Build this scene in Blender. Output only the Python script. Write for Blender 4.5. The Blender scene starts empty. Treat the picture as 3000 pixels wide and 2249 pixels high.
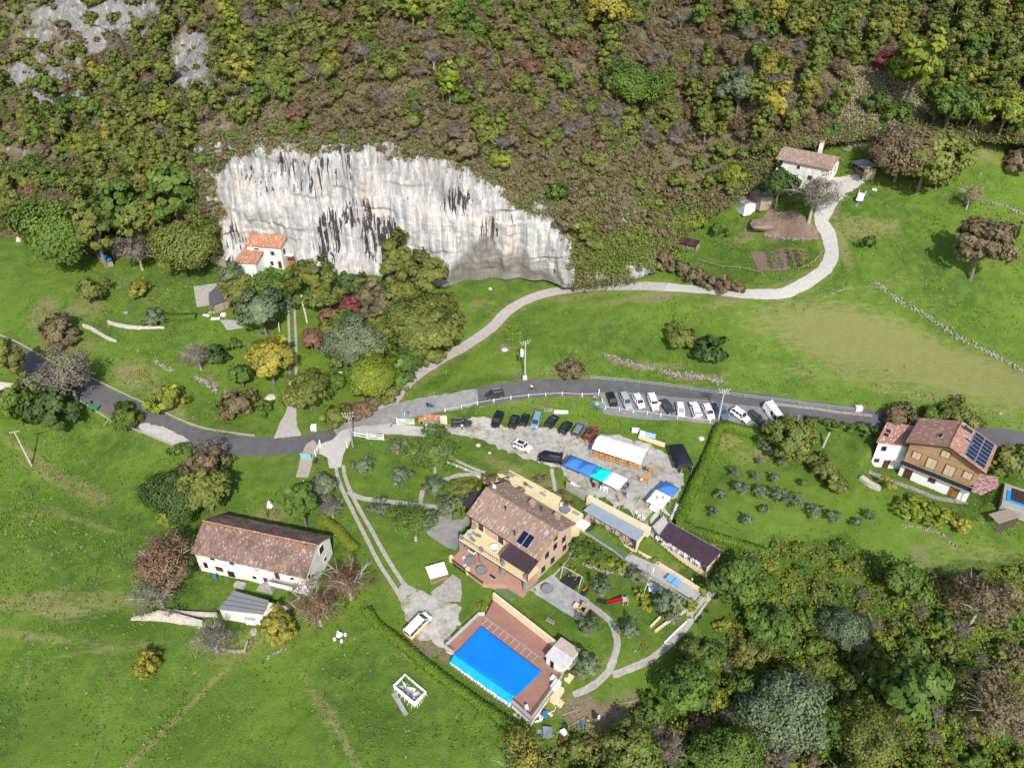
import bpy, math, random
import numpy as np
from mathutils import Vector, Matrix
from mathutils.geometry import delaunay_2d_cdt
from mathutils.bvhtree import BVHTree
R=math.radians
random.seed(7); rng=np.random.default_rng(7)
sc=bpy.context.scene
# ---------------------------------------------------------------- camera, light, exposure
CH,CF,CT=99.0,2100.0,R(35)
cam=bpy.data.objects.new('camera',bpy.data.cameras.new('camera')); sc.collection.objects.link(cam)
cam.location=(0,0,CH); cam.rotation_euler=(R(90)-CT,0,0)
cam.data.sensor_width=36; cam.data.lens=CF/3000*36; cam.data.clip_start=.5; cam.data.clip_end=3000
sc.camera=cam
w=bpy.data.worlds.new('World'); sc.world=w; w.use_nodes=True
nt=w.node_tree; sky=nt.nodes.new('ShaderNodeTexSky'); sky.sky_type='NISHITA'; sky.sun_disc=False
SUN_EL=R(40); SUN_AZ=R(171)      # the sun stands behind the camera
sky.sun_elevation=SUN_EL; sky.sun_rotation=SUN_AZ; sky.air_density=1; sky.dust_density=1.5
nt.links.new(sky.outputs[0],nt.nodes['Background'].inputs[0]); nt.nodes['Background'].inputs[1].default_value=.15
sl=bpy.data.lights.new('sun','SUN'); sl.energy=3.5; sl.angle=R(.53); sl.color=(1,.95,.87)
so=bpy.data.objects.new('sun',sl); sc.collection.objects.link(so)
so.rotation_euler=(R(90)-SUN_EL,0,R(9)); so.location=(0,-50,200)
sc.view_settings.view_transform='Standard'; sc.view_settings.look='None'; sc.view_settings.gamma=1
sc.view_settings.exposure=.5
# ---------------------------------------------------------------- helpers
def link(o,parent=None):
    sc.collection.objects.link(o)
    if parent is not None: o.parent=parent
    return o
def tag(o,label=None,cat=None,group=None,kind=None):
    if label: o['label']=label
    if cat: o['category']=cat
    if group: o['group']=group
    if kind: o['kind']=kind
    return o
def thing(name,label,cat,loc=(0,0,0),rz=0,group=None):
    o=bpy.data.objects.new(name,None); o.empty_display_size=.3; link(o)
    o.location=loc; o.rotation_euler=(0,0,rz); return tag(o,label,cat,group)
def copy_tree(o,parent=None):
    c=o.copy(); link(c,parent)
    for ch in o.children: copy_tree(ch,c)
    return c
def rayd(u,v):
    x=(u-1500)/CF; y=-(v-1124.5)/CF
    return np.array((x, math.cos(CT)+y*math.sin(CT), -math.sin(CT)+y*math.cos(CT)))
def at(u,v,z):
    d=rayd(u,v); t=(z-CH)/d[2]; return Vector((d[0]*t,d[1]*t,z))
def atY(u,v,Y):
    d=rayd(u,v); t=Y/d[1]; return Vector((d[0]*t,Y,CH+d[2]*t))
def proj(x,y,z):
    dz=z-CH; dep=y*math.cos(CT)-dz*math.sin(CT); up=y*math.sin(CT)+dz*math.cos(CT)
    return 1500+CF*x/dep, 1124.5-CF*up/dep
def c6(X,Y):return(1150+X/2.949,1050+Y/2.949)
def c7(X,Y):return(1650+X/2.949,1100+Y/2.949)
def cch(X,Y):return(2250+X/2.949,1100+Y/2.949)
def c8(X,Y):return(1150+X/2.949,1600+Y/2.949)
def c9(X,Y):return(1600+X/3.685,1500+Y/3.685)
def cf(X,Y):return(350+X/2.949,1400+Y/2.949)
def cu(X,Y):return(1950+X/2.949,350+Y/2.949)
def c4(X,Y):return(X/2.949,650+Y/2.949)
def c5(X,Y):return(550+X/2.949,650+Y/2.949)
def hsh(ix,iy,s):
    n=(ix.astype(np.int64)*374761393+iy.astype(np.int64)*668265263+s*1442695041)&0xffffffff
    n=((n^(n>>13))*1274126177)&0xffffffff
    return ((n^(n>>16))&0xffff)/65535.0
def vnoise(x,y,s=0):
    x=np.asarray(x,float); y=np.asarray(y,float)
    ix=np.floor(x); iy=np.floor(y); fx=x-ix; fy=y-iy; fx=fx*fx*(3-2*fx); fy=fy*fy*(3-2*fy)
    a=hsh(ix,iy,s);b=hsh(ix+1,iy,s);c=hsh(ix,iy+1,s);d=hsh(ix+1,iy+1,s)
    return (a*(1-fx)+b*fx)*(1-fy)+(c*(1-fx)+d*fx)*fy-.5
def fbm(x,y,s=0,o=4):
    r=0;a=1
    for k in range(o):
        r=r+a*vnoise(x*2**k,y*2**k,s+k*17); a*=.5
    return r
def inpoly(px,py,poly):
    px=np.asarray(px);py=np.asarray(py); r=np.zeros(px.shape,bool); n=len(poly)
    for i in range(n):
        x1,y1=poly[i][:2];x2,y2=poly[(i+1)%n][:2]
        if y1==y2: continue
        c=((y1>py)!=(y2>py))&(px<(x2-x1)*(py-y1)/(y2-y1)+x1); r^=c
    return r
def segdist(px,py,pts,closed=False):
    d=np.full(np.shape(px),1e9); n=len(pts)
    for i in range(n if closed else n-1):
        ax,ay=pts[i][:2];bx,by=pts[(i+1)%n][:2]; dx,dy=bx-ax,by-ay; L=dx*dx+dy*dy+1e-9
        t=np.clip(((px-ax)*dx+(py-ay)*dy)/L,0,1); d=np.minimum(d,np.hypot(px-ax-t*dx,py-ay-t*dy))
    return d
# ---------------------------------------------------------------- materials
MATS={}
def mat(name,col,col2=None,rough=.85,scale=3.,bump=0.,bscale=None,detail=4,stretch=None,spec=.3,metal=0,contrast=1.,objrand=0,vary=.12,coords='Object'):
    """principled material with noise mixing two real surface colours, fine relief and a little large-scale wear"""
    if name in MATS: return MATS[name]
    m=bpy.data.materials.new(name); m.use_nodes=True; t=m.node_tree; N=t.nodes; L=t.links; b=N['Principled BSDF']
    b.inputs['Roughness'].default_value=rough; b.inputs['Metallic'].default_value=metal; b.inputs['Specular IOR Level'].default_value=spec
    tc=N.new('ShaderNodeTexCoord'); mp=N.new('ShaderNodeMapping'); L.new(tc.outputs[coords],mp.inputs[0])
    if stretch: mp.inputs['Scale'].default_value=stretch
    n=N.new('ShaderNodeTexNoise'); n.inputs['Scale'].default_value=scale; n.inputs['Detail'].default_value=detail; n.inputs['Roughness'].default_value=.65
    L.new(mp.outputs[0],n.inputs['Vector'])
    cr=N.new('ShaderNodeValToRGB'); L.new(n.outputs['Fac'],cr.inputs[0])
    c2=col2 or tuple(max(0,c*(1-vary*2)) for c in col)
    h=.22/contrast; cr.color_ramp.elements[0].position=max(0,.5-h); cr.color_ramp.elements[1].position=min(1,.5+h)
    cr.color_ramp.elements[0].color=(*c2,1); cr.color_ramp.elements[1].color=(*col,1)
    out=cr.outputs[0]
    if objrand:
        oi=N.new('ShaderNodeObjectInfo'); hv=N.new('ShaderNodeHueSaturation'); mr=N.new('ShaderNodeMapRange')
        mr.inputs['To Min'].default_value=1-objrand; mr.inputs['To Max'].default_value=1+objrand
        L.new(oi.outputs['Random'],mr.inputs[0]); L.new(mr.outputs[0],hv.inputs['Value']); L.new(out,hv.inputs['Color']); out=hv.outputs[0]
    L.new(out,b.inputs['Base Color'])
    if bump:
        n2=N.new('ShaderNodeTexNoise'); n2.inputs['Scale'].default_value=bscale or scale*3; n2.inputs['Detail'].default_value=5; L.new(mp.outputs[0],n2.inputs['Vector'])
        bp=N.new('ShaderNodeBump'); bp.inputs['Strength'].default_value=1; bp.inputs['Distance'].default_value=bump; L.new(n2.outputs['Fac'],bp.inputs['Height']); L.new(bp.outputs[0],b.inputs['Normal'])
    MATS[name]=m; return m
def leafmat(name,ca,cb,cc=None):
    """foliage: per-tree random mix of two leaf colours, times a per-leaf tint stored on the mesh"""
    if name in MATS: return MATS[name]
    m=bpy.data.materials.new(name); m.use_nodes=True; t=m.node_tree; N=t.nodes; L=t.links; b=N['Principled BSDF']
    b.inputs['Roughness'].default_value=.6; b.inputs['Specular IOR Level'].default_value=.25
    oi=N.new('ShaderNodeObjectInfo'); at_=N.new('ShaderNodeAttribute'); at_.attribute_name='tint'
    sp=N.new('ShaderNodeSeparateColor'); L.new(at_.outputs['Color'],sp.inputs[0])
    mx=N.new('ShaderNodeMix'); mx.data_type='RGBA'; L.new(oi.outputs['Random'],mx.inputs[0]); mx.inputs[6].default_value=(*ca,1); mx.inputs[7].default_value=(*cb,1)
    mx2=N.new('ShaderNodeMix'); mx2.data_type='RGBA'; L.new(sp.outputs[1],mx2.inputs[0]); L.new(mx.outputs[2],mx2.inputs[6]); mx2.inputs[7].default_value=(*(cc or tuple(c*1.3 for c in cb)),1)
    hv=N.new('ShaderNodeHueSaturation'); mr=N.new('ShaderNodeMapRange'); mr.inputs['To Min'].default_value=.8; mr.inputs['To Max'].default_value=1.7
    L.new(sp.outputs[0],mr.inputs[0]); L.new(mr.outputs[0],hv.inputs['Value']); L.new(mx2.outputs[2],hv.inputs['Color'])
    L.new(hv.outputs[0],b.inputs['Base Color'])
    tr=N.new('ShaderNodeBsdfTranslucent'); L.new(hv.outputs[0],tr.inputs[0]); ms=N.new('ShaderNodeMixShader'); ms.inputs[0].default_value=.34
    L.new(b.outputs[0],ms.inputs[1]); L.new(tr.outputs[0],ms.inputs[2]); L.new(ms.outputs[0],N['Material Output'].inputs['Surface'])
    MATS[name]=m; return m
# ---------------------------------------------------------------- mesh builders
class MB:
    def __init__(s): s.v=[];s.f=[];s.m=[]
    def poly(s,pts,m=0):
        k=len(s.v); s.v+= [tuple(p) for p in pts]; s.f.append(tuple(range(k,k+len(pts)))); s.m.append(m); return s
    def hexa(s,b,t,m=0):
        """solid between bottom ring b and top ring t (same length, counter-clockwise)"""
        k=len(s.v); n=len(b); s.v+=[tuple(p) for p in b]+[tuple(p) for p in t]
        s.f.append(tuple(range(k+n-1,k-1,-1))); s.f.append(tuple(range(k+n,k+2*n)))
        for i in range(n): j=(i+1)%n; s.f.append((k+i,k+j,k+n+j,k+n+i))
        s.m+=[m]*(n+2); return s
    def box(s,x0,y0,z0,x1,y1,z1,m=0):
        return s.hexa([(x0,y0,z0),(x1,y0,z0),(x1,y1,z0),(x0,y1,z0)],[(x0,y0,z1),(x1,y0,z1),(x1,y1,z1),(x0,y1,z1)],m)
    def cbox(s,cx,cy,cz,sx,sy,sz,rz=0,m=0):
        c,n=math.cos(rz),math.sin(rz); P=[]
        for z in (cz-sz/2,cz+sz/2): P.append([(cx+c*a*sx/2-n*b*sy/2,cy+n*a*sx/2+c*b*sy/2,z) for a,b in((-1,-1),(1,-1),(1,1),(-1,1))])
        return s.hexa(P[0],P[1],m)
    def prism(s,poly,z0,z1,m=0):
        return s.hexa([(p[0],p[1],z0) for p in poly],[(p[0],p[1],z1) for p in poly],m)
    def slab(s,p,th,m=0):
        """thick plate from a top face (list of 3D points, ccw from above), extruded down its normal"""
        a,b,c=Vector(p[0]),Vector(p[1]),Vector(p[2]); n=(b-a).cross(c-a).normalized()
        if n.z<0: p=list(reversed(p)); n=-n
        return s.hexa([tuple(Vector(q)-n*th) for q in p],[tuple(q) for q in p],m)
    def bar(s,a,b,w,h=None,m=0):
        h=h or w; a=Vector(a);b=Vector(b); d=(b-a).normalized(); u=d.cross(Vector((0,0,1)))
        if u.length<.01: u=Vector((1,0,0))
        u.normalize(); v=u.cross(d)
        q=[u*w/2*i+v*h/2*j for i,j in((-1,-1),(1,-1),(1,1),(-1,1))]
        return s.hexa([tuple(a+k) for k in q],[tuple(b+k) for k in q],m)
    def tube(s,pts,rad,n=6,m=0):
        pts=[Vector(p) for p in pts]; rad=rad if isinstance(rad,(list,tuple)) else [rad]*len(pts); k=len(s.v)
        for i,p in enumerate(pts):
            d=(pts[min(i+1,len(pts)-1)]-pts[max(i-1,0)]).normalized(); u=d.orthogonal().normalized() if abs(d.z)<.95 else Vector((1,0,0)); u=(u-d*u.dot(d)).normalized(); v=d.cross(u)
            for j in range(n): a=2*math.pi*j/n; s.v.append(tuple(p+(u*math.cos(a)+v*math.sin(a))*rad[i]))
        for i in range(len(pts)-1):
            for j in range(n): s.f.append((k+i*n+j,k+i*n+(j+1)%n,k+(i+1)*n+(j+1)%n,k+(i+1)*n+j)); s.m.append(m)
        s.f.append(tuple(range(k+n-1,k-1,-1))); s.f.append(tuple(range(k+(len(pts)-1)*n,k+len(pts)*n))); s.m+=[m,m]; return s
    def cyl(s,x,y,z0,z1,r,r2=None,n=12,m=0):
        r2=r if r2 is None else r2
        return s.hexa([(x+r*math.cos(2*math.pi*i/n),y+r*math.sin(2*math.pi*i/n),z0) for i in range(n)],[(x+r2*math.cos(2*math.pi*i/n),y+r2*math.sin(2*math.pi*i/n),z1) for i in range(n)],m)
    def xf(s,M): s.v=[tuple(M@Vector(p)) for p in s.v]; return s
    def mesh(s,name,mats):
        me=bpy.data.meshes.new(name); me.from_pydata(s.v,[],s.f)
        for x in (mats if isinstance(mats,(list,tuple)) else [mats]): me.materials.append(x)
        me.polygons.foreach_set('material_index',s.m); me.update(); return me
    def build(s,name,mats,parent=None,label=None,smooth=False,bevel=0):
        me=s.mesh(name,mats); o=link(bpy.data.objects.new(name,me),parent)
        if smooth: me.polygons.foreach_set('use_smooth',[True]*len(me.polygons))
        if bevel:
            b=o.modifiers.new('bevel','BEVEL'); b.width=bevel; b.segments=2; b.limit_method='ANGLE'
        if label: o['label']=label
        return o
def npmesh(name,V,F,mats,smooth=False,attr=None,midx=None):
    V=np.ascontiguousarray(V,np.float32); F=np.ascontiguousarray(F,np.int32); me=bpy.data.meshes.new(name); k=F.shape[1]
    me.vertices.add(len(V)); me.vertices.foreach_set('co',V.ravel())
    me.loops.add(F.size); me.loops.foreach_set('vertex_index',F.ravel())
    me.polygons.add(len(F)); me.polygons.foreach_set('loop_start',np.arange(0,F.size,k,dtype=np.int32))
    if smooth: me.polygons.foreach_set('use_smooth',np.ones(len(F),bool))
    for x in (mats if isinstance(mats,(list,tuple)) else [mats]): me.materials.append(x)
    if midx is not None: me.polygons.foreach_set('material_index',midx)
    me.update(calc_edges=True)
    for nm,A in (attr or {}).items():
        a=me.attributes.new(nm,'FLOAT_COLOR','POINT'); a.data.foreach_set('color',np.ascontiguousarray(A,np.float32).ravel())
    return me
# ---------------------------------------------------------------- lie of the land
CP=[(-300,2400,-17),(0,2249,-15),(700,2249,-13.5),(1300,2249,-12),(1600,2230,-11.5),(2000,2249,-13),(2500,2249,-16),(3000,2249,-18),(3400,2400,-20),(1500,2500,-15),
(0,1900,-11),(400,1950,-10.5),(700,1900,-9),(900,2000,-10),(1200,2070,-10.5),(1100,1800,-7.5),(1500,2150,-10),(1700,2080,-9.5),
(0,1600,-6),(300,1650,-6.5),(700,1800,-7.5),(900,1650,-6),(980,1520,-4),(550,1500,-5),(620,1700,-6.5),
(0,1300,-1),(300,1300,-2.5),(600,1380,-2.5),(850,1400,-1.5),(-200,1350,-1),
(-200,920,10),(0,1010,7),(200,1110,4.5),(400,1215,2.5),(650,1305,1),(860,1300,.8),(1000,1275,1),(1170,1205,2.5),(1450,1150,4),(1700,1130,4.6),(2000,1150,4.8),(2300,1190,4.5),(2600,1235,4),(3000,1290,3),(3300,1320,2.5),
(1300,1240,.8),(1500,1240,.4),(1700,1280,0),(1900,1330,0),(1960,1440,0),(1850,1500,0),(1560,1330,0),(1350,1275,.5),
(1080,1230,1),(2000,1210,4.1),(2150,1225,4.1),(2280,1240,3.9),(1950,1240,2.6),
(1020,1330,0),(1060,1400,-1.2),(1120,1470,-2.5),(1250,1350,-1),(1200,1600,-5),(1270,1550,-4.6),(1350,1400,-2),(1050,1600,-4.5),(1200,1740,-6.6),
(1400,1560,-4.8),(1600,1480,-3.4),(1500,1600,-5),(1650,1600,-4.5),(1750,1600,-4),
(1700,1750,-5.8),(1800,1900,-7),(1650,1950,-7.8),(1900,1700,-5),(2000,1850,-8),(2110,1700,-5),(1650,1800,-6),(1280,1800,-7),(1300,1900,-8),
(2080,1350,0),(2300,1300,1),(2200,1500,-2.2),(2050,1540,-2.5),(2400,1450,-1.6),(2500,1380,0),(2650,1520,-1.5),(2900,1550,-2.5),(3200,1550,-3),(2250,1600,-5),
(2560,1340,1.5),(2800,1420,.4),
(2300,1700,-9),(2600,1700,-8),(3000,1700,-6.5),(2200,1900,-12.5),(2600,1950,-14),(3000,2000,-13),(1900,2120,-11.5),
(1100,1130,3.8),(1170,1165,3.2),(1230,1090,5),(1330,1020,7),(1450,940,9.5),(1570,870,12),(1700,845,14),(1900,842,16.5),(2100,852,18.5),(2250,860,20),(2330,838,21.5),(2390,790,24),(2430,720,27),(2425,650,30.5),(2390,600,33),(2430,550,35),(2500,520,37),
(1450,1090,6),(1700,1000,9),(1700,1080,6.3),(2000,1000,10.5),(2000,1090,7),(2300,1000,13),(2300,1130,7),(2600,1000,14),(2600,1150,7.5),(3000,1000,13),(3000,1200,6),(3400,1000,13),(2600,850,22),(3000,850,20),(2700,700,28),(3000,700,27),(2600,560,35),(3000,550,34),(2900,430,42),(2600,450,40),(3300,500,38),
(2100,780,19.8),(2250,790,22),(2300,680,26.5),(2150,640,26),(2200,600,29),(2350,620,31.5),(2000,720,21),
(-200,700,16),(0,900,10),(0,750,14),(300,850,13),(300,950,9.5),(300,1080,6),(600,950,10.5),(600,1100,5.5),(700,1200,2),(850,900,11.5),(850,1050,7.5),(1000,1000,8.5),(1000,1150,4),(1150,900,11),(1300,870,12.5),(1100,820,14.5),(700,800,15),(400,800,14.3),(600,830,14),
(0,1200,2),(200,1200,2),(400,1300,-.5)]
C=np.array([at(*p) for p in CP])
far=[(-260,60,-8),(-260,160,9),(-260,230,16),(260,60,-14),(260,130,4),(260,180,36),(0,10,-20),(-150,10,-20),(150,10,-24),(0,190,19),(-60,215,17),(100,235,47),(200,240,48),(-140,230,17),(60,205,40)]
C=np.vstack([C,np.array(far,float)])
def rbf_fit(C,lam=.02):
    n=len(C); X=C[:,:2]/60; r=np.hypot(X[:,None,0]-X[None,:,0],X[:,None,1]-X[None,:,1]); K=np.where(r>0,r*r*np.log(r+1e-12),0)+np.eye(n)*lam*.02
    P=np.hstack([np.ones((n,1)),X]); A=np.block([[K,P],[P.T,np.zeros((3,3))]]); s=np.linalg.solve(A,np.concatenate([C[:,2],np.zeros(3)])); return X,s
RX,RS=rbf_fit(C)
def rbf(x,y):
    sh=np.shape(x); q=np.stack([np.ravel(x),np.ravel(y)],1)/60; o=np.empty(len(q))
    for i in range(0,len(q),20000):
        p=q[i:i+20000]; r=np.hypot(p[:,None,0]-RX[None,:,0],p[:,None,1]-RX[None,:,1]); K=np.where(r>1e-9,r*r*np.log(r+1e-12),0)
        o[i:i+20000]=K@RS[:-3]+RS[-3]+p@RS[-2:]
    return o.reshape(sh)
GX0,GX1,GY0,GY1,GS=-200.,200.,20.,250.,1.
gx=np.arange(GX0,GX1+GS,GS); gy=np.arange(GY0,GY1+GS,GS)
GZ=rbf(*np.meshgrid(gx,gy))
def hz_raw(x,y):
    x=np.clip(np.asarray(x,float),GX0,GX1-.01); y=np.clip(np.asarray(y,float),GY0,GY1-.01)
    fx=(x-GX0)/GS; fy=(y-GY0)/GS; ix=fx.astype(int); iy=fy.astype(int); fx=fx-ix; fy=fy-iy
    return (GZ[iy,ix]*(1-fx)+GZ[iy,ix+1]*fx)*(1-fy)+(GZ[iy+1,ix]*(1-fx)+GZ[iy+1,ix+1]*fx)*fy
PADS=[]   # (world polygon, z, blend)
def pad(px,z,bl=1.5,zz=None):
    PADS.append(([tuple(at(*p,z))[:2] for p in px],z,bl))
pad([c8(500,60),c8(1180,400),c8(1560,60),c6(1700,1500),c6(1560,1400),c6(700,1330)],-5.1,1.2)               # main house
pad([c8(850,330),c8(1115,400),c8(1420,830),c8(1500,1090)],-6.1,1.5)
pad([cf(600,760),cf(1600,1010),cf(1850,600),cf(860,400)],-6.2,2)                                     # farmhouse
PADS.append(([(73.5,110.5),(89.2,98.2),(95.2,106.4),(80.5,117.5)],-1.7,2.2))        # chalet
pad([cf(860,1290),cf(1260,1320),cf(1460,1200),cf(1300,1080),cf(900,1130)],-8,1.5)
pad([c5(380,390),c5(820,400),c5(960,350),c5(860,200),c5(450,220)],15.5,2)
pad([c9(930,420),c9(1710,860),c9(1600,985),c9(845,505)],-4.3,.8)
pad([c9(350,150),c9(930,420),c9(845,505),c9(400,220)],-4.3,.8)
for pa_,pb_,dp_,zf_,zp_ in((c9(395,72),c9(955,398),3.5,-4.1,-4.7),(c9(1065,250),c9(1720,668),4.2,-3.3,-4.0)):
    a=at(*pa_,zf_).xy; b=at(*pb_,zf_).xy; n=(b-a).normalized(); n=Vector((-n.y,n.x))*dp_; PADS.append(([tuple(a),tuple(b),tuple(b+n),tuple(a+n)],zp_,.5))
pad([c8(450,880),c8(1200,1500),c8(1480,1110),c8(1420,870),c8(875,440),c8(800,600),c8(745,600)],-8.2,.35)
def hz(x,y):
    z=hz_raw(x,y); x=np.asarray(x,float); y=np.asarray(y,float)
    for P,pz,bl in PADS:
        a=np.array(P); 
        if np.ndim(x)==0:
            if not(a[:,0].min()-bl<x<a[:,0].max()+bl and a[:,1].min()-bl<y<a[:,1].max()+bl): continue
        d=np.where(inpoly(x,y,P),0,segdist(x,y,P,True)); t=np.clip(1-d/bl,0,1); t=t*t*(3-2*t); z=z*(1-t)+pz*t
    return z
def G(u,v,lift=0):
    """point of the open ground seen at photo pixel u,v"""
    d=rayd(u,v); t=60.; s=1.0; 
    while t<420:
        if CH+d[2]*t<hz_raw(d[0]*t,d[1]*t)+.0: break
        t+=2.
    a,b=t-2.,t
    for _ in range(14):
        m=(a+b)/2
        if CH+d[2]*m<float(hz(d[0]*m,d[1]*m)): b=m
        else: a=m
    x,y=d[0]*b,d[1]*b; return Vector((x,y,float(hz(x,y))+lift))
HARD=[]   # world outlines of hard surfaces: the turf stays flat there
# ---------------------------------------------------------------- sheets and ribbons laid on the ground
def densify(P,step,closed=True,smooth=False):
    P=[tuple(p[:2]) for p in P]
    if smooth:
        n=len(P); Q=[]
        for i in range(n if closed else n-1):
            g=lambda k:np.array(P[k%n] if closed else P[min(max(k,0),n-1)])
            p0,p1,p2,p3=g(i-1),g(i),g(i+1),g(i+2)
            for k in range(8):
                t=k/8; Q.append(tuple(.5*((2*p1)+(-p0+p2)*t+(2*p0-5*p1+4*p2-p3)*t*t+(-p0+3*p1-3*p2+p3)*t**3)))
        if not closed: Q.append(P[-1])
        P=Q
    out=[]; n=len(P)
    for i in range(n if closed else n-1):
        a,b=P[i],P[(i+1)%n]; k=max(1,int(math.hypot(b[0]-a[0],b[1]-a[1])/step))
        out+=[(a[0]+(b[0]-a[0])*j/k,a[1]+(b[1]-a[1])*j/k) for j in range(k)]
    if not closed: out.append(P[-1])
    return out
def sheet(name,world,m,lift=.06,res=.8,edge=0,smooth=False,z=None,kind='structure',parent=None,hard=True,seed=0):
    B=densify(world,.35 if edge else .8,True,smooth)
    if edge: B=[(x+edge*2*float(fbm(x*.7,y*.7,seed+3)),y+edge*2*float(fbm(x*.7,y*.7,seed+31))) for x,y in B]
    a=np.array(B); xs=np.arange(a[:,0].min(),a[:,0].max(),res); ys=np.arange(a[:,1].min(),a[:,1].max(),res); X,Y=np.meshgrid(xs,ys)
    X=X+(rng.random(X.shape)-.5)*.2*res; k=inpoly(X,Y,B)&(segdist(X,Y,B,True)>res*.4)
    pts=[Vector(p) for p in B]+[Vector(p) for p in zip(X[k],Y[k])]; nb=len(B)
    v,e,f,*_=delaunay_2d_cdt(pts,[],[list(range(nb))],1,1e-5)
    v=np.array([tuple(p) for p in v]); zz=(hz(v[:,0],v[:,1]) if z is None else np.full(len(v),float(z)))+lift+.035
    me=bpy.data.meshes.new(name); me.from_pydata(np.column_stack([v,zz]).tolist(),[],[tuple(q) for q in f]); me.materials.append(m); me.update()
    if me.polygons and me.polygons[0].normal.z<0: me.flip_normals()
    me.polygons.foreach_set('use_smooth',[True]*len(me.polygons))
    o=link(bpy.data.objects.new(name,me),parent)
    if parent is None and kind: o['kind']=kind
    if hard: HARD.append((B,.6))
    return o
def ribbon(name,line,width,m,lift=.05,nw=5,kind='structure',closed=False,crown=0,edge=0,parent=None,smooth=True,hard=True):
    L=densify(line,.8,closed,smooth); n=len(L); a=np.array(L); w_=np.interp(np.linspace(0,1,n),np.linspace(0,1,len(width)),width) if isinstance(width,(list,tuple)) else np.full(n,float(width))
    d=np.gradient(a,axis=0); d/=np.linalg.norm(d,axis=1)[:,None]+1e-9; nn=np.column_stack([-d[:,1],d[:,0]]); V=[]
    for j in range(nw):
        s=(j/(nw-1)-.5); off=w_*s
        if edge and j in(0,nw-1): off=off+edge*2*fbm(a[:,0]*.8,a[:,1]*.8,5+j,2)
        p=a+nn*off[:,None]; V.append(np.column_stack([p,hz(p[:,0],p[:,1])+lift]))
    V=np.stack(V,1).reshape(-1,3); F=[]
    idx=np.arange((n-1)*nw).reshape(n-1,nw)[:,:-1].ravel(); F=np.column_stack([idx,idx+nw,idx+nw+1,idx+1])
    me=npmesh(name,V,F,m,True); 
    if me.polygons[0].normal.z<0: me.flip_normals()
    o=link(bpy.data.objects.new(name,me),parent)
    if parent is None and kind:o['kind']=kind
    if hard: HARD.append((a,('line',float(w_.max())/2+.3)))
    return o
# ---------------------------------------------------------------- surface materials
def ground_mat():
    m=bpy.data.materials.new('meadow_grass'); m.use_nodes=True; t=m.node_tree; N=t.nodes; L=t.links; b=N['Principled BSDF']
    b.inputs['Roughness'].default_value=.9; b.inputs['Specular IOR Level'].default_value=.15
    tc=N.new('ShaderNodeTexCoord')
    def noise(s,d=5,r=.6,st=None):
        n=N.new('ShaderNodeTexNoise'); n.inputs['Scale'].default_value=s; n.inputs['Detail'].default_value=d; n.inputs['Roughness'].default_value=r
        if st:
            mp=N.new('ShaderNodeMapping'); mp.inputs['Scale'].default_value=st[:3]; mp.inputs['Rotation'].default_value=(0,0,R(st[3])); L.new(tc.outputs['Object'],mp.inputs[0]); L.new(mp.outputs[0],n.inputs['Vector'])
        else: L.new(tc.outputs['Object'],n.inputs['Vector'])
        return n.outputs['Fac']
    def ramp(f,a,ca,b_,cb):
        r=N.new('ShaderNodeValToRGB'); L.new(f,r.inputs[0]); e=r.color_ramp.elements; e[0].position=a;e[1].position=b_; e[0].color=(*ca,1);e[1].color=(*cb,1); return r.outputs[0]
    def mix(f,a,b_,mode='MIX'):
        x=N.new('ShaderNodeMix'); x.data_type='RGBA'; x.blend_type=mode
        for s,v in((0,f),(6,a),(7,b_)):
            if isinstance(v,(float,int)): x.inputs[s].default_value=v
            elif isinstance(v,tuple): x.inputs[s].default_value=(*v,1)
            else: L.new(v,x.inputs[s])
        return x.outputs[2]
    def math_(op,a,b_,c=None,clamp=True):
        x=N.new('ShaderNodeMath'); x.operation=op; x.use_clamp=clamp
        for i,v in enumerate((a,b_,c)):
            if v is None: continue
            if isinstance(v,(float,int)): x.inputs[i].default_value=v
            else: L.new(v,x.inputs[i])
        return x.outputs[0]
    big=noise(.045,4); mid=noise(.35,5,.7); fine=noise(2.6,6,.8); st=noise(1.,5,.7,(.35,1.6,1,20))
    g=mix(ramp(big,.38,(0,0,0),.62,(1,1,1)),(.060,.118,.019),(.122,.200,.026))
    g=mix(math_('MULTIPLY',ramp(mid,.42,(0,0,0),.7,(1,1,1)),.75),g,(.175,.25,.034))
    g=mix(ramp(fine,.3,(0,0,0),.7,(1,1,1)),mix(.5,g,(.045,.085,.009)),g)
    at_=N.new('ShaderNodeAttribute'); at_.attribute_name='zone'; sp=N.new('ShaderNodeSeparateColor'); L.new(at_.outputs['Color'],sp.inputs[0])
    dry=math_('SMOOTHSTEP',0,1) if False else None
    def thr(ch,n,k=1.6,off=.5):
        a=math_('ADD',ch,math_('MULTIPLY',math_('SUBTRACT',n,.5,clamp=False),k,clamp=False),clamp=False); return math_('MULTIPLY',math_('SUBTRACT',a,off-.18,clamp=False),2.8)
    straw=mix(fine,(.135,.14,.045),(.26,.245,.10)); soil=mix(fine,(.11,.075,.045),(.30,.23,.165))
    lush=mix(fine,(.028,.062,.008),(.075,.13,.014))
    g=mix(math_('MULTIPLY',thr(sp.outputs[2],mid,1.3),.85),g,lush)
    g=mix(math_('MULTIPLY',thr(sp.outputs[0],st,1.5),.8),g,straw)
    g=mix(thr(sp.outputs[1],mid,1.4),g,soil)
    g=mix(math_('MULTIPLY',ramp(noise(.12,3),.5,(0,0,0),.75,(1,1,1)),.15),g,mix(fine,(.10,.10,.03),(.2,.19,.07)))
    L.new(g,b.inputs['Base Color'])
    bp=N.new('ShaderNodeBump'); bp.inputs['Distance'].default_value=.5; bp.inputs['Strength'].default_value=.9
    L.new(mix(.5,noise(1.1,6,.75),noise(5.,3)),bp.inputs['Height']); L.new(bp.outputs[0],b.inputs['Normal'])
    return m
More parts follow.
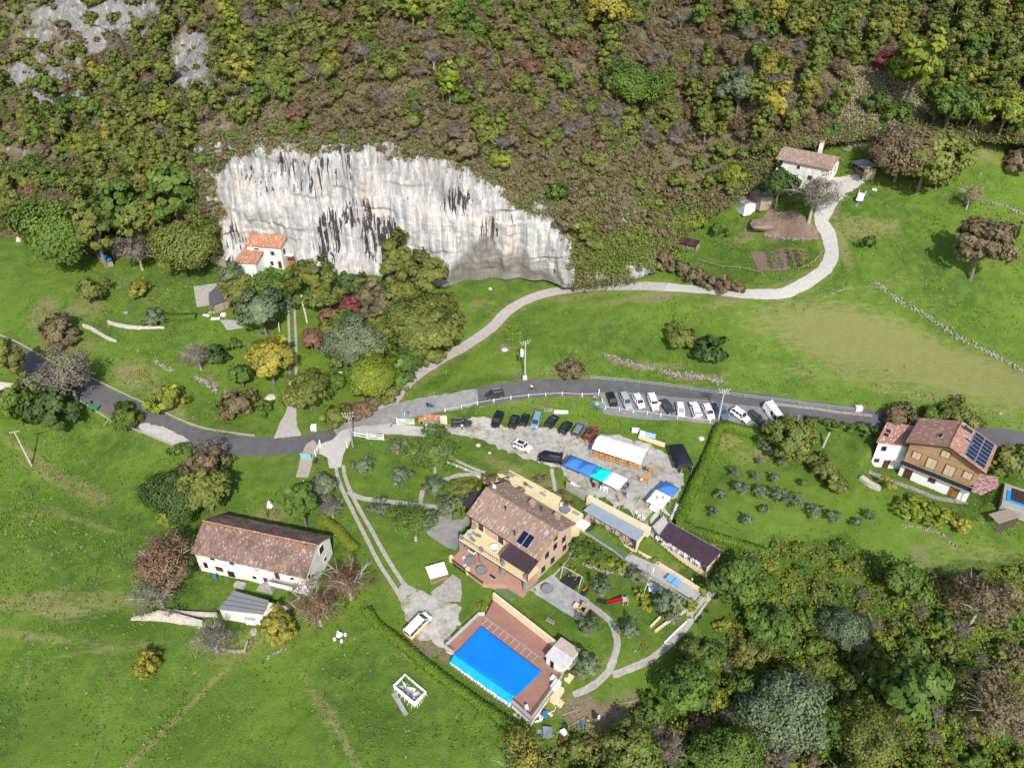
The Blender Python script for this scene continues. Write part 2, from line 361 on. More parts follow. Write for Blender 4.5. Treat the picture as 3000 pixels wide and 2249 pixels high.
def rock_mat():
    """limestone with tufa streaks; channel R of 'zone' = scrub cover, G = grey weathered, B = black water streaks"""
    m=bpy.data.materials.new('limestone'); m.use_nodes=True; t=m.node_tree; N=t.nodes; L=t.links; b=N['Principled BSDF']
    b.inputs['Roughness'].default_value=.85; b.inputs['Specular IOR Level'].default_value=.2
    tc=N.new('ShaderNodeTexCoord')
    def noise(s,d,st,r=.6,dist=0):
        n=N.new('ShaderNodeTexNoise'); n.inputs['Scale'].default_value=s; n.inputs['Detail'].default_value=d; n.inputs['Roughness'].default_value=r; n.inputs['Distortion'].default_value=dist
        mp=N.new('ShaderNodeMapping'); mp.inputs['Scale'].default_value=st; mp.inputs['Rotation'].default_value=(0,R(-8),0); L.new(tc.outputs['Object'],mp.inputs[0]); L.new(mp.outputs[0],n.inputs['Vector']); return n.outputs['Fac']
    def ramp(f,a,ca,b_,cb):
        r=N.new('ShaderNodeValToRGB'); L.new(f,r.inputs[0]); e=r.color_ramp.elements; e[0].position=a;e[1].position=b_
        e[0].color=(*ca,1) if isinstance(ca,tuple) else (ca,ca,ca,1); e[1].color=(*cb,1) if isinstance(cb,tuple) else (cb,cb,cb,1); return r.outputs[0]
    def mix(f,a,b_):
        x=N.new('ShaderNodeMix'); x.data_type='RGBA'
        for s,v in((0,f),(6,a),(7,b_)):
            if isinstance(v,(float,int)): x.inputs[s].default_value=v
            elif isinstance(v,tuple): x.inputs[s].default_value=(*v,1)
            else: L.new(v,x.inputs[s])
        return x.outputs[2]
    def mt(op,a,b_):
        x=N.new('ShaderNodeMath'); x.operation=op; x.use_clamp=op!='SUBTRACT'
        for i,v in enumerate((a,b_)):
            if isinstance(v,(float,int)): x.inputs[i].default_value=v
            else: L.new(v,x.inputs[i])
        return x.outputs[0]
    at_=N.new('ShaderNodeAttribute'); at_.attribute_name='zone'; sp=N.new('ShaderNodeSeparateColor'); L.new(at_.outputs['Color'],sp.inputs[0])
    s1=noise(.85,7,(1,.6,.085),.7,.4); s2=noise(2.4,6,(1,.5,.05),.72,.3); blot=noise(.16,5,(1,1,.8)); fine=noise(3.5,6,(1,1,.6),.75)
    c=mix(ramp(s1,.36,0,.6,1),(.24,.248,.262),(.64,.628,.605))
    c=mix(mt('MULTIPLY',ramp(blot,.5,0,.68,1),.6),c,(.64,.49,.385))
    c=mix(mt('MULTIPLY',ramp(s2,.50,0,.62,1),.62),c,(.26,.265,.275))
    gw=mt('MULTIPLY',sp.outputs[1],ramp(s1,.3,1,.62,.25)); c=mix(gw,c,mix(ramp(s2,.35,0,.65,1),(.11,.108,.108),(.255,.245,.235)))
    c=mix(mt('MULTIPLY',ramp(fine,.52,0,.64,1),.6),c,(.2,.195,.185)); c=mix(mt('MULTIPLY',ramp(noise(.22,6,(1,1,2.2),.7),.52,0,.60,1),.4),c,(.27,.262,.25))
    blk=noise(1.45,5,(1,.5,.07),.62,.5); k=ramp(mt('ADD',mt('MULTIPLY',blk,.75),mt('MULTIPLY',sp.outputs[2],.2)),.55,0,.58,1); c=mix(mt('MULTIPLY',k,.94),c,(.018,.018,.022))
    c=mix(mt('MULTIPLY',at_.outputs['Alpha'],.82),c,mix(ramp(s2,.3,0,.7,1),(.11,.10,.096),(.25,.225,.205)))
    # scrub and thin soil on ledges
    scr=noise(.55,6,(1,1,1),.75); sc_=mt('ADD',mt('MULTIPLY',scr,.7),mt('MULTIPLY',sp.outputs[0],.62)); k2=ramp(sc_,.55,0,.66,1)
    scol=mix(ramp(noise(.9,5,(1,1,1),.7),.35,0,.65,1),(.115,.088,.055),mix(ramp(noise(.3,3,(1,1,1)),.45,0,.6,1),(.19,.15,.10),(.12,.125,.045)))
    c=mix(k2,c,scol); L.new(c,b.inputs['Base Color'])
    bp=N.new('ShaderNodeBump'); bp.inputs['Distance'].default_value=.5; bp.inputs['Strength'].default_value=.8; L.new(mix(.5,s2,fine),bp.inputs['Height']); L.new(bp.outputs[0],b.inputs['Normal'])
    return m
M_G=ground_mat(); M_R=rock_mat()
M_asph=mat('asphalt',(.105,.102,.105),(.07,.068,.07),rough=.75,scale=.5,bump=.01,bscale=20,detail=7)
M_asph2=mat('worn_asphalt',(.27,.265,.255),(.16,.158,.155),scale=.9,bump=.02,bscale=12,detail=7)
M_conc=mat('pale_concrete',(.38,.355,.325),(.27,.25,.225),scale=1.2,bump=.02,detail=7)
M_chalk=mat('white_gravel_lane',(.43,.415,.385),(.32,.305,.28),scale=1.5,bump=.03,detail=7)
M_grav=mat('grey_gravel',(.44,.42,.39),(.30,.28,.25),scale=.9,bump=.05,bscale=9,detail=9,contrast=1.4)
_t=M_grav.node_tree; _n=_t.nodes.new('ShaderNodeTexNoise'); _n.inputs['Scale'].default_value=.33; _n.inputs['Detail'].default_value=8; _n.inputs['Roughness'].default_value=.78; _r=_t.nodes.new('ShaderNodeValToRGB'); _r.color_ramp.elements[0].position=.5; _r.color_ramp.elements[1].position=.62
_m=_t.nodes.new('ShaderNodeMix'); _m.data_type='RGBA'; _c=_t.nodes.new('ShaderNodeTexCoord'); _b=_t.nodes['Principled BSDF']; _o=_b.inputs['Base Color'].links[0].from_socket
_t.links.new(_c.outputs['Object'],_n.inputs['Vector']); _t.links.new(_n.outputs['Fac'],_r.inputs[0]); _t.links.new(_r.outputs[0],_m.inputs[0]); _t.links.new(_o,_m.inputs[6]); _m.inputs[7].default_value=(.20,.185,.085,1); _t.links.new(_m.outputs[2],_b.inputs['Base Color'])
M_path=mat('path_concrete',(.36,.34,.30),(.24,.22,.19),scale=1.6,bump=.02,detail=9,contrast=1.5)
M_cream=mat('cream_render',(.70,.58,.41),(.62,.48,.31),scale=.6,vary=.05)
M_stone=mat('rough_stone',(.34,.31,.27),(.17,.155,.14),scale=2.2,bump=.08,bscale=4,contrast=1.5)
M_plast=mat('white_plastic',(.78,.79,.8),rough=.4,vary=.03)
M_white=mat('white_paint',(.78,.77,.75),(.68,.67,.64),rough=.6,scale=2)
M_steel=mat('galvanised_steel',(.42,.44,.46),(.33,.35,.37),rough=.45,metal=.6,scale=3)
M_dark=mat('dark_metal',(.035,.033,.035),rough=.5,vary=.1)
M_wood=mat('weathered_wood',(.36,.30,.23),(.22,.18,.14),scale=2,stretch=(1,6,6),bump=.01)
M_poleconc=mat('concrete_pole',(.46,.45,.42),(.36,.35,.33),scale=2)
M_bark=mat('bark',(.22,.19,.16),(.11,.095,.08),scale=3,bump=.03)
M_barkp=mat('pale_bark',(.42,.39,.35),(.28,.25,.22),scale=3,bump=.02)
# ---------------------------------------------------------------- paved ways
def px2w(P): return [tuple(G(*p)[:2]) for p in P]
road_px=[(-330,925),(-150,960),(0,1015),(100,1070),(200,1120),(300,1166),(400,1213),(500,1258),(600,1290),(700,1304),(800,1306),(900,1297),(1000,1272),(1080,1240),(1170,1205),(1270,1185),(1360,1170),(1450,1153),(1560,1138),(1700,1134),(1850,1140),(2000,1155),(2150,1173),(2300,1194),(2450,1216),(2600,1238),(2800,1265),(3000,1293),(3300,1325)]
RW=px2w(road_px)
ROAD=ribbon('road',RW,4.5,M_asph,.05,7,edge=.12)
worn=px2w([(990,1277),(1080,1240),(1170,1205),(1270,1185),(1360,1170),(1400,1163)])
ribbon('worn_road_surface',worn,[4.6,5.4,5.2,4.6,4.2,3.6],M_asph2,.065,5,edge=.3,hard=False)
lane_px=[(1120,1205),(1150,1172),(1180,1135),(1225,1095),(1300,1048),(1370,1010),(1440,960),(1490,910),(1560,872),(1650,850),(1750,840),(1850,838),(1950,840),(2050,848),(2150,858),(2250,862),(2310,853),(2365,825),(2415,788),(2437,745),(2428,690),(2408,650),(2418,610),(2440,575),(2470,545),(2500,525)]
LW=px2w(lane_px)
ribbon('concrete_lane',LW[:13],[4.,3.2,3,2.9,2.8,2.8,2.8,2.8],M_conc,.045,5,edge=.1)
ribbon('gravel_lane',LW[12:],[2.6,2.4,2.5,2.8,3.,3.1,3.3,3.2,4.4,3.2,2.4],M_chalk,.055,5,edge=.18)
sheet('gravel_forecourt',px2w([(2400,610),(2400,560),(2440,520),(2520,515),(2530,535),(2480,570),(2450,600)]),M_chalk,.06,.8,edge=.35)
sheet('roadside_parking_bay',px2w([(1758,1150),(1766,1212),(1900,1230),(2040,1238),(2130,1248),(2240,1258),(2290,1258),(2300,1215),(2150,1185),(2000,1165),(1850,1150)]),mat('parking_asphalt',(.22,.215,.21),(.14,.138,.135),scale=1,bump=.01,detail=7),.045,1.)
sheet('gravel_car_park',px2w([(1290,1262),(1310,1245),(1400,1222),(1440,1222),(1470,1250),(1560,1252),(1640,1256),(1720,1290),(1800,1270),(1900,1300),(1960,1330),(2000,1380),(2000,1430),(1955,1480),(1965,1520),(1930,1550),(1895,1540),(1740,1455),(1690,1425),(1640,1372),(1560,1350),(1480,1322),(1420,1290),(1350,1275)]),M_grav,.035,1.,edge=.5)
# entrance apron and drive
sheet('entrance_apron',px2w([(1000,1262),(1060,1248),(1130,1243),(1190,1245),(1300,1258),(1300,1280),(1200,1276),(1100,1272),(1035,1276),(1020,1300),(1005,1335),(1000,1370),(965,1372),(960,1340),(935,1330),(938,1302),(975,1288)]),mat('apron_concrete',(.44,.41,.375),(.33,.305,.28),scale=1,detail=7),.055,.8,edge=.08)
drive1=px2w([(985,1360),(990,1400),(1010,1450),(1030,1490),(1060,1550),(1090,1610),(1120,1665),(1150,1710),(1175,1752)])
drive2=px2w([(1005,1362),(1012,1400),(1032,1450),(1058,1500),(1090,1555),(1120,1610),(1150,1660),(1180,1705),(1215,1738)])
ribbon('drive_wheel_track',drive1,.75,M_path,.05,3,edge=.04); ribbon('drive_wheel_track',drive2,.75,M_path,.05,3,edge=.04)
sheet('drive_end_kerb',px2w([(1160,1735),(1180,1705),(1225,1728),(1170,1760)]),M_path,.055,.8)
sheet('gravel_yard',px2w([(1170,1757),(1225,1728),(1300,1760),(1345,1770),(1345,1810),(1352,1840),(1320,1890),(1290,1900),(1260,1880),(1235,1870),(1190,1840),(1185,1800)]),M_grav,.035,.8,edge=.4)
sheet('concrete_apron',px2w([c8(330,405),c8(350,380),c8(420,330),c8(520,240),c8(590,290),c8(600,400),c8(590,480),c8(420,478)]),M_path,.06,.8)
p_=lambda *a:px2w([c6(*q) for q in a])
ribbon('garden_path',px2w([(1018,1440),(1050,1456),(1090,1464),(1150,1470),(1220,1478),(1280,1485),(1330,1480)]),1.0,M_path,.05,3,edge=.08)
ribbon('garden_path',p_((245,1250),(250,1180),(290,1110),(420,1060),(560,1010),(700,1000),(760,1000)),.9,M_path,.052,3,edge=.08)
ribbon('garden_path',p_((500,860),(600,905),(700,950),(800,985)),.55,M_path,.05,3)
ribbon('garden_path',p_((480,895),(560,925),(650,965),(740,990)),.55,M_path,.05,3)
sheet('grey_gravel_terrace',p_((330,1370),(400,1350),(520,1400),(610,1390),(640,1350),(700,1390),(600,1470),(580,1560),(545,1660),(480,1640),(330,1540),(290,1500),(380,1440)),M_asph2,.05,.8,edge=.08)
c8_=lambda *a:px2w([c8(*q) for q in a])
sheet('grey_court',c8_((1175,380),(1390,240),(1520,110),(1530,40),(1570,60),(1470,180),(1400,260),(1560,375),(1700,460),(1720,530),(1640,600),(1600,640),(1480,570),(1280,440)),mat('court_concrete',(.35,.345,.335),(.22,.215,.205),scale=.7,detail=9,contrast=1.4),.055,.8)
ribbon('garden_path',c8_((1650,470),(1780,560),(1890,660),(1935,780),(1935,880),(1900,1000),(1830,1120),(1720,1210),(1640,1250),(1560,1280)),1.15,M_path,.05,4,edge=.1)
ribbon('boundary_path',px2w([c8(1900,1110),c8(2020,1070),c8(2200,990),c9(1150,1570),c9(1310,1440),c9(1480,1270),c9(1590,1110),c9(1700,970),c9(1860,790)]),1.1,M_path,.06,4,edge=.08)
ribbon('garden_path',px2w([c9(350,170),c9(480,240),c9(640,340),c9(760,430),c9(850,520),c9(920,640)]),.8,M_path,.05,3,edge=.06)
ribbon('garden_path',px2w([c9(1000,620),c9(1200,750),c9(1330,850),c9(1450,980),c9(1580,1100)]),1.0,M_path,.052,3,edge=.08)
sheet('bocce_court',px2w([c9(930,420),c9(1710,860),c9(1600,985),c9(845,505)]),mat('court_gravel',(.42,.41,.39),(.32,.31,.29),scale=1,bump=.01,detail=7),.05,1.)
sheet('green_turf_mats',px2w([c9(400,90),c9(915,430),c9(845,500),c9(720,400),c9(350,150)]),mat('turf_mat',(.105,.17,.07),(.08,.13,.055),scale=2,vary=.05),.07,1.)
sheet('green_mat_terrace',c8_((860,345),(985,335),(1115,405),(1025,510),(870,400)),mat('turf_mat',(0,0,0)),.07,.6)
sheet('garden_plot',px2w([cu(735,1150),cu(1000,1115),cu(1220,1125),cu(1230,1210),cu(1030,1310),cu(800,1310)]),mat('tilled_soil',(.22,.165,.12),(.15,.11,.08),scale=1.2,stretch=(4,.6,1),bump=.06,detail=5),.05,.8)
sheet('bare_earth_yard',px2w([cu(820,890),cu(880,790),cu(1080,790),cu(1230,880),cu(1300,950),cu(1330,1040),cu(1170,1050),cu(880,1000)]),mat('brown_earth',(.26,.19,.14),(.15,.10,.07),scale=1,bump=.06,detail=7),.04,.8,edge=.4)
sheet('stone_terrace',px2w([c5(50,560),c5(270,530),c5(400,600),c5(350,700),c5(80,740)]),M_path,.05,.8)
sheet('stone_terrace',px2w([c5(280,850),c5(430,850),c5(480,920),c5(340,940)]),M_path,.05,.8,edge=.2)
ribbon('farm_track_strip',px2w([c5(865,640),c5(870,800),c5(875,950),c5(880,1110),c5(882,1200),c5(880,1400),c5(880,1550)]),.55,M_path,.05,3)
ribbon('farm_track_strip',px2w([c5(915,650),c5(925,800),c5(932,950),c5(938,1110),c5(940,1240),c5(930,1400),c5(925,1550)]),.55,M_path,.05,3)
sheet('farm_track',px2w([(845,1190),(865,1190),(870,1250),(885,1275),(800,1285),(815,1250)]),M_conc,.05,.8,edge=.15)
ribbon('lower_lane',px2w([c4(-200,1360),c4(0,1425),c4(120,1440),c4(250,1458),c4(370,1475)]),2.2,M_path,.06,3)
sheet('lay_by',px2w([(405,1240),(470,1248),(530,1275),(560,1292),(500,1300),(420,1270)]),M_conc,.05,.8,edge=.25)
ribbon('footpath',px2w([c6(1375,950),c6(1390,1050),c6(1410,1150),c6(1425,1200)]),.8,M_path,.05,3,edge=.08)
ribbon('chalet_stone_apron',px2w([cch(900,760),cch(1100,850),cch(1300,935),cch(1500,1010),cch(1720,1090)]),1.3,M_stone,.06,3)
# ---------------------------------------------------------------- ground colours
SPL=[]  # world x,y,rx,ry,angle,channel,strength
def splat(u,v,rx,ry=None,ang=0,ch=0,s=1.):
    g=G(u,v); SPL.append((g.x,g.y,rx,ry or rx,R(ang),ch,s))
def wsplat(line,wid,ch,s=1.):
    SPL.append((px2w(line),wid,ch,s))
for a in [(2560,1010,30,7,-18,0,1),(2800,1090,30,6,-14,0,1.1),(2420,960,18,5,-20,0,.7),(2400,1090,20,2.5,-8,0,.5),(2900,1130,20,4,-10,0,.8),(2540,670,7,4,0,0,1),(2600,660,5,3,0,0,.7),(2900,460,18,3,-10,0,.6),
          (180,1000,5,4,0,1,.6),(130,920,4,7,20,0,1),(250,900,6,4,0,0,.8),(200,1020,9,3,0,0,.9),(350,830,6,3,0,0,.6),(400,1100,8,4,-30,0,.9),(480,1170,8,2,-35,0,1),(360,1090,5,2.5,-20,1,.55),(60,820,4,14,15,2,.4),
          (150,1390,10,2,-25,0,.8),(250,1440,10,2.5,-30,0,.8),(120,1500,7,2,10,0,.5),(60,1760,10,1.5,10,0,.9),(150,1780,9,2,-10,0,.9),(350,1830,11,2.2,-5,2,.8),(300,1760,11,2,-5,0,.7),
          (560,2060,.7,20,-40,0,.8),(440,2180,.7,10,-38,0,.8),(100,1340,14,.8,-28,0,.9),(250,1530,12,.8,-20,0,.8),(60,1860,16,.9,-8,0,.8),(330,1900,12,1,5,0,.6),(700,1900,6,3,20,0,.7),(1000,2150,.7,9,35,0,.9),(930,2060,.6,8,35,0,.7),(300,2100,.8,16,12,0,.5),(80,2000,.8,14,20,0,.5),(150,2150,14,9,0,2,.4),(600,2120,16,8,20,2,.5),(1150,2120,12,5,-30,2,.55),(850,2100,10,7,0,2,.45),
          (790,1510,4,2.6,0,0,1),(540,1290,3,2,0,1,.6),(880,1600,5,2,0,2,.3),(1480,1020,2.5,1.4,0,1,.9),(1840,1065,6,1,-20,1,.9),(2040,1105,8,1,-8,1,.7),(1950,1070,7,1,-8,0,.8),(1500,1090,8,1.5,5,1,.45),(1260,1090,6,2,20,1,.4),(1290,1110,6,2,40,2,.8),(1330,1060,8,2,40,2,.5),(1460,1110,14,2,5,2,.7),(1350,1140,8,1.5,10,2,.7),(1650,1085,6,2,0,0,.9),(1700,1110,8,1.2,0,0,.7),
          (1600,1190,8,1.2,0,0,.5),(1930,1290,5,1.2,-10,0,.5),(1500,1380,9,2,-35,0,.8),(1600,1430,7,3,-35,0,.7),(1540,1350,5,1.4,-30,1,.5),(1680,1470,5,3,0,2,.6),(1700,1400,3,2,0,2,.5),(1245,1880,4,3,-30,1,.8),(1300,1910,4,2,-30,1,.6),(1250,1820,4,2.5,0,1,.4),(1200,1900,3,2,0,0,.8),
          (1180,1440,4,2,0,0,.2),(2220,1330,7,2,10,0,.8),(2130,1290,3,2,0,0,.9),(2250,1450,12,8,0,0,.25),(2080,1470,2,10,-15,2,.5),(1900,1870,6,2,30,0,.35),(1780,1940,5,3,0,0,.4),(1720,2090,5,3,0,1,.9),(1800,2100,6,3,0,1,.8),(1880,2080,4,3,0,1,.6),(1650,2060,4,2,0,0,.7),(1560,2130,8,2,20,2,.4),
          (1890,1690,6,1.,-38,0,.8),(1950,1660,6,1.2,-38,1,.5),(2700,1620,6,3,0,1,.45),(2850,1620,14,4,0,0,.5),(2800,1700,10,3,0,2,.5),(2900,1500,10,3,0,2,.35),(2660,1500,6,2.2,-30,1,.0),(2480,1560,10,3,0,2,.5),
          (1400,890,5,2,10,0,.6),(1700,870,12,1.5,0,0,.7),(1900,865,14,1.3,0,0,.9),(2150,880,12,1.5,-5,0,.7),(2470,720,1.5,8,0,0,.9),(2450,620,3,4,0,1,.5),(2300,900,10,2,-5,0,.5),(2600,830,12,2,15,0,.45),(2200,680,5,1.5,0,1,.7),(2290,690,5,1.5,0,1,.7),(2180,700,4,2,0,0,.8),(2150,830,8,2,0,2,.3),(1950,870,8,2,0,1,.5),
          (450,880,8,3,0,0,.35),(560,960,6,2,-20,0,.4),(570,1060,6,1.,-35,1,.8),(620,1110,4,1.,-50,1,.7),(700,1170,5,2,0,0,.4),(1130,880,5,3,0,0,.6),(1000,1090,4,4,0,2,.6),(760,1160,4,2,0,2,.6),(340,760,3,2,0,0,.2),(30,660,3,2,0,0,.5)]:
    splat(*a)
for k in range(9): wsplat([(2330+k*16,965+k*15),(2550,985+k*17),(2750,1040+k*16),(2960,1105+k*13)],.35,0,.55)
wsplat(road_px,2.2,0,.42); wsplat(lane_px,1.4,0,.5); wsplat([(0,1010),(200,1110),(400,1190),(560,1262)],2.5,0,.4)
# footprint under the hill is bare earth
# ---------------------------------------------------------------- hillside and cliff
FOOT=[(-700,640,16),(-400,670,16),(0,690,16),(60,700,15.5),(300,742,15),(600,772,15.2),(700,770,15.8),(900,797,15.5),(1100,803,15.5),(1300,829,15.3),(1500,831,15.5),(1690,829,16.8),(1800,815,18),(1900,800,19.5),(1975,695,23),(2080,615,28.5),(2200,545,34),(2260,470,39.5),(2300,420,43),(2480,395,44.5),(2600,376,46),(2800,385,46),(3000,400,46),(3400,420,46)]
TOP=[(-700,500,28),(-400,500,26),(0,470,22),(300,460,18),(480,440,12),(583,425,8),(700,410,7),(813,402,7),(976,424,7),(1125,408,7),(1220,455,7),(1342,472,7),(1437,537,6),(1559,583,6),(1650,640,6),(1720,640,8),(1850,625,10),(1960,580,12),(2050,545,12),(2200,480,8),(2290,385,8),(2480,360,8),(2600,345,10),(2800,355,12),(3000,370,12),(3400,390,12)]
fp=np.array([at(*p) for p in FOOT]); o_=np.argsort(fp[:,0]); fp=fp[o_]
tp=[]
for u,v,dy in TOP:
    Y=190.
    for _ in range(12): q=atY(u,v,Y); Y=float(np.interp(q.x,fp[:,0],fp[:,1]))+dy
    tp.append(tuple(q))
tp=np.array(tp); tp=tp[np.argsort(tp[:,0])]
HX0,HX1=-260.,260.
def sm(x,xp,yp,k=2.5):
    return sum(np.interp(x+d*k,xp,yp)*w_ for d,w_ in((-1,.25),(0,.5),(1,.25)))
cols=np.concatenate([np.arange(HX0,-86,1.2),np.arange(-86,30,.42),np.arange(30,HX1,1.0)])
fY=sm(cols,fp[:,0],fp[:,1]); fZ=sm(cols,fp[:,0],fp[:,2]); tY=sm(cols,tp[:,0],tp[:,1],1.5); tZ=sm(cols,tp[:,0],tp[:,2],1.5); tZ=np.maximum(tZ,fZ+1.5); tY=np.maximum(tY,fY+2)
slope=np.interp(cols,[-200,-100,-60,0,60,100,140],[.6,.62,.66,.64,.62,.5,.45])
rows_c=np.linspace(0,1,96); 
def relief(x,z,s=0): # vertical flutes and blocks
    b=fbm(x*.07,z*.09,s+41,3); st=np.floor(z/3.1+2.2*vnoise(x*.06,z*0,s+5))
    return 1.6*np.round(b*4)/4*.5+.8*b+.9*vnoise(x*.12,st*3.3,s+44)+1.5*fbm(x*.16,z*.05,s+1,3)+1.15*fbm(x*.55,z*.10,s+9,4)+.55*fbm(x*1.3,z*.5,s+23,3)
cavex=np.clip((cols-at(1480,830,15.5).x)/14.5,-1,1)
cave_h=15.5*np.sqrt(np.clip(1-np.abs(cavex)**2.2,0,1))*(1+.12*np.sin(cols*.9))
rockf=np.interp(cols,[-92,-80,12,24,40,55,62],[.2,1,1,.8,.5,.3,0])
CV=[];CZ=[]
for r in rows_c:
    z=fZ-1.5+(tZ-fZ+1.5)*r; bow=(r**1.6)
    y=fY+(tY-fY)*bow
    face=np.sin(np.clip(r,0,1)*math.pi)**.5
    hgt=z-fZ; inc=np.where(hgt<cave_h,(cave_h-hgt)*.34,0)
    y=y+relief(cols,z)*np.interp(cols,[-100,-80,25,60],[1.2,1,1,1.2])*np.clip(r*5,0,1)*np.clip((1-r)*6,.35,1)+inc+3.6*np.exp(-((cols+64.5)/7.5)**4)*np.clip(1.6-hgt/9,0,1)
    x=cols+.5*fbm(z*.2,cols*.1,77,2)*face
    CV.append(np.column_stack([x,y,z]))
CV=np.stack(CV); nr,nc=CV.shape[:2]
def gridF(nr,nc):
    i=(np.arange(nr-1)[:,None]*nc+np.arange(nc-1)[None,:]).ravel(); return np.column_stack([i,i+1,i+nc+1,i+nc])
def cliffzone(V,top=False):
    u,v=proj(V[:,0],V[:,1],V[:,2]); Z=np.zeros((len(V),4))
    def blob(cu,cv,ru,rv,p=2): return np.clip(1.25-((u-cu)/ru)**2-((v-cv)/rv)**2,0,1)
    n=fbm(V[:,0]*.12,V[:,2]*.12+V[:,1]*.1,5,4)*.5
    if top:
        n2=fbm(V[:,0]*.45,V[:,1]*.4+V[:,2]*.3,25,4); rock=np.clip((blob(560,190,75,110)*.85+blob(230,60,250,115)*.62+blob(110,240,180,85)*.68+blob(170,290,110,70)*.45+blob(330,30,150,70)*.5+blob(60,450,120,80)*.42+blob(350,450,90,60)*.42+blob(270,150,80,60)*.42+blob(640,330,110,80)*.4)*(1+n2*.9)+n2*.12,0,1)
        rock=np.maximum(rock,blob(2010,520,60,35)*.0)
        Z[:,0]=np.clip(1-rock*1.15+n*.7,0,1); Z[:,1]=2.2; Z[:,2]=blob(200,250,30,40)*1.2
    else:
        face=inpoly(u,v,[(640,700),(590,520),(660,440),(760,420),(830,405),(900,430),(1000,430),(1125,405),(1200,450),(1300,465),(1400,520),(1500,560),(1590,600),(1650,690),(1700,840),(600,840)])
        f=np.clip(.5+np.where(face,1,-1)*segdist(u,v,[(640,700),(590,520),(660,440),(760,420),(830,405),(900,430),(1000,430),(1125,405),(1200,450),(1300,465),(1400,520),(1500,560),(1590,600),(1650,690),(1700,840),(600,840)],True)/np.where(v<640,130,70),0,1)
        n2=fbm(V[:,0]*.5,V[:,2]*.4,15,4)*.5; f=np.clip(f+(n*1.2+n2*1.3)*(1-np.abs(f-.5)*1.1)-blob(610,520,75,200)*.22-blob(690,430,120,50)*.3-blob(1560,600,120,50)*.3,0,1); r2=np.clip(blob(600,540,80,190)*.62+blob(660,400,150,60)*.5+blob(1000,400,330,40)*.42+blob(1500,560,220,60)*.45+blob(1840,600,85,75)*1.1+blob(1760,760,90,60)*.35+blob(1900,800,90,28)*1.1+blob(1760,560,150,60)*.7+blob(1880,780,60,25)+blob(2240,440,70,40)*.6+blob(2160,560,40,60)*.35+blob(1750,810,80,20)*.6,0,1)
        Z[:,0]=np.clip(1-np.maximum(f*1.25,r2*.8)+n*.5*(1-f),0,1)
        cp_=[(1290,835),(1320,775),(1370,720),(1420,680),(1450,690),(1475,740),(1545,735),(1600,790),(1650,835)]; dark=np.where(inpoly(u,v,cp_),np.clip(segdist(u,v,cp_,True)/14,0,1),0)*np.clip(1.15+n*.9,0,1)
        Z[:,1]=np.clip(np.clip((600-v)/170,0,.85)*f+dark*0+blob(1640,760,70,120)*.7+blob(600,600,60,150)*.7+r2+blob(1330,550,120,60)*.6+(1-f)*.6,0,1)
        Z[:,2]=np.clip(blob(965,690,45,95)*1.1+blob(1120,710,70,90)*1.1+blob(1050,620,60,60)*.8+blob(880,520,220,70)*.55+blob(1340,590,60,50)*.8+blob(1430,680,40,60)*.8+blob(680,730,70,90)*.65+blob(1000,450,300,40)*.4+blob(1500,620,40,40)*.6+.18,0,1.1)*f
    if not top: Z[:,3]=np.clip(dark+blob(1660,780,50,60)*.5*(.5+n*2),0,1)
    return Z
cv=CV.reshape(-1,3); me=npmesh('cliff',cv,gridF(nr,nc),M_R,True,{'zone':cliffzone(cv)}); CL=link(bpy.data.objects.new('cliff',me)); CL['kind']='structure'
# the slope above
hr=np.concatenate([np.arange(0,70,.9),np.arange(70,190,3.)]); HV=[]
lm=np.clip((-60-cols)/40,0,1)
for i,h in enumerate(hr):
    y=tY+h; z=tZ+slope*np.minimum(h,110)+.25*np.maximum(h-110,0)
    if i==0: HV.append(CV[-1].copy()); continue
    k=min(1,h/6); z=z+k*(4.5*fbm(cols*.035,y*.035,61,3)+1.6*fbm(cols*.12,y*.12,63,3)+lm*(6*np.maximum(0,fbm(cols*.06+y*.04,y*.07-cols*.03,67,4))+3.*fbm(cols*.28,y*.3,69,4)))
    HV.append(np.column_stack([cols+(CV[-1][:,0]-cols)*max(0,1-h/3),y+(CV[-1][:,1]-tY)*max(0,1-h/3),z]))
HV=np.stack(HV); hv=HV.reshape(-1,3)
M_H=M_R
me=npmesh('hillside',hv,gridF(len(hr),nc),M_H,True,{'zone':cliffzone(hv,True)}); HL=link(bpy.data.objects.new('hillside',me)); HL['kind']='structure'
for o in (CL,HL):
    if sum(p.normal.y for p in list(o.data.polygons)[::97])>0: o.data.flip_normals()
hb=BVHTree.FromPolygons([tuple(p) for p in np.vstack([cv,hv])],[tuple(int(k) for k in f) for f in np.vstack([gridF(nr,nc),gridF(len(hr),nc)+len(cv)])])
def Hh(u,v):
    """point of the cliff or hillside (or else the ground) at photo pixel u,v"""
    d=Vector(rayd(u,v)); h=hb.ray_cast(Vector((0,0,CH)),d.normalized()); g=G(u,v)
    if h[0] is None: return g
    return h[0] if (h[0]-Vector((0,0,CH))).length<(g-Vector((0,0,CH))).length else g
def hill_z(x,y):
    h=hb.ray_cast(Vector((x,y,200)),Vector((0,0,-1))); return h[0].z if h[0] is not None else None
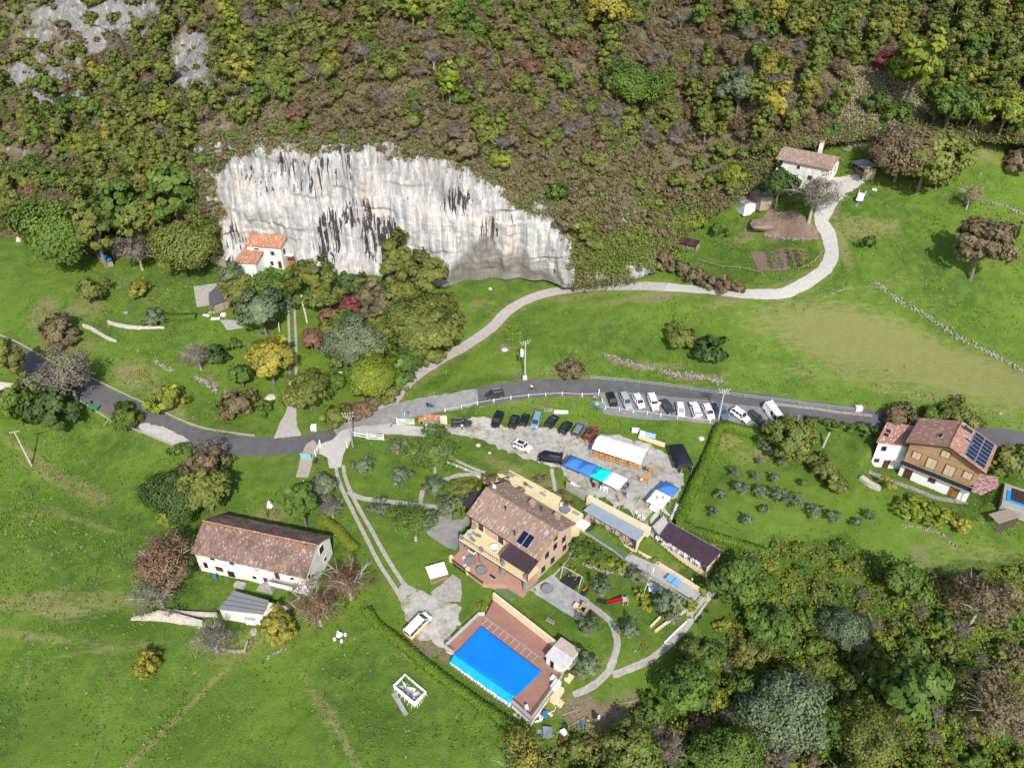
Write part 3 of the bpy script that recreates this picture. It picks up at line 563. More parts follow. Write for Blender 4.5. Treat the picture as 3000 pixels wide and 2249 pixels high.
# ---------------------------------------------------------------- ground sheet
def make_ground():
    xs=np.concatenate([np.arange(-420,-140,8),np.arange(-140,-90,1.),np.arange(-90,115,.55),np.arange(115,160,1.),np.arange(160,420,8)])
    ys=np.concatenate([np.arange(-60,30,8),np.arange(30,50,1.),np.arange(50,190,.55),np.arange(190,212,1.),np.arange(212,280,8)])
    X,Y=np.meshgrid(xs,ys); Z=hz(X,Y); amp=np.ones(X.shape)
    for B,w_ in HARD:
        P=np.array([tuple(p[:2]) for p in B]); ln=isinstance(w_,tuple); wd=w_[1] if ln else w_
        k=(X>P[:,0].min()-wd-2)&(X<P[:,0].max()+wd+2)&(Y>P[:,1].min()-wd-2)&(Y<P[:,1].max()+wd+2)
        if not k.any(): continue
        x,y=X[k],Y[k]; st=max(1,len(P)//120); Q=P[::st] if not ln else np.vstack([P[::st],P[-1:]]); d=segdist(x,y,Q,not ln)
        if not ln: d=np.where(inpoly(x,y,Q),0,d)
        else: d=np.maximum(0,d-wd)
        amp[k]=np.minimum(amp[k],np.clip((d-.6)/1.5,0,1))
    Z=Z+amp*(.35*fbm(X*.18,Y*.18,101,3)+.22*fbm(X*.9,Y*.9,103,3)); Z=Z-.03*(1-amp)
    # beyond the foot of the hill the ground sheet runs on underneath it
    fy=np.interp(X,cols,fY); Z=np.where(Y>fy-1.5,np.minimum(Z,np.interp(X,cols,fZ)+.1),Z); Z=np.where(Y>fy+9,Z-2,Z)
    zone=np.zeros(X.shape+(4,)); zone[...,3]=1
    for s in SPL:
        if len(s)==7:
            x0,y0,rx,ry,a,ch,st=s; dx=X-x0;dy=Y-y0; p=dx*math.cos(a)+dy*math.sin(a); q=-dx*math.sin(a)+dy*math.cos(a)
            zone[...,ch]=np.maximum(zone[...,ch],st*np.exp(-((p/rx)**2+(q/ry)**2)*.9))
        else:
            l,wd,ch,st=s; d=segdist(X,Y,l); zone[...,ch]=np.maximum(zone[...,ch],st*np.exp(-(d/(wd+2))**4))
    
    u,v=proj(X,Y,Z)
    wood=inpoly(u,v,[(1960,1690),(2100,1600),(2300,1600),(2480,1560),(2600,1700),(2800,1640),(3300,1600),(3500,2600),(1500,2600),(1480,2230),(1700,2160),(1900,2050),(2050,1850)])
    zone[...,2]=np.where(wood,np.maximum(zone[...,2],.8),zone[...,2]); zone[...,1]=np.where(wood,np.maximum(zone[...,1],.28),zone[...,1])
    V=np.stack([X,Y,Z],-1).reshape(-1,3); nx=len(xs)
    me=npmesh('ground',V,gridF(len(ys),nx),M_G,True,{'zone':zone.reshape(-1,4)})
    if me.polygons[0].normal.z<0: me.flip_normals()
    o=link(bpy.data.objects.new('ground',me)); o['kind']='structure'
# ---------------------------------------------------------------- foliage
LM=dict(
 green=leafmat('leaf_green',(.052,.105,.018),(.085,.135,.024),(.125,.175,.03)),
 olive=leafmat('leaf_olive',(.090,.125,.026),(.125,.145,.034),(.17,.18,.04)),
 lime=leafmat('leaf_lime',(0.104,0.165,0.022),(0.159,0.207,0.027),(0.232,0.244,0.030)),
 dark=leafmat('leaf_dark',(0.032,0.063,0.017),(0.055,0.091,0.024),(0.085,0.122,0.030)),
 grey=leafmat('leaf_olive_tree',(.085,.118,.06),(.115,.145,.08),(.18,.205,.125)),
 brown=leafmat('leaf_brown',(.145,.108,.062),(.125,.115,.055),(.175,.135,.075)),
 russet=leafmat('leaf_russet',(.17,.098,.062),(.155,.105,.06),(.21,.12,.07)),
 bare=leafmat('twig_grey',(.15,.13,.10),(.13,.112,.085),(.21,.185,.15)),
 yellow=leafmat('leaf_yellow',(.23,.21,.035),(.20,.18,.035),(.33,.29,.05)),
 gold=leafmat('leaf_gold',(.155,.165,.026),(.18,.175,.03),(.25,.23,.04)),
 red=leafmat('leaf_red',(.15,.035,.04),(.12,.045,.04),(.20,.06,.05)),
 ivy=leafmat('leaf_ivy',(0.091,0.152,0.022),(0.116,0.171,0.024),(0.159,0.207,0.030)),
 hedge=leafmat('leaf_hedge',(.085,.155,.015),(.09,.16,.016),(.15,.205,.025)),
 silver=leafmat('leaf_silver',(.095,.132,.065),(.115,.145,.072),(.17,.20,.115)),
 straw=leafmat('straw_weed',(.17,.15,.075),(.20,.17,.09),(.25,.22,.12)))
def quads(P,Nrm,size,r,asp=1.):
    n=len(P); Nrm=Nrm/(np.linalg.norm(Nrm,axis=1)[:,None]+1e-9); a=r.normal(size=(n,3)); u=np.cross(Nrm,a); u/=np.linalg.norm(u,axis=1)[:,None]+1e-9; v=np.cross(Nrm,u)
    s=(size*(.6+.8*r.random(n)))[:,None]; u=u*s*asp; v=v*s
    V=np.stack([P-u*.5-v*.35,P+u*.45-v*.5,P+u*.5+v*.4,P-u*.35+v*.5],1).reshape(-1,3); return V
def crown(Rr,Hc,z0,ncl,per,leaf,seed,low=-.35,core=True,shape='round',asp=1.,fill=.25):
    """leaf faces grouped in clumps through an uneven crown volume; returns verts and per-vertex tint"""
    r=np.random.default_rng(seed); Ps=[];Ns=[];Ts=[]
    for c in range(ncl):
        z=r.uniform(low,1.); a=r.uniform(0,2*math.pi)
        if shape=='cone': rad=(1-(z+1)/2)*.9+.12
        elif shape=='column': rad=.75*math.sqrt(max(0,1-abs(z)**3))+.12
        else: rad=math.sqrt(max(0,1-z*z))
        d=np.array([math.cos(a)*rad,math.sin(a)*rad,z]); lump=.80+1.05*float(vnoise(math.cos(a)*1.5+seed,z*1.5+math.sin(a)*1.5,seed)); f=(r.uniform(.35,.75) if r.random()<fill else r.uniform(.78,1.))*lump
        cen=d*f*np.array([Rr,Rr,Hc/2])+np.array([0,0,z0+Hc/2]); rc=Rr*r.uniform(.17,.32); k=int(per*r.uniform(.6,1.4)); o=r.normal(size=(k,3)); o/=np.linalg.norm(o,axis=1)[:,None]
        o=o*(rc*(.45+.55*r.random(k)))[:,None]*np.array([1,1,.72]); Ps.append(cen+o); Ns.append(o/rc+d*.7+np.array([0,-.05,.35])+r.normal(size=(k,3))*.30)
        t=np.clip(r.normal(.5,.2),0,1); hz_=np.clip(r.normal(.35,.28),0,1); Ts.append(np.column_stack([np.clip(t+r.normal(0,.08,k)+o[:,2]/rc*.1,0,1),np.clip(hz_+r.normal(0,.09,k),0,1),np.zeros(k),np.ones(k)]))
    P=np.vstack(Ps);T=np.vstack(Ts); V=quads(P,np.vstack(Ns),np.full(len(P),leaf),r,asp); return V,np.repeat(T,4,0)
def lmesh(name,V,T,m): return npmesh(name,V,np.arange(len(V)).reshape(-1,4),m,attr={'tint':T})
def limbs(Rr,Ht,seed,r0=.16,n=5,bushy=False,twigs=0,base=0.0):
    r=random.Random(seed); mb=MB(); th=Ht*(.45 if not bushy else .25); lean=Vector((r.uniform(-.12,.12),r.uniform(-.12,.12),0))*Ht
    top=Vector((0,0,th))+lean*.5
    mb.tube([(0,0,-.4),(lean.x*.1,lean.y*.1,th*.4),tuple(top)],[r0*1.35,r0,r0*.8],7)
    for i in range(n):
        a=2*math.pi*(i+r.random()*.6)/n; e=r.uniform(.55,.95); end=Vector((math.cos(a)*Rr*e,math.sin(a)*Rr*e,Ht*r.uniform(.6,.92))); st=top*r.uniform(.6,1); mid=st.lerp(end,.5)+Vector((r.uniform(-.2,.2),r.uniform(-.2,.2),r.uniform(.1,.5)))
        mb.tube([tuple(st),tuple(mid),tuple(end)],[r0*.55,r0*.35,r0*.08],5)
        for k in range(twigs):
            s=mid.lerp(end,r.uniform(-.3,.8)); d=Vector((math.cos(a),math.sin(a),.5))+Vector((r.gauss(0,.7),r.gauss(0,.7),r.gauss(0,.5))); e2=s+d.normalized()*Rr*r.uniform(.25,.55)
            mb.tube([tuple(s),tuple((s+e2)/2+Vector((0,0,.1))),tuple(e2)],[r0*.2,r0*.13,r0*.05],3)
    return mb
# prototypes: (kind, shape) -> list of (crown mesh, trunk mesh); radius 1 unit = real metres at R=3.2
PROTO={}
def proto(kind,form='round',var=3,**kw):
    k=(kind,form)
    if k in PROTO: return PROTO[k]
    out=[]
    for i in range(var):
        sd=hash_(kind+form)+i*13
        if form=='round': Rr,Ht=3.2,6.6; V,T=crown(Rr,5.3,1.2,84,60,.31,sd)
        elif form=='tall': Rr,Ht=2.6,9.; V,T=crown(Rr,7.6,1.4,66,46,.40,sd,shape='column',low=-.7)
        elif form=='bush': Rr,Ht=2.4,3.2; V,T=crown(Rr,3.3,-.1,40,44,.34,sd,low=-.6)
        elif form=='sparse': Rr,Ht=3.2,6.8; V,T=crown(Rr,5.5,1.1,84,48,.21,sd,asp=.62,fill=.45)
        elif form=='twiggy': Rr,Ht=3.2,6.4; V,T=crown(Rr,5.3,.8,80,36,.30,sd,asp=.2,fill=.5,low=-.5)
        elif form=='small': Rr,Ht=1.5,2.4; V,T=crown(Rr,2.4,.1,24,34,.24,sd,low=-.5)
        elif form=='dome': Rr,Ht=3.2,5.6; V,T=crown(Rr,6.2,-.7,84,72,.28,sd,low=-.35,asp=1. if kind not in('brown','russet','bare') else (.62 if kind!='bare' else .35))
        elif form=='big': Rr,Ht=9.,16.; V,T=crown(Rr,13,1.5,260,105,.42,sd,low=-.5)
        elif form=='olive': Rr,Ht=1.7,3.2; V,T=crown(Rr,2.7,.6,34,40,.22,sd,asp=.6,fill=.35)
        tw=dict(sparse=5,twiggy=8,olive=2,dome=2).get(form,0)
        mb=limbs(Rr*(1 if form in('sparse','twiggy') else .8),Ht*.88,sd,r0=.17 if Rr>2 else .09,n=6 if form not in('twiggy','sparse') else 9,bushy=form in('bush','small','olive'),twigs=tw)
        bark=M_barkp if form in('sparse','twiggy') else M_bark
        if form=='big': mb=limbs(Rr*.62,Ht*.8,sd,.38,8)
        cm=lmesh('crown',V,T,LM[kind]); tm=mb.mesh('trunk',bark)
        # joined version for the woods: crown + trunk as one mesh
        tv=np.array(mb.v); tf=[f for f in mb.f]; F4=[]; 
        for f in tf:
            if len(f)==4: F4.append(f)
        VV=np.vstack([V,tv]); FF=np.vstack([np.arange(len(V)).reshape(-1,4),np.array(F4)+len(V)]); TT=np.vstack([T,np.tile([.5,.5,0,1],(len(tv),1))])
        jm=npmesh('woodland_tree',VV,FF,[LM[kind],bark],attr={'tint':TT},midx=np.concatenate([np.zeros(len(V)//4,np.int32),np.ones(len(F4),np.int32)]))
        out.append((cm,tm,jm,Rr,Ht))
    PROTO[k]=out; return out
def hash_(s): return sum((i+1)*ord(c) for i,c in enumerate(s))*7%9973
CATN=dict(bush='bush',small='bush',olive='olive tree')
def plant(kind,form,loc,Rr,label,group=None,name=None,parts=True,zs=1.,cat=None):
    pr=proto(kind,form); cm,tm,jm,R0,H0=pr[random.randrange(len(pr))]; s=Rr/R0; nm=name or ('shrub' if form in('bush','small') else 'olive_tree' if form=='olive' else 'tree')
    rz=random.uniform(0,6.28); s2=s*random.uniform(.92,1.08)*zs
    if parts:
        o=thing(nm,label,cat or CATN.get(form,'tree'),loc,rz,group); o.scale=(s,s,s2)
        t=link(bpy.data.objects.new('trunk',tm),o); c=link(bpy.data.objects.new('crown',cm),o)
    else:
        o=link(bpy.data.objects.new(nm,jm)); o.location=loc; o.rotation_euler=(random.uniform(-.05,.05),random.uniform(-.05,.05),rz); o.scale=(s,s,s2); tag(o,label,cat or CATN.get(form,'tree'),group)
    return o
HCF=dict(dome=2.4,big=9.,round=3.8,tall=5.2,bush=1.6,sparse=3.8,twiggy=3.8,small=1.3,olive=1.9)
R0F=dict(dome=3.2,big=9.,round=3.2,tall=2.6,bush=2.4,sparse=3.2,twiggy=3.2,small=1.5,olive=1.7)
def T(u,v,rpx,kind,form,label,group=None,hill=False,zs=1.,**kw):
    """tree whose crown is centred at photo pixel u,v with a radius of rpx pixels"""
    f=Hh if hill else G; b=f(u,v+rpx*.7)
    for _ in range(5):
        dep=b.y*math.cos(CT)-(b.z-CH)*math.sin(CT); Rr=rpx*1.28*dep/CF; hc=HCF[form]/R0F[form]*Rr*zs
        pu,pv=proj(b.x,b.y,b.z+hc); b=f(u+( (proj(b.x,b.y,b.z)[0]-pu) ),v+(proj(b.x,b.y,b.z)[1]-pv))
    return plant(kind,form,(b.x,b.y,b.z-.1),Rr,label,group,zs=zs,**kw)
KN0=dict(olive='olive green growth',green='green shrub',brown='brown shrub')
TREES=[
(163,655,98,'green','big','largest dark green broadleaf tree at the left foot of the wooded slope'),
(265,650,55,'olive','tall','tall olive green tree just right of the big dark green tree at the slope foot'),
(345,610,50,'green','tall','narrow green tree in the wood left of the cliff'),
(430,640,55,'olive','round','rounded olive green tree left of the cliff foot'),
(500,560,55,'green','tall','dark green tree leaning on the left edge of the white cliff'),
(556,692,80,'olive','big','broad yellow-green tree beside the cliff house shed'),
(317,706,38,'dark','round','small dark grey-green tree behind the blue tarp'),
(398,730,44,'bare','sparse','pale brown bush right of the blue tarp'),
(268,850,42,'olive','bush','half brown half green bush on the slope below the blue tarp'),
(408,843,27,'gold','bush','small orange-green bush casting a shadow beside the wire fence'),
(451,928,27,'silver','bush','round grey-green bush at the end of the curved stone wall'),
(168,968,46,'brown','bush','dark brown and green bush above the bend of the left road'),
(190,1095,66,'bare','sparse','thin pinkish-grey tree overhanging the left road'),
(28,1045,38,'olive','tall','olive green tree at the left edge below the road'),
(150,1185,62,'dark','bush','dark bush below the left road beside the green trailer'),
(40,1170,50,'green','bush','green bush at the left edge under the grey wall'),
(488,1168,42,'lime','bush','bright green bush above the road on the left'),
(630,1036,32,'dark','bush','round dark green bush left of the yellow tree'),
(575,1035,36,'bare','twiggy','grey leafless bush beside a round dark green one'),
(695,1180,44,'brown','bush','grey-brown bush on the bank left of the twin track'),
(672,812,36,'silver','round','grey-green tree between the grey awning and the cliff house'),
(700,850,42,'olive','round','olive brown tree below the cliff house terrace'),
(790,835,46,'green','round','green tree in front of the cliff house'),
(912,812,46,'olive','round','olive green tree right of the cliff house at the cliff foot'),
(938,870,40,'olive','round','drooping olive green tree over the top of the twin track'),
(765,908,56,'silver','round','wide grey-green tree beside the junk pile'),
(1160,760,46,'olive','tall','slim olive tree standing against the white cliff face'),
(1245,800,55,'olive','round','brownish olive tree at the cliff foot near the cave'),
(1142,832,34,'dark','bush','dark green bush among the trees below the cliff'),
(1212,928,78,'olive','big','large yellow-green tree above the concrete lane'),
(1285,965,56,'olive','round','olive tree at the outer side of the lane bend'),
(1040,985,72,'silver','big','large rounded grey-green tree in the middle grove'),
(910,990,30,'russet','round','small tree with red and green leaves beside the twin track'),
(787,1055,56,'yellow','round','yellow tree beside the twin track'),
(1079,1092,68,'lime','big','rounded bright yellow-green tree beside the white covered tables'),
(898,1130,54,'olive','round','dense olive tree beside the end of the twin track'),
(1025,888,34,'red','bush','bright red shrub in the middle grove'),
(687,888,15,'red','small','small dark red creeper on the grey awning hut'),
(964,918,26,'russet','bush','reddish brown shrub above the stone edge of the grove'),
(1032,825,40,'dark','bush','dark green shrub at the foot of the cliff'),
(1200,1050,48,'green','bush','green bush on the inside of the lane bend'),
(1270,1030,38,'olive','bush','olive bush between the lane and the yellow-green tree'),
(705,1100,32,'green','round','glossy green tree left below the yellow tree'),
(688,1006,20,'green','small','small glossy shrub beside the palm'),
(1095,856,46,'brown','bush','brown bush between the red shrub and the cliff'),
(1128,890,34,'bare','bush','pinkish bare bush beside the large yellow-green tree'),
(1055,1200,34,'russet','bush','reddish scrub on the bank above the road junction'),
(980,1215,34,'olive','bush','low olive scrub on the bank above the road junction'),
(770,1190,22,'green','small','small bush beside the twin track above the road'),
(366,1222,46,'green','bush','green bush overhanging the lower side of the left road'),
(536,1312,30,'green','small','green shrub below the road lay-by'),
(620,1325,40,'bare','sparse','pale brown tree below the road left of the white gates'),
(590,1390,50,'brown','round','brownish tree above the dense tree behind the farmhouse'),
(520,1440,70,'dark','big','dark green tree behind the left end of the farmhouse'),
(600,1430,62,'olive','round','olive green tree leaning over the farmhouse roof end'),
(505,1510,46,'lime','bush','yellow-green bush at the left end of the farmhouse'),
(475,1640,74,'russet','sparse','reddish brown half bare tree at the left end of the farmhouse'),
(455,1725,60,'bare','twiggy','grey leafless branches below the reddish brown tree'),
(879,1465,42,'green','tall','small cone shaped evergreen above the farmhouse'),
(940,1420,36,'grey','round','grey-green olive tree beside the drive near the blue sign'),
(968,1478,34,'bare','twiggy','white leafless fig beside the drive'),
(1015,1690,62,'russet','twiggy','reddish brown half bare tree right of the farmhouse gable'),
(925,1765,66,'russet','twiggy','reddish tree with a pale forked trunk in front of the farmhouse'),
(815,1826,46,'gold','bush','round yellow-green bush beside the grey roofed outbuilding'),
(620,1862,52,'bare','twiggy','grey leafless bush left of the grey roofed outbuilding'),
(436,1945,34,'gold','bush','yellowish round bush alone in the lower left meadow'),
(1269,1312,60,'green','sparse','loose green cherry tree left of the car park'),
(1211,1520,58,'green','sparse','loose green tree beside the grey terrace of the main house'),
(2151,1690,62,'green','round','bright green tree at the right end of the brown roofed veranda'),
(2310,1285,52,'olive','round','olive brown tree at the corner of the hedge behind the white van'),
(2248,1310,20,'grey','olive','olive tree under the corner of the hedge, farthest in the orchard'),
(2633,1215,38,'brown','bush','brown bush behind the chalet annex beside the road'),
(2815,1210,46,'olive','bush','olive green bush behind the chalet roof beside the road'),
(2730,1212,30,'green','bush','green bush behind the chalet ridge'),
(2965,1345,58,'olive','bush','dense olive hedge bush right of the chalet'),
(2603,1415,20,'yellow','small','small yellow tree on the lawn in front of the chalet'),
(2813,1527,22,'yellow','small','yellow-leaved vine at the end of the vegetable patch'),
(2000,985,42,'olive','bush','brownish olive bush in the middle of the meadow'),
(2078,1024,42,'dark','bush','round dark green bush in the middle of the meadow'),
(1680,1078,34,'brown','bush','brown bramble bush above the road'),
(2880,725,68,'brown','round','lone grey-brown walnut tree in the right meadow'),
(2650,430,78,'brown','big','large brown-green tree beside the woodshed'),
(2722,455,72,'olive','round','broad olive brown tree at the top of the right meadow'),
(2752,520,42,'lime','bush','low yellow-green tree under the large brown one'),
(2545,702,20,'green','small','small round green bush in the right meadow'),
(2850,562,34,'straw','twiggy','pale grey shrub beside the meadow wall'),
(2153,516,38,'lime','round','round bright green tree left of the pink-roofed house'),
(2286,545,46,'dark','round','dark green tree in front of the pink-roofed house'),
(2245,498,22,'green','small','small green tree at the wall of the pink-roofed house'),
(2392,560,62,'bare','twiggy','bare reddish-grey walnut in front of the pink-roofed house'),
(2030,650,36,'lime','bush','green bush left of the vegetable garden shed'),
(1990,630,30,'green','bush','green bush at the wood edge left of the small shed'),
(2112,672,22,'green','small','small shrub above the vegetable garden'),
(2100,560,30,'brown','bush','brown bush at the rock foot left of the tin roofed shed'),
(2630,330,36,'green','bush','green bush at the lower end of the dry clearing'),
(2425,390,34,'green','bush','green bush behind the chimney of the pink-roofed house'),
(2570,300,34,'dark','bush','dark green bush in the dry clearing'),
(2790,310,52,'green','round','green tree at the edge of the wood above the right meadow'),
(2950,330,50,'lime','round','yellow-green tree at the right edge above the meadow'),
(1858,240,66,'green','big','largest bright green tree on the wooded slope'),
(2275,285,34,'yellow','tall','small golden yellow tree on the wooded slope'),
(1795,40,48,'yellow','round','golden yellow tree near the top of the wooded slope'),
(2610,178,34,'red','round','dark red tree above the dry clearing'),
(2170,265,46,'silver','round','pale grey-green tree on the slope above the bright green one by the house'),
(2690,170,60,'lime','tall','tall bright yellow-green tree right of the dark red one'),
(1465,465,34,'lime','bush','bright green bush on the upper lip of the cliff'),
(1630,560,32,'green','bush','green bush on the right shoulder of the cliff'),
(1700,660,36,'olive','bush','olive scrub bush to the right of the cave'),
(1660,640,34,'brown','bush','brown scrub bush above the right end of the cliff'),
(1360,430,40,'brown','bush','brown bush on the cliff top'),
]
for a in TREES:
    hill=a[1]<740 and not(a[0]>1960 and a[1]>500) and not a[0]>2640 and not (a[0]<560 and a[1]>700)
    T(*a,hill=hill or a[1]<500)
for a in [(830,850,34,'olive','bush'),(865,800,30,'green','bush'),(990,850,34,'olive','bush'),(1075,880,30,'brown','bush'),(1010,930,34,'green','bush'),(960,960,30,'olive','bush'),(1130,960,40,'olive','round'),(1150,1010,36,'green','bush'),(1225,1000,44,'olive','round'),(1290,900,44,'olive','round'),(1320,935,34,'brown','bush'),(1000,1050,30,'olive','bush'),(980,1110,30,'green','bush'),(1130,1140,36,'olive','bush'),(1090,1170,30,'brown','bush'),(1170,1110,34,'green','bush'),(1180,860,40,'olive','round'),(1105,920,34,'brown','bush')]: T(*a,KN0[a[3]]+' filling the grove below the cliff','bushes filling the grove below the cliff')
ol=[(1160,1304,25),(1065,1362,28),(1174,1392,30),(1275,1430,32),(1309,1487,32),(1107,1487,26),(1763,1722,26),(1723,1832,29),(1845,1840,31),(1720,1945,38),(1866,1684,28),(1950,1771,42)]
oll=['olive tree on the lawn nearest the white gate','olive tree on the lawn closest to the drive','middle olive tree of the lawn inside the drive loop','olive tree beside the yellow walkway end','olive tree beside the grey gravel terrace','olive tree beside the path from the drive','olive tree between the swing set and the bocce court','olive tree beside the brick barbecue','olive tree below the red slide','largest olive tree beside the pool shed','olive tree beside the flagstone edging of the bocce court','olive tree over the raised vegetable bed']
for a,l in zip(ol,oll): T(*a,'grey','olive',l,'olive trees in the restaurant garden')
OR_=[]
for a in [(2223,1348,12),(2287,1354,16),(2152,1378,18),(2213,1392,16),(2270,1395,19),(2355,1412,15),(2175,1425,26),(2226,1439,26),(2281,1449,28),(2328,1466,25),(2386,1490,28),(2114,1446,20),(2094,1497,20),(2189,1520,20),(2240,1490,16),(2443,1510,24),(2511,1527,18),(2545,1507,18),(2350,1300,1) ]:
    if a[2]>5: OR_.append(a)
ORD='first second third fourth fifth sixth seventh eighth ninth'.split()
for nm,lo,hi in(('uppermost',0,1370),('upper',1370,1418),('middle',1418,1475),('lowest',1475,1900)):
    for k,a in enumerate(sorted(q for q in OR_ if lo<=q[1]<hi)): T(a[0],a[1],a[2]*.82,'grey','olive','young grey-green olive tree in the hedged orchard, %s from the left in the %s row'%(ORD[k],nm),'young olive trees in the hedged orchard')
for a in [(2392,1338,30),(2422,1376,34),(2452,1415,30)]: T(*a,'olive','bush','dense juniper bush in the row between the orchard and the chalet lawn','juniper bushes beside the chalet lawn')
for a in [(1330,1420,28),(1368,1428,30),(1395,1440,24)]: T(*a,'olive','small','low spreading juniper beside the yellow walkway','low junipers beside the yellow walkway',zs=.7)
for a in [(1685,1600,26),(1715,1612,30),(1745,1625,28),(1760,1640,22)]: T(*a,'green','small','low spreading juniper on the bank right of the main house','low junipers on the bank right of the main house',zs=.7)
for a in [(1735,1640,15),(1765,1650,16),(1795,1650,18),(1820,1662,18),(1875,1740,18),(1892,1762,20),(1680,1670,14),(1920,1640,12),(2025,1772,16),(2060,1745,14),(1418,1775,13),(1412,1800,14)]: T(*a,'lime','small','tuft of yellow-green variegated leaves in the garden beds','variegated tufts in the garden beds',zs=.7)
for a in [(1965,770,24),(2000,785,24),(2040,803,26),(2080,818,26),(2125,832,26),(2165,842,18),(1925,760,30),(1880,770,34),(1930,715,34)]: T(*a,'brown','bush','brown-green bramble along the foot of the slope below the garden fence','brambles below the garden fence',hill=False)
for a in [(1440,1400,22),(1480,1412,18),(1525,1432,20),(1560,1455,18),(1600,1440,20),(1640,1450,18),(1660,1480,22),(1580,1400,16)]: T(*a,'brown','small','low wild shrub on the bank behind the main house','wild shrubs on the bank behind the main house',zs=.6)
for a in [(2430,1240,18),(2480,1246,20),(2530,1255,22),(2570,1262,20),(2380,1232,18)]: T(*a,'green','small','low roadside shrub along the chalet garden','roadside shrubs along the chalet garden',zs=.7)
for a in [(2640,1480,26),(2680,1470,26),(2720,1490,26),(2700,1510,26),(2760,1500,24),(2740,1530,22),(2660,1510,22),(2780,1520,20)]: T(*a,'lime','small','leafy vegetable or vine in the plot below the chalet','vines and vegetables below the chalet',zs=.6)
for a in [(2985,460,40),(2900,340,44),(2860,370,34),(2960,400,30),(2830,400,28),(2800,415,26)]: T(*a,'brown','bush','brown-green shrub along the upper edge of the right meadow','shrubs along the upper edge of the right meadow')
# ---------------------------------------------------------------- the woods on the slope
def poly_pts(poly,n,f,seed):
    r=random.Random(seed); P=np.array(poly); out=[]
    while len(out)<n:
        u=r.uniform(P[:,0].min(),P[:,0].max()); v=r.uniform(P[:,1].min(),P[:,1].max())
        if inpoly(u,v,poly): out.append(tuple(f(u,v)))
    return np.array(out)
def hillwood():
    spots=[]; ys=0
    for x in np.arange(-190,205,3.7):
        for k,h in enumerate(np.arange(-18,80,3.5)):
            xx=x+random.uniform(-1.9,1.9)+(2.3 if k%2 else 0); ty=float(np.interp(xx,cols,tY)); fy=float(np.interp(xx,cols,fY)); yy=ty+h+random.uniform(-1.8,1.8)
            if yy<fy+1: continue
            z=hill_z(xx,yy)
            if z is None: continue
            u,v=proj(xx,yy,z)
            if u<-260 or u>3260 or v>800 or v<-190: continue
            spots.append((xx,yy,z,u,v,h))
    return spots
OUT=[[(520,300),(500,180),(560,80),(640,130),(640,300),(560,310)],[(2450,450),(2465,190),(2560,200),(2690,270),(2740,400),(2640,430),(2500,460)],[(590,860),(580,560),(640,440),(820,405),(1000,420),(1150,410),(1350,470),(1560,585),(1700,640),(1760,840)]]
def kindat(u,v):
    n=float(fbm(u*.004,v*.006,201,3)); n2=random.random()
    gr=.35+.9*n
    if u>2000: gr+=.30
    if u>2350: gr+=.2
    if u<700: gr+=.12
    if 900<u<2350 and v>150: gr-=.34
    if v>330 and 700<u<2400: gr-=.2
    if 250<u<600 and v>420: gr+=.6
    if n2<gr*.5: return 'green' if random.random()<.45 else 'olive'
    if n2<gr*.95: return 'olive' if random.random()<.75 else ('gold' if u>2200 or random.random()<.5 else 'lime')
    q=random.random()
    return 'brown' if q<.56 else 'olive' if q<.70 else 'bare' if q<.92 else 'russet'
LBL=dict(green='green broadleaf tree in the wood on the mountain slope',olive='olive green broadleaf tree in the wood on the mountain slope',gold='yellow-green tree in the wood at the upper right',lime='bright green tree in the wood on the mountain slope',brown='brown autumn tree in the wood on the mountain slope',bare='grey leafless tree in the wood on the mountain slope',russet='reddish brown autumn tree in the wood on the mountain slope')
def where_up(u,v):
    c='at the far left' if u<250 else 'above the cliff house' if u<700 else 'above the black cliff streaks' if u<1250 else 'above the cave' if u<1650 else 'in the centre right' if u<2050 else 'above the pink-roofed house' if u<2450 else 'above the dry clearing' if u<2720 else 'at the far right'
    r='at the top edge' if v<90 else 'high' if v<230 else 'halfway up' if v<370 else 'low'
    return c,r
KN=dict(green='green tree',olive='olive green tree',gold='yellow-green tree',lime='bright green tree',brown='brown autumn tree',bare='grey leafless tree',russet='reddish brown tree',dark='dark green tree')
CAND=[]
for xx,yy,z,u,v,h in hillwood():
    if any(inpoly(u,v,P) for P in OUT): continue
    if min(math.hypot(u-a[0],(v-a[1]-10)) - a[2]*.7 for a in TREES if a[1]<760)<0: continue
    rock=math.exp(-((u-230)/240)**2-((v-60)/95)**2)+math.exp(-((u-110)/110)**2-((v-240)/60)**2)+.8*math.exp(-((u-50)/80)**2-((v-450)/80)**2)
    edge=(h<6 and 560<u<1750) or (1500<u<2330 and v>430)
    k=kindat(u,v)
    if random.random()<rock*.92: continue
    if edge and random.random()<(.3 if u<1500 else .05): continue
    form='dome'
    if k in('green','olive','lime','gold') and ((u>2000 and random.random()<.7) or (250<u<640 and random.random()<.65) or random.random()<.3): form='tall'
    if k=='bare' and random.random()<.35: form='twiggy'
    if edge or rock>.35: form='bush'; k={'bare':'brown','russet':'brown','gold':'olive'}.get(k,k)
    Rr=random.uniform(2.3,4.1)*(.8 if k in('brown','bare','russet') else 1)*(.78 if form=='bush' else .85 if form=='tall' else 1)
    CAND.append((Rr*(1.3 if form=='tall' else 1)/math.hypot(yy,CH-z),k,form,(xx,yy,z-(.9 if form in('dome','tall') else .3)),Rr,u,v))
def spread(FS,nmax,ingroup,label,inview):
    """the trees that show largest become things, the others one mass"""
    FS.sort(key=lambda c:-c[0]*(1 if inview(c) else .001)); n=0; R_=[]
    for c in FS:
        if n<nmax and inview(c): n+=1; plant(c[1],c[2],c[3],c[4],label(c),ingroup,name='woodland_tree',parts=False,cat='tree')
        else: R_.append(c)
    return R_
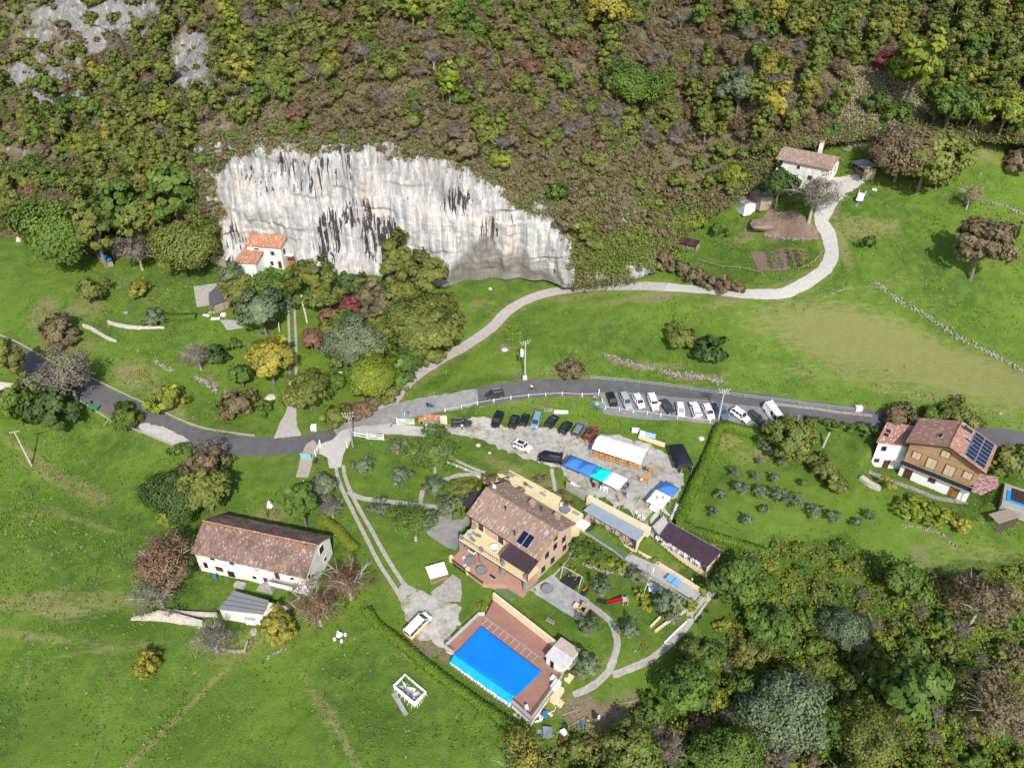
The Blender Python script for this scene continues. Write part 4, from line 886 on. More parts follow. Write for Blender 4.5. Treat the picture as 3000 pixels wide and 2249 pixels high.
def uplabel(c):
    a,b=where_up(c[5],c[6]); return ('large ' if c[4]>3.5 else 'small ' if c[4]<2.2 else '')+{'tall':'tall ','bush':'low '}.get(c[2],'')+KN[c[1]]+', slope wood, '+b+' '+a
def mass(name,FS,label):
    col=bpy.data.collections.new('tree_kinds'); ix={}; n=0
    for c in FS:
        for q in range(3):
            if (c[1],c[2],q) not in ix: o=bpy.data.objects.new('kind%03d'%n,proto(c[1],c[2])[q][2]); col.objects.link(o); ix[(c[1],c[2],q)]=n; n+=1
    me=bpy.data.meshes.new(name); me.from_pydata([c[3] for c in FS],[],[])
    for nm,ty,ky,vals in(('idx','INT','value',[ix[(c[1],c[2],random.randrange(3))] for c in FS]),('turn','FLOAT_VECTOR','vector',[q for c in FS for q in(0,0,random.uniform(0,6.28))]),('size','FLOAT','value',[c[4]/R0F[c[2]] for c in FS])): me.attributes.new(nm,ty,'POINT').data.foreach_set(ky,vals)
    g=bpy.data.node_groups.new(name,'GeometryNodeTree'); g.interface.new_socket('Geometry',in_out='INPUT',socket_type='NodeSocketGeometry'); g.interface.new_socket('Geometry',in_out='OUTPUT',socket_type='NodeSocketGeometry')
    N=g.nodes; L=g.links; gi=N.new('NodeGroupInput'); go=N.new('NodeGroupOutput'); ip=N.new('GeometryNodeInstanceOnPoints'); ci=N.new('GeometryNodeCollectionInfo'); ci.inputs[0].default_value=col; ci.inputs[1].default_value=True; ci.inputs[2].default_value=True
    def at_(nm,t): a=N.new('GeometryNodeInputNamedAttribute'); a.data_type=t; a.inputs[0].default_value=nm; return a.outputs[0]
    mp=N.new('GeometryNodeMeshToPoints'); L.new(gi.outputs[0],mp.inputs[0]); L.new(mp.outputs[0],ip.inputs['Points']); L.new(ci.outputs[0],ip.inputs['Instance']); ip.inputs['Pick Instance'].default_value=True
    L.new(at_('idx','INT'),ip.inputs['Instance Index']); L.new(at_('turn','FLOAT_VECTOR'),ip.inputs['Rotation']); L.new(at_('size','FLOAT'),ip.inputs['Scale']); L.new(ip.outputs[0],go.inputs[0])
    o=link(bpy.data.objects.new(name,me)); m=o.modifiers.new('instances','NODES'); m.node_group=g; tag(o,label,'wood',kind='stuff')
inv_=lambda c: -20<c[5]<3020 and -30<c[6]<2280
rq=random.Random(77)
SH_=[[(560,700),(575,500),(610,380),(700,330),(820,380),(700,430),(640,520),(620,640)],[(800,395),(1130,395),(1130,440),(980,450),(820,430)],[(1150,440),(1350,470),(1600,600),(1700,720),(1680,640),(1500,520),(1250,430)],[(1760,560),(1950,560),(1950,690),(1780,700)],[(60,380),(60,200),(420,20),(650,120),(500,360)],[(2470,420),(2490,220),(2600,240),(2690,350),(2600,400)]]
for P_,n_ in zip(SH_,(150,90,150,60,130,10)):
    for p in poly_pts(P_,n_,Hh,n_):
        u,v=proj(*p); CAND.append((.001,rq.choice(['brown','olive','brown','bare','green']),'bush',(p[0],p[1],p[2]-.3),rq.uniform(.5,1.25),u,v))
REST=spread(CAND,215,'trees on the mountain slope',uplabel,inv_)
mass('forest',REST,'mass of green and brown autumn trees covering the mountain slope')
# low scrub between the trees: nobody could count it
def scatter_leaves(name,P,N_,kind,size,label,seed,asp=1.,per=1,spread=.4,cat=None):
    r=np.random.default_rng(seed); P=np.repeat(P,per,0); N_=np.repeat(N_,per,0); P=P+r.normal(size=P.shape)*spread*np.array([1,1,.6])+N_*spread*.5
    V=quads(P,N_*.8+r.normal(size=P.shape)*.7+np.array([0,0,.5]),np.full(len(P),size),r,asp)
    n=len(P)//per; t=np.clip(np.repeat(r.normal(.5,.2,n),per)+r.normal(0,.12,len(P)),0,1); h=np.clip(np.repeat(r.normal(.4,.3,n),per)+r.normal(0,.15,len(P)),0,1)
    T_=np.repeat(np.column_stack([t,h,np.zeros(len(P)),np.ones(len(P))]),4,0)
    o=link(bpy.data.objects.new(name,lmesh(name,V,T_,LM[kind]))); tag(o,label,cat or 'undergrowth',kind='stuff'); return o
allV=np.vstack([cv,hv]); rr=np.random.default_rng(5)
nrm=np.array([0,-.75,.65])
hu,hvv=proj(hv[:,0],hv[:,1],hv[:,2]); zt=cliffzone(hv,True); okh=(hu>-200)&(hu<3200)&(hvv>-120)&(rr.random(len(hv))<zt[:,0]*.6)
cu_,cvv=proj(cv[:,0],cv[:,1],cv[:,2]); zc=cliffzone(cv); okc=(cu_>-200)&(cu_<3200)&(rr.random(len(cv))<np.clip(zc[:,0]*1.2-.35,0,1)*.8)
base=np.vstack([hv[okh],cv[okc]]); m3=rr.random(len(base)); fl=fbm(base[:,0]*.12,base[:,1]*.12+base[:,2]*.1,91,3)
for nm,kd,sel,lb,asp in(('brown_undergrowth','brown',(m3<.33),'brown scrub and undergrowth between the trees of the slope',.7),('green_undergrowth','olive',(m3>=.33)&((m3<.55)|((fl>.1)&(m3<.8))),'olive green scrub and undergrowth between the trees of the slope',1.),('dry_undergrowth','straw',(m3>=.8),'dry grass and bare twigs on the slope and cliff top',.35)):
    B=base[sel]; B=B[rr.permutation(len(B))[:14000]]; print(nm,len(B)); scatter_leaves(nm,B,np.tile(nrm,(len(B),1)),kd,.40,lb,hash_(nm),asp,10,.7)
# ivy sheet on the rocks to the right of the cave
iv=poly_pts([(1680,760),(1730,690),(1800,680),(1865,660),(1870,580),(1900,560),(1960,620),(2010,690),(1990,760),(1920,790),(1860,770),(1830,800),(1700,800)],520,Hh,3)
o=scatter_leaves('ivy',iv,np.tile(nrm,(len(iv),1)),'ivy',.36,'bright green creeper hanging over the rocks right of the cave',9,1.,26,.75,cat='creeper')
LM['pale']=leafmat('pale_dry_grass',(.27,.24,.15),(.27,.24,.15),(.36,.32,.21)); cl=poly_pts([(2470,420),(2475,200),(2560,200),(2690,270),(2710,340),(2620,380),(2500,430)],420,Hh,8); scatter_leaves('dry_clearing_grass',cl,np.tile(nrm,(len(cl),1)),'pale',.42,'tall pale dry grass of the clearing above the pink-roofed house',4,.5,26,.9,cat='grass')
# bottom right wood
WOODP=[(1990,1720),(2050,1640),(2200,1600),(2330,1580),(2430,1580),(2560,1640),(2700,1700),(2800,1680),(3300,1640),(3300,2500),(1500,2500),(1530,2240),(1700,2180),(1850,2120),(1990,1960),(2090,1850),(2130,1760)]
BIG=[(2305,2060,98,'silver','big','largest silvery grey-green tree in the wood at the lower right'),(2007,2020,70,'green','round','bright green tree at the left edge of the lower right wood'),(2670,2020,72,'green','tall','tall green tree standing apart in the lower right wood'),(2240,1830,60,'green','round','green tree in the middle of the lower right wood'),(2490,1840,58,'silver','big','grey-green rounded tree in the lower right wood'),(2650,1700,55,'green','round','green tree in the wood below the chalet garden'),(2130,2190,80,'green','big','green tree at the bottom edge of the photo'),(2880,1760,70,'brown','sparse','brown half bare tree at the right edge of the lower wood'),(2930,2060,80,'brown','sparse','reddish brown tree at the lower right corner'),(2560,2150,80,'olive','big','broad olive green tree near the bottom right'),(1850,2210,60,'olive','round','olive tree at the bottom right of the swimming pool'),(1540,2220,70,'gold','sparse','loose yellow-green tree at the bottom edge')]
for a in BIG: T(*a)
wl=dict(green='green tree in the dense wood at the lower right',olive='olive green tree in the dense wood at the lower right',brown='brown thicket bush in the dense wood at the lower right',dark='dark green bush in the dense wood at the lower right',lime='bright green bush in the dense wood at the lower right',bare='grey bare bush in the dense wood at the lower right')
WW=[tuple(G(*p)[:2]) for p in WOODP]; wa=np.array(WW)
LOW=[]; bigw=[(proj(*G(a[0],a[1]+a[2]*.6)),a[2]) for a in BIG]
for x in np.arange(wa[:,0].min(),wa[:,0].max(),3.1):
    for y in np.arange(wa[:,1].min(),wa[:,1].max(),3.):
        xx,yy=x+random.uniform(-1.4,1.4),y+random.uniform(-1.3,1.3)
        if not inpoly(xx,yy,WW): continue
        z=float(hz(xx,yy)); u,v=proj(xx,yy,z)
        if u>3150 or v>2380: continue
        n=float(fbm(xx*.07,yy*.07,301,3))
        k=random.choice(['green','lime','olive','lime','olive','green']) if n>-.12 else random.choice(['olive','brown','green','olive','lime','bare'])
        tall=random.random()<(.2 if v>1800 else .08)
        if min(math.hypot(u-p[0][0],v-p[0][1])-p[1]*.75 for p in bigw)<0: continue
        Rr=random.uniform(.8,1.8) if v<1800 else random.uniform(1.1,2.9)
        LOW.append((Rr/math.hypot(yy,CH-z),k,{'bare':'twiggy'}.get(k,'dome' if tall else 'bush'),(xx,yy,z-.2),Rr*(1.1 if tall else 1),u,v))
def lowlabel(c):
    u,v=c[5],c[6]; a='below the orchard hedge' if u<2480 and v<1780 else 'below the chalet garden' if v<1780 else 'beside the boundary path' if u<2150 and v<2000 else 'along the bottom edge' if v>2080 else 'at the right edge' if u>2700 else 'in the middle'
    return ('large ' if c[4]>3 else 'small ' if c[4]<1.8 else '')+{'bush':'low ','twiggy':'bare '}.get(c[2],'rounded ')+dict(KN,bare='grey shrub',brown='brown thicket bush')[c[1]].replace('tree','bush' if c[2]=='bush' else 'tree')+', lower right wood, '+a
REST2=spread(LOW,85,'trees and bushes of the lower right wood',lowlabel,inv_)
mass('thicket',REST2,'dense mass of bushes and low trees filling the lower right wood')
LB=np.array([[c[3][0]+random.gauss(0,1.6),c[3][1]+random.gauss(0,1.6),c[3][2]+random.uniform(.3,1.6)] for c in LOW for _ in range(26)])
for nm,kd,a_,b_ in(('bramble_thicket','olive',0,.5),('leafy_thicket','lime',.5,1.)): q=LB[int(len(LB)*a_):int(len(LB)*b_)]; q=LB[(np.arange(len(LB))%2)==(0 if a_==0 else 1)]; scatter_leaves(nm,q,np.tile(np.array([0,-.3,.9]),(len(q),1)),kd,.30,'tangle of brambles and creepers between the bushes of the lower right wood',hash_(nm),.8,5,.6)
# ---------------------------------------------------------------- hedges
def hedge(px,width,height,label,kind='hedge',dens=70,name='hedge',leaf=.2):
    L=densify(px2w(px),.35,False,True); a=np.array(L); d=np.gradient(a,axis=0); d/=np.linalg.norm(d,axis=1)[:,None]; nn=np.column_stack([-d[:,1],d[:,0]]); zz=hz(a[:,0],a[:,1])
    prof=[(-.46,-.1),(-.5,.55),(-.42,.93),(0,1.),(.42,.93),(.5,.55),(.46,-.1)]; V=[]
    for s,h in prof:
        p=a+nn*(s*width*(.9))+nn*(.12*fbm(a[:,0]*1.3,a[:,1]*1.3+s*5,3,2))[:,None]; V.append(np.column_stack([p,zz+h*height*(.93)+.1*fbm(a[:,0]*.8,a[:,1]*.8,7+int(s*10),2)*(h>0)]))
    V=np.stack(V,1); n=len(L); core=V.reshape(-1,3); k=len(prof); i=(np.arange(n-1)[:,None]*k+np.arange(k-1)[None,:]).ravel(); F=np.column_stack([i,i+1,i+k+1,i+k])
    r=np.random.default_rng(len(px)*31); tot=int(n*.35*dens*2*(width+2*height)/3); si=r.integers(0,n-1,tot); tj=r.random(tot)*(k-1); j=tj.astype(int); f=tj-j
    P=V[si,j]*(1-f)[:,None]+V[si,j+1]*f[:,None]; c=np.column_stack([a[si],zz[si]+height*.4]); Nn=P-c; Nn/=np.linalg.norm(Nn,axis=1)[:,None]; P=P+Nn*r.uniform(-.02,.16,tot)[:,None]+r.normal(size=P.shape)*.07
    Q=quads(P,Nn+r.normal(size=P.shape)*.45,np.full(tot,leaf),r); lum=np.clip(.5+.5*fbm(P[:,0]*.5,P[:,1]*.5,19,3)+r.normal(0,.14,tot),0,1)
    T_=np.repeat(np.column_stack([lum,np.clip(.35+.6*fbm(P[:,0]*.25,P[:,1]*.25,23,2)+r.normal(0,.15,tot),0,1),np.zeros(tot),np.ones(tot)]),4,0)
    VV=np.vstack([core,Q]); FF=np.vstack([F,np.arange(len(Q)).reshape(-1,4)+len(core)]); TT=np.vstack([np.tile([.45,.3,0,1],(len(core),1)),T_])
    o=link(bpy.data.objects.new(name,npmesh(name,VV,FF,LM[kind],attr={'tint':TT}))); tag(o,label,'hedge'); return o
hedge([c7(1808,543),c7(1608,508),c7(1408,463),c7(1348,478),c7(1298,598),c7(1228,778),c7(1138,958),c7(1068,1118),c7(983,1303)],2.0,1.9,'tall clipped hedge between the car park and the olive orchard')
hedge([c7(975,1305),c7(1080,1340),c7(1250,1400),c7(1450,1460),c7(1620,1510),c7(1760,1560)],1.7,1.6,'loose hedge along the lower side of the olive orchard',leaf=.26)
hedge([(1078,1796),(1112,1840),c8(-12,786),c8(128,896),c8(278,1026),c8(458,1166),c8(678,1326),c8(878,1466),c8(1028,1566),c8(1158,1656)],1.5,1.3,'long low clipped hedge below the swimming pool')
hedge([cf(1790,400),cf(1880,470),cf(1960,560),cf(2050,650)],2.0,1.5,'short yellow-green hedge at the farmhouse gable','lime')
hedge([c4(1430,830),c4(1530,840),c4(1700,830)],2.2,1.2,'dark low hedge beside the curved stone wall','green')
# ---------------------------------------------------------------- grass and weeds
def grassy():
    rw=np.random.default_rng(3); P=[]
    for s in SPL:
        if len(s)==7 and s[5] in(0,2) and s[2]*s[3]<70:
            k=int(min(90,6+s[2]*s[3]*.8*s[6])); a,b=rw.normal(0,.45,(2,k)); P.append(np.column_stack([s[0]+a*s[2]*math.cos(s[4])-b*s[3]*math.sin(s[4]),s[1]+a*s[2]*math.sin(s[4])+b*s[3]*math.cos(s[4])]))
    P=np.vstack(P); ok=np.ones(len(P),bool)
    for B,w_ in HARD:
        Q=np.array([tuple(p[:2]) for p in B]); ln=isinstance(w_,tuple); d=segdist(P[:,0],P[:,1],Q[::max(1,len(Q)//100)],not ln); ok&=(d>(w_[1]+.3 if ln else .4))
        if not ln: ok&=~inpoly(P[:,0],P[:,1],Q)
    P=P[ok]; z=hz(P[:,0],P[:,1]); P=np.column_stack([P,z+.1]); h_=rw.random(len(P))
    for nm,kd,sel,lb in(('weeds','olive',h_<.4,'rank weeds and nettles in the rough patches of the meadows'),('green_weeds','lime',(h_>=.4)&(h_<.75),'taller green weeds in the rough patches of the meadows'),('dead_weeds','straw',h_>=.75,'dead brown weed stalks in the rough patches of the meadows')): scatter_leaves(nm,P[sel],np.tile(np.array([0,-.2,.9]),(int(sel.sum()),1)),kd,.24,lb,hash_(nm),.55,9,.3,cat='weeds')
    n=150000; r=np.random.default_rng(12); x=r.uniform(-125,130,n); y=r.uniform(52,195,n); z=hz(x,y); u,v=proj(x,y,z)
    ok=(u>-60)&(u<3060)&(v<2320)&(y<np.interp(x,cols,fY)-.5)
    pat=fbm(x*.08,y*.08,71,3); ok&=(r.random(n)<np.clip(.45+pat*1.1,.12,1))
    for B,w_ in HARD:
        P=np.array([tuple(p[:2]) for p in B]); ln=isinstance(w_,tuple); wd=(w_[1] if ln else .2); k=np.where(ok&(x>P[:,0].min()-wd)&(x<P[:,0].max()+wd)&(y>P[:,1].min()-wd)&(y<P[:,1].max()+wd))[0]
        if not len(k): continue
        Q=P[::max(1,len(P)//100)]; d=segdist(x[k],y[k],Q,not ln)
        if not ln: d=np.where(inpoly(x[k],y[k],Q),0,d)
        ok[k[d<wd+.15]]=False
    for s in SPL:
        if len(s)==7 and s[5]==0 and s[2]>11: ca,sa=math.cos(s[4]),math.sin(s[4]); dx,dy=x-s[0],y-s[1]; ok&=((dx*ca+dy*sa)/s[2])**2+((-dx*sa+dy*ca)/s[3])**2>1.1
    for poly in KEEP:
        k=np.where(ok)[0]; ok[k[inpoly(x[k],y[k],poly)]]=False
    x,y,z=x[ok],y[ok],z[ok]; n=len(x); P=np.column_stack([x,y,z+.08]); lawn=inpoly(*proj(x,y,z),[(960,1330),(1300,1290),(1700,1380),(2150,1700),(2000,1960),(1600,2160),(1150,1800)])
    s=np.where(lawn,.16,r.uniform(.22,.42,n)); N_=np.column_stack([r.normal(0,.5,n),-.3+r.normal(0,.5,n),np.full(n,.8)]); V=quads(P,N_,s,r,.75)
    m3=r.random(n)<.93; 
    lum=np.clip(.42+.5*pat[ok]+r.normal(0,.18,n),0,1)
    for nm,kd,sel,lb in(('grass','grassblade',m3,'short green grass and weeds across the meadows and lawns'),('dry_grass','straw',(~m3)&(~lawn),'tufts of dry straw coloured grass in the meadows')):
        T_=np.repeat(np.column_stack([lum[sel],r.random(sel.sum()),np.zeros(sel.sum()),np.ones(sel.sum())]),4,0); VV=V.reshape(-1,4,3)[sel].reshape(-1,3)
        o=link(bpy.data.objects.new(nm,lmesh(nm,VV,T_,LM[kd]))); tag(o,lb,'grass',kind='stuff')
LM['grassblade']=leafmat('grass_blades',(.07,.125,.014),(.07,.125,.014),(.12,.18,.02))
KEEP=[]
# ---------------------------------------------------------------- buildings
class Fr:
    """a building's own axes: origin at one roof or wall corner, x along the second"""
    def __init__(s,pa,pb,z,z2=None,ang=None):
        a=at(*pa,z); b=at(*pb,z if z2 is None else z2); s.o=Vector((a.x,a.y,0)); s.a=math.atan2(b.y-a.y,b.x-a.x) if ang is None else R(ang); s.len=(b.xy-a.xy).length
    def w2l(s,p): d=Vector((p[0],p[1],0))-s.o; c,n=math.cos(s.a),math.sin(s.a); return (d.x*c+d.y*n,-d.x*n+d.y*c)
    def l(s,px,z): return s.w2l(at(*px,z))
    def g(s,px):
        p=G(*px); x,y=s.w2l(p); return (x,y,p.z)
    def w(s,x,y,z=0): c,n=math.cos(s.a),math.sin(s.a); return Vector((s.o.x+x*c-y*n,s.o.y+x*n+y*c,z))
    def thing(s,name,label,cat,group=None): return thing(name,label,cat,tuple(s.o),s.a,group)
def roofmat(name,c1,c2,speck,sp=.14,row=.26,col=.36,along='x',old=0.):
    if name in MATS: return MATS[name]
    m=bpy.data.materials.new(name); m.use_nodes=True; t=m.node_tree; N=t.nodes; L=t.links; b=N['Principled BSDF']; b.inputs['Roughness'].default_value=.8; b.inputs['Specular IOR Level'].default_value=.2
    tc=N.new('ShaderNodeTexCoord'); mp=N.new('ShaderNodeMapping'); L.new(tc.outputs['Object'],mp.inputs[0])
    mp.inputs['Rotation'].default_value=(0,0,R(90) if along=='x' else 0)
    br=N.new('ShaderNodeTexBrick'); L.new(mp.outputs[0],br.inputs[0]); br.inputs['Scale'].default_value=1; br.inputs['Mortar Size'].default_value=.02; br.inputs['Brick Width'].default_value=col; br.inputs['Row Height'].default_value=row; br.offset=.5
    br.inputs['Color1'].default_value=(0,0,0,1); br.inputs['Color2'].default_value=(1,1,1,1); br.inputs['Mortar'].default_value=(.1,.1,.1,1); br.inputs['Bias'].default_value=0
    cr=N.new('ShaderNodeValToRGB'); L.new(br.outputs[0],cr.inputs[0]); e=cr.color_ramp.elements; e[0].position=0; e[0].color=(*c2,1); e[1].position=1-sp; e[1].color=(*c1,1); k=e.new(1-sp+.03); k.color=(*speck,1)
    n=N.new('ShaderNodeTexNoise'); n.inputs['Scale'].default_value=.45; n.inputs['Detail'].default_value=7; n.inputs['Roughness'].default_value=.7; L.new(tc.outputs['Object'],n.inputs[0])
    mr=N.new('ShaderNodeMapRange'); L.new(n.outputs['Fac'],mr.inputs[0]); mr.inputs['From Min'].default_value=.3; mr.inputs['From Max'].default_value=.7; mr.inputs['To Min'].default_value=.82-old*.35; mr.inputs['To Max'].default_value=1.12
    mx=N.new('ShaderNodeMix'); mx.data_type='RGBA'; mx.blend_type='MULTIPLY'; mx.inputs[0].default_value=1; L.new(cr.outputs[0],mx.inputs[6]); L.new(mr.outputs[0],mx.inputs[7]); L.new(mx.outputs[2],b.inputs['Base Color'])
    wv=N.new('ShaderNodeTexWave'); wv.wave_type='BANDS'; wv.bands_direction='Y'; wv.inputs['Scale'].default_value=.314/row; L.new(mp.outputs[0],wv.inputs[0])
    bp=N.new('ShaderNodeBump'); bp.inputs['Distance'].default_value=.06; L.new(wv.outputs['Fac'],bp.inputs['Height']); L.new(bp.outputs[0],b.inputs['Normal']); MATS[name]=m; return m
M_tile=roofmat('terracotta_tiles',(.385,.265,.20),(.27,.18,.135),(.55,.46,.395),.12,row=.2,col=.62)
M_tileC=roofmat('salmon_tiles',(.42,.235,.175),(.32,.165,.12),(.62,.46,.40),.12,along='y',row=.22,col=.6)
M_tileCx=roofmat('salmon_tiles_annex',(.42,.235,.175),(.32,.165,.12),(.62,.46,.40),.12,row=.22,col=.6)
M_tileF=roofmat('old_farm_tiles',(.33,.215,.17),(.19,.12,.10),(.42,.35,.29),.10,old=1.,row=.3)
M_tileO=roofmat('orange_tiles',(.46,.22,.13),(.37,.165,.095),(.62,.46,.36),.14)
M_purple=mat('aubergine_sheet',(.075,.045,.06),(.05,.03,.042),rough=.5,scale=.8)
M_greyroof=mat('ribbed_grey_steel',(.27,.315,.37),(.22,.26,.305),rough=.45,scale=.6,vary=.05)
M_yel=mat('yellow_roof_coat',(.68,.565,.33),(.58,.47,.26),scale=.5,detail=6)
M_terra=mat('terracotta_paving',(.44,.255,.19),(.34,.19,.14),scale=1.2,detail=6)
M_pave=mat('red_brown_deck_tiles',(.33,.175,.13),(.25,.13,.10),scale=.8,detail=6)
M_redwd=mat('dark_red_door',(.10,.035,.03),(.075,.028,.024),rough=.6)
M_brick=mat('old_brick_wall',(.52,.40,.30),(.36,.255,.185),scale=4,bump=.03,contrast=1.4)
M_winglass=mat('window_glass',(.02,.024,.03),rough=.08,spec=.6,vary=.05)
M_hole=mat('dark_opening',(.012,.012,.012),rough=.9,vary=0)
M_solar=mat('solar_cells',(.008,.011,.035),rough=.12,spec=.5,vary=.05)
M_alu=mat('aluminium_frame',(.55,.56,.58),rough=.35,metal=.5,vary=.04)
M_oldw=mat('stained_white_plaster',(.80,.79,.75),(.56,.52,.45),scale=.5,contrast=.8,detail=8)
M_pine=mat('pale_boards',(.52,.42,.27),(.44,.35,.22),scale=1,stretch=(1,1,.3))
M_log=mat('log_boards',(.46,.30,.165),(.25,.145,.075),scale=1.2,stretch=(.25,1,4))
M_brownwd=mat('dark_brown_timber',(.075,.045,.03),(.05,.032,.022))
M_rust=mat('rusty_corrugated',(.42,.38,.36),(.22,.105,.065),scale=.7,contrast=2,detail=6)
M_slate=mat('grey_membrane',(.20,.205,.21),(.175,.18,.185),scale=.4,rough=.7)
M_canvas=mat('white_canvas',(.86,.86,.86),rough=.6,vary=.01)
def roofplane(par,name,pts,m,th=.18,ribs=0,mr=None):
    MB().slab(pts,th).build(name,m,par)
def ridge(par,a,b,m,r=.13): MB().tube([a,b],r,6).build('ridge_cap',m,par)
def hole(par,name,a,b,s,z0,w,h,mp,mf=None,fw=.1,shut=None,label=None):
    """opening on the wall running a->b (outside on the right hand): frame proud of the wall, pane inside it"""
    a=Vector((*a[:2],0)); b=Vector((*b[:2],0)); d=(b-a).normalized(); n=Vector((d.y,-d.x,0)); c=a+d*s; rz=math.atan2(d.y,d.x)
    f=MB(); 
    for x,z,ww,hh in((0,z0-fw/2,w+2*fw,fw),(0,z0+h+fw/2,w+2*fw,fw),(-w/2-fw/2,z0+h/2,fw,h),(w/2+fw/2,z0+h/2,fw,h)):
        q=c+d*x+n*.03; f.cbox(q.x,q.y,z,ww,.1,hh,rz)
    o=f.build(name,mf or M_white,par,label); q=c+n*.012; MB().cbox(q.x,q.y,z0+h/2,w,.05,h,rz).build('door_leaf' if name=='door' else 'pane',mp,o)
    if shut:
        for sgn in(-1,1): q=c+d*sgn*(w/2+w*.3)+n*.06; MB().cbox(q.x,q.y,z0+h/2,w*.48,.05,h+.05,rz).build('shutter',shut,par)
    return o
def gable_walls(par,x0,y0,x1,y1,zb,ze,zr,m,axis='x',name='wall',zb2=None):
    mb=MB(); mb.box(x0,y0,zb,x1,y1,ze)
    if axis=='x': ym=(y0+y1)/2; mb.hexa([(x0,y0,ze),(x0,y1,ze),(x0,ym,zr)],[(x1,y0,ze),(x1,y1,ze),(x1,ym,zr)])
    else: xm=(x0+x1)/2; mb.hexa([(x0,y0,ze),(x1,y0,ze),(xm,y0,zr)],[(x0,y1,ze),(x1,y1,ze),(xm,y1,zr)])
    return mb.build(name,m,par)
# ---- main house
F=Fr(c6(640,1345),c6(1285,1722),1.0,1.0,ang=-40.5); MHF=F
h=F.thing('guest_house','large brick house with brown tiled roof and yellow roof terrace above the swimming pool','house')
gable_walls(h,.6,.7,16.8,10.7,-6,1.05,3.45,M_brick)
roofplane(h,'roof',[(-.1,0,1.0),(17.4,0,1.0),(17.5,5.7,3.75),(-.2,5.7,3.75)],M_tile,.2)
roofplane(h,'roof',[(-.2,5.7,3.745),(17.5,5.7,3.745),(17.4,11.4,1.3),(-.1,11.4,1.3)],M_tile,.2)
ridge(h,(-.2,5.7,3.8),(17.5,5.7,3.8),M_tile)
for x0,x1 in ((-.1,17.4),): MB().tube([(x0,-.06,.92),(x1,-.06,.92)],.08).build('gutter',M_brownwd,h)
for (x,y,sx,sy,z,mm,lab) in [(9.,8.6,.8,.8,2.4,M_brick,None),(14.4,9.3,.8,.8,2.1,M_brick,None)]:
    c=MB().box(x-sx/2,y-sy/2,z-.6,x+sx/2,y+sy/2,z+1.1).build('chimney',mat('pink_brick',(.42,.29,.23),(.33,.21,.165),scale=4),h); MB().box(x-sx*.7,y-sy*.7,z+1.2,x+sx*.7,y+sy*.7,z+1.32).build('chimney_cap',MATS['pink_brick'],c)
c=MB().box(.8,6.2,2.9,1.5,6.9,4.0).build('chimney',M_steel,h,'white metal twin flue'); MB().cyl(1.0,6.55,4.0,4.6,.16).build('flue',M_white,c); MB().cyl(1.4,6.55,4.0,4.6,.16).build('flue',M_white,c)
for x,y,z in((6.2,4.1,3.0),(10.9,8.9,2.4),(10.7,1.4,1.7)): o=MB().cyl(x,y,z-.2,z+.8,.12,n=8).build('roof_vent',M_dark,h); MB().cyl(x,y,z+.8,z+.95,.22,n=8).build('vent_cap',M_dark,o)
zr=lambda y:1.0+y/5.7*2.75
for k in range(2):
    x0=11.7+1.35*k; o=MB().slab([(x0,.5,zr(.5)+.12),(x0+1.3,.5,zr(.5)+.12),(x0+1.3,2.9,zr(2.9)+.12),(x0,2.9,zr(2.9)+.12)],.08).build('solar_panel',M_alu,h)
    MB().slab([(x0+.06,.58,zr(.58)+.135),(x0+1.24,.58,zr(.58)+.135),(x0+1.24,2.82,zr(2.82)+.135),(x0+.06,2.82,zr(2.82)+.135)],.01).build('glass',M_solar,o)
MB().slab([(15.3,4.,zr(4.)+.1),(16,4.,zr(4.)+.1),(16,4.9,zr(4.9)+.1),(15.3,4.9,zr(4.9)+.1)],.1).build('skylight',M_alu,h)
# terrace roof over the veranda
MB().prism([(1.2,-3.45),(17.1,-2.9),(17.1,.7),(1.0,.7)],-2.3,-2.0).build('terrace_floor',M_yel,h)
MB().bar((1.2,-3.5,-2.1),(17.1,-2.95,-2.1),.12,.34).build('terrace_edge',M_cream,h)
MB().bar((1.2,-3.62,-2.36),(17.1,-3.07,-2.36),.1,.12).build('awning_box',M_redwd,h)
rl=MB()
for k in range(20): x=1.3+k*.5; y=-3.4+(x-1.3)*.0345; rl.bar((x,y,-2),(x,y,-1.1),.03)
rl.bar((1.3,-3.4,-1.1),(11,-3.07,-1.1),.05); rl.build('railing',M_dark,h)
for x,y in((1.5,-3.2),(6.5,-3.05),(11.6,-2.9),(16.8,-2.7)): 
    o=MB().box(x-.32,y-.32,-5.1,x+.32,y+.32,-2.3).build('pillar',M_stone,h); MB().box(x-.28,y-.28,-2,x+.28,y+.28,-1.1).build('pillar_top',M_stone,h)
MB().box(1.2,-.1,-2,1.8,.5,-.9).build('pillar_top',M_stone,h)
# patio
MB().prism([(1.3,.7),(1.4,-6.2),(9.9,-6.45),(11.4,-5.5),(13.5,-3.9),(16.9,-3.6),(17.1,.7)],-7.4,-5.0).build('patio',M_terra,h)
rl=MB(); P_=[(1.4,-6.2),(9.9,-6.45)]
rl.bar((1.4,-6.2,-4.9),(9.9,-6.45,-4.9),.18,.3); rl.build('patio_kerb',M_brownwd,h)
for x in(1.5,5.8): MB().box(x-.3,-6.4,-7.4,x+.3,-5.8,-4.2).build('pillar',M_cream,h)
for k in range(3): MB().box(2.2+k*1.2,-6.5,-7.3,3.2+k*1.2,-6.4,-5.35).build('glass_door',M_winglass,h)
for x in(7.6,10.2): o=MB().box(x-.8,-4.5,-4.99,x+.8,-3.9,-4.93).build('floor_window',M_alu,h); MB().box(x-.7,-4.42,-4.93,x+.7,-3.98,-4.91).build('pane',M_winglass,o)
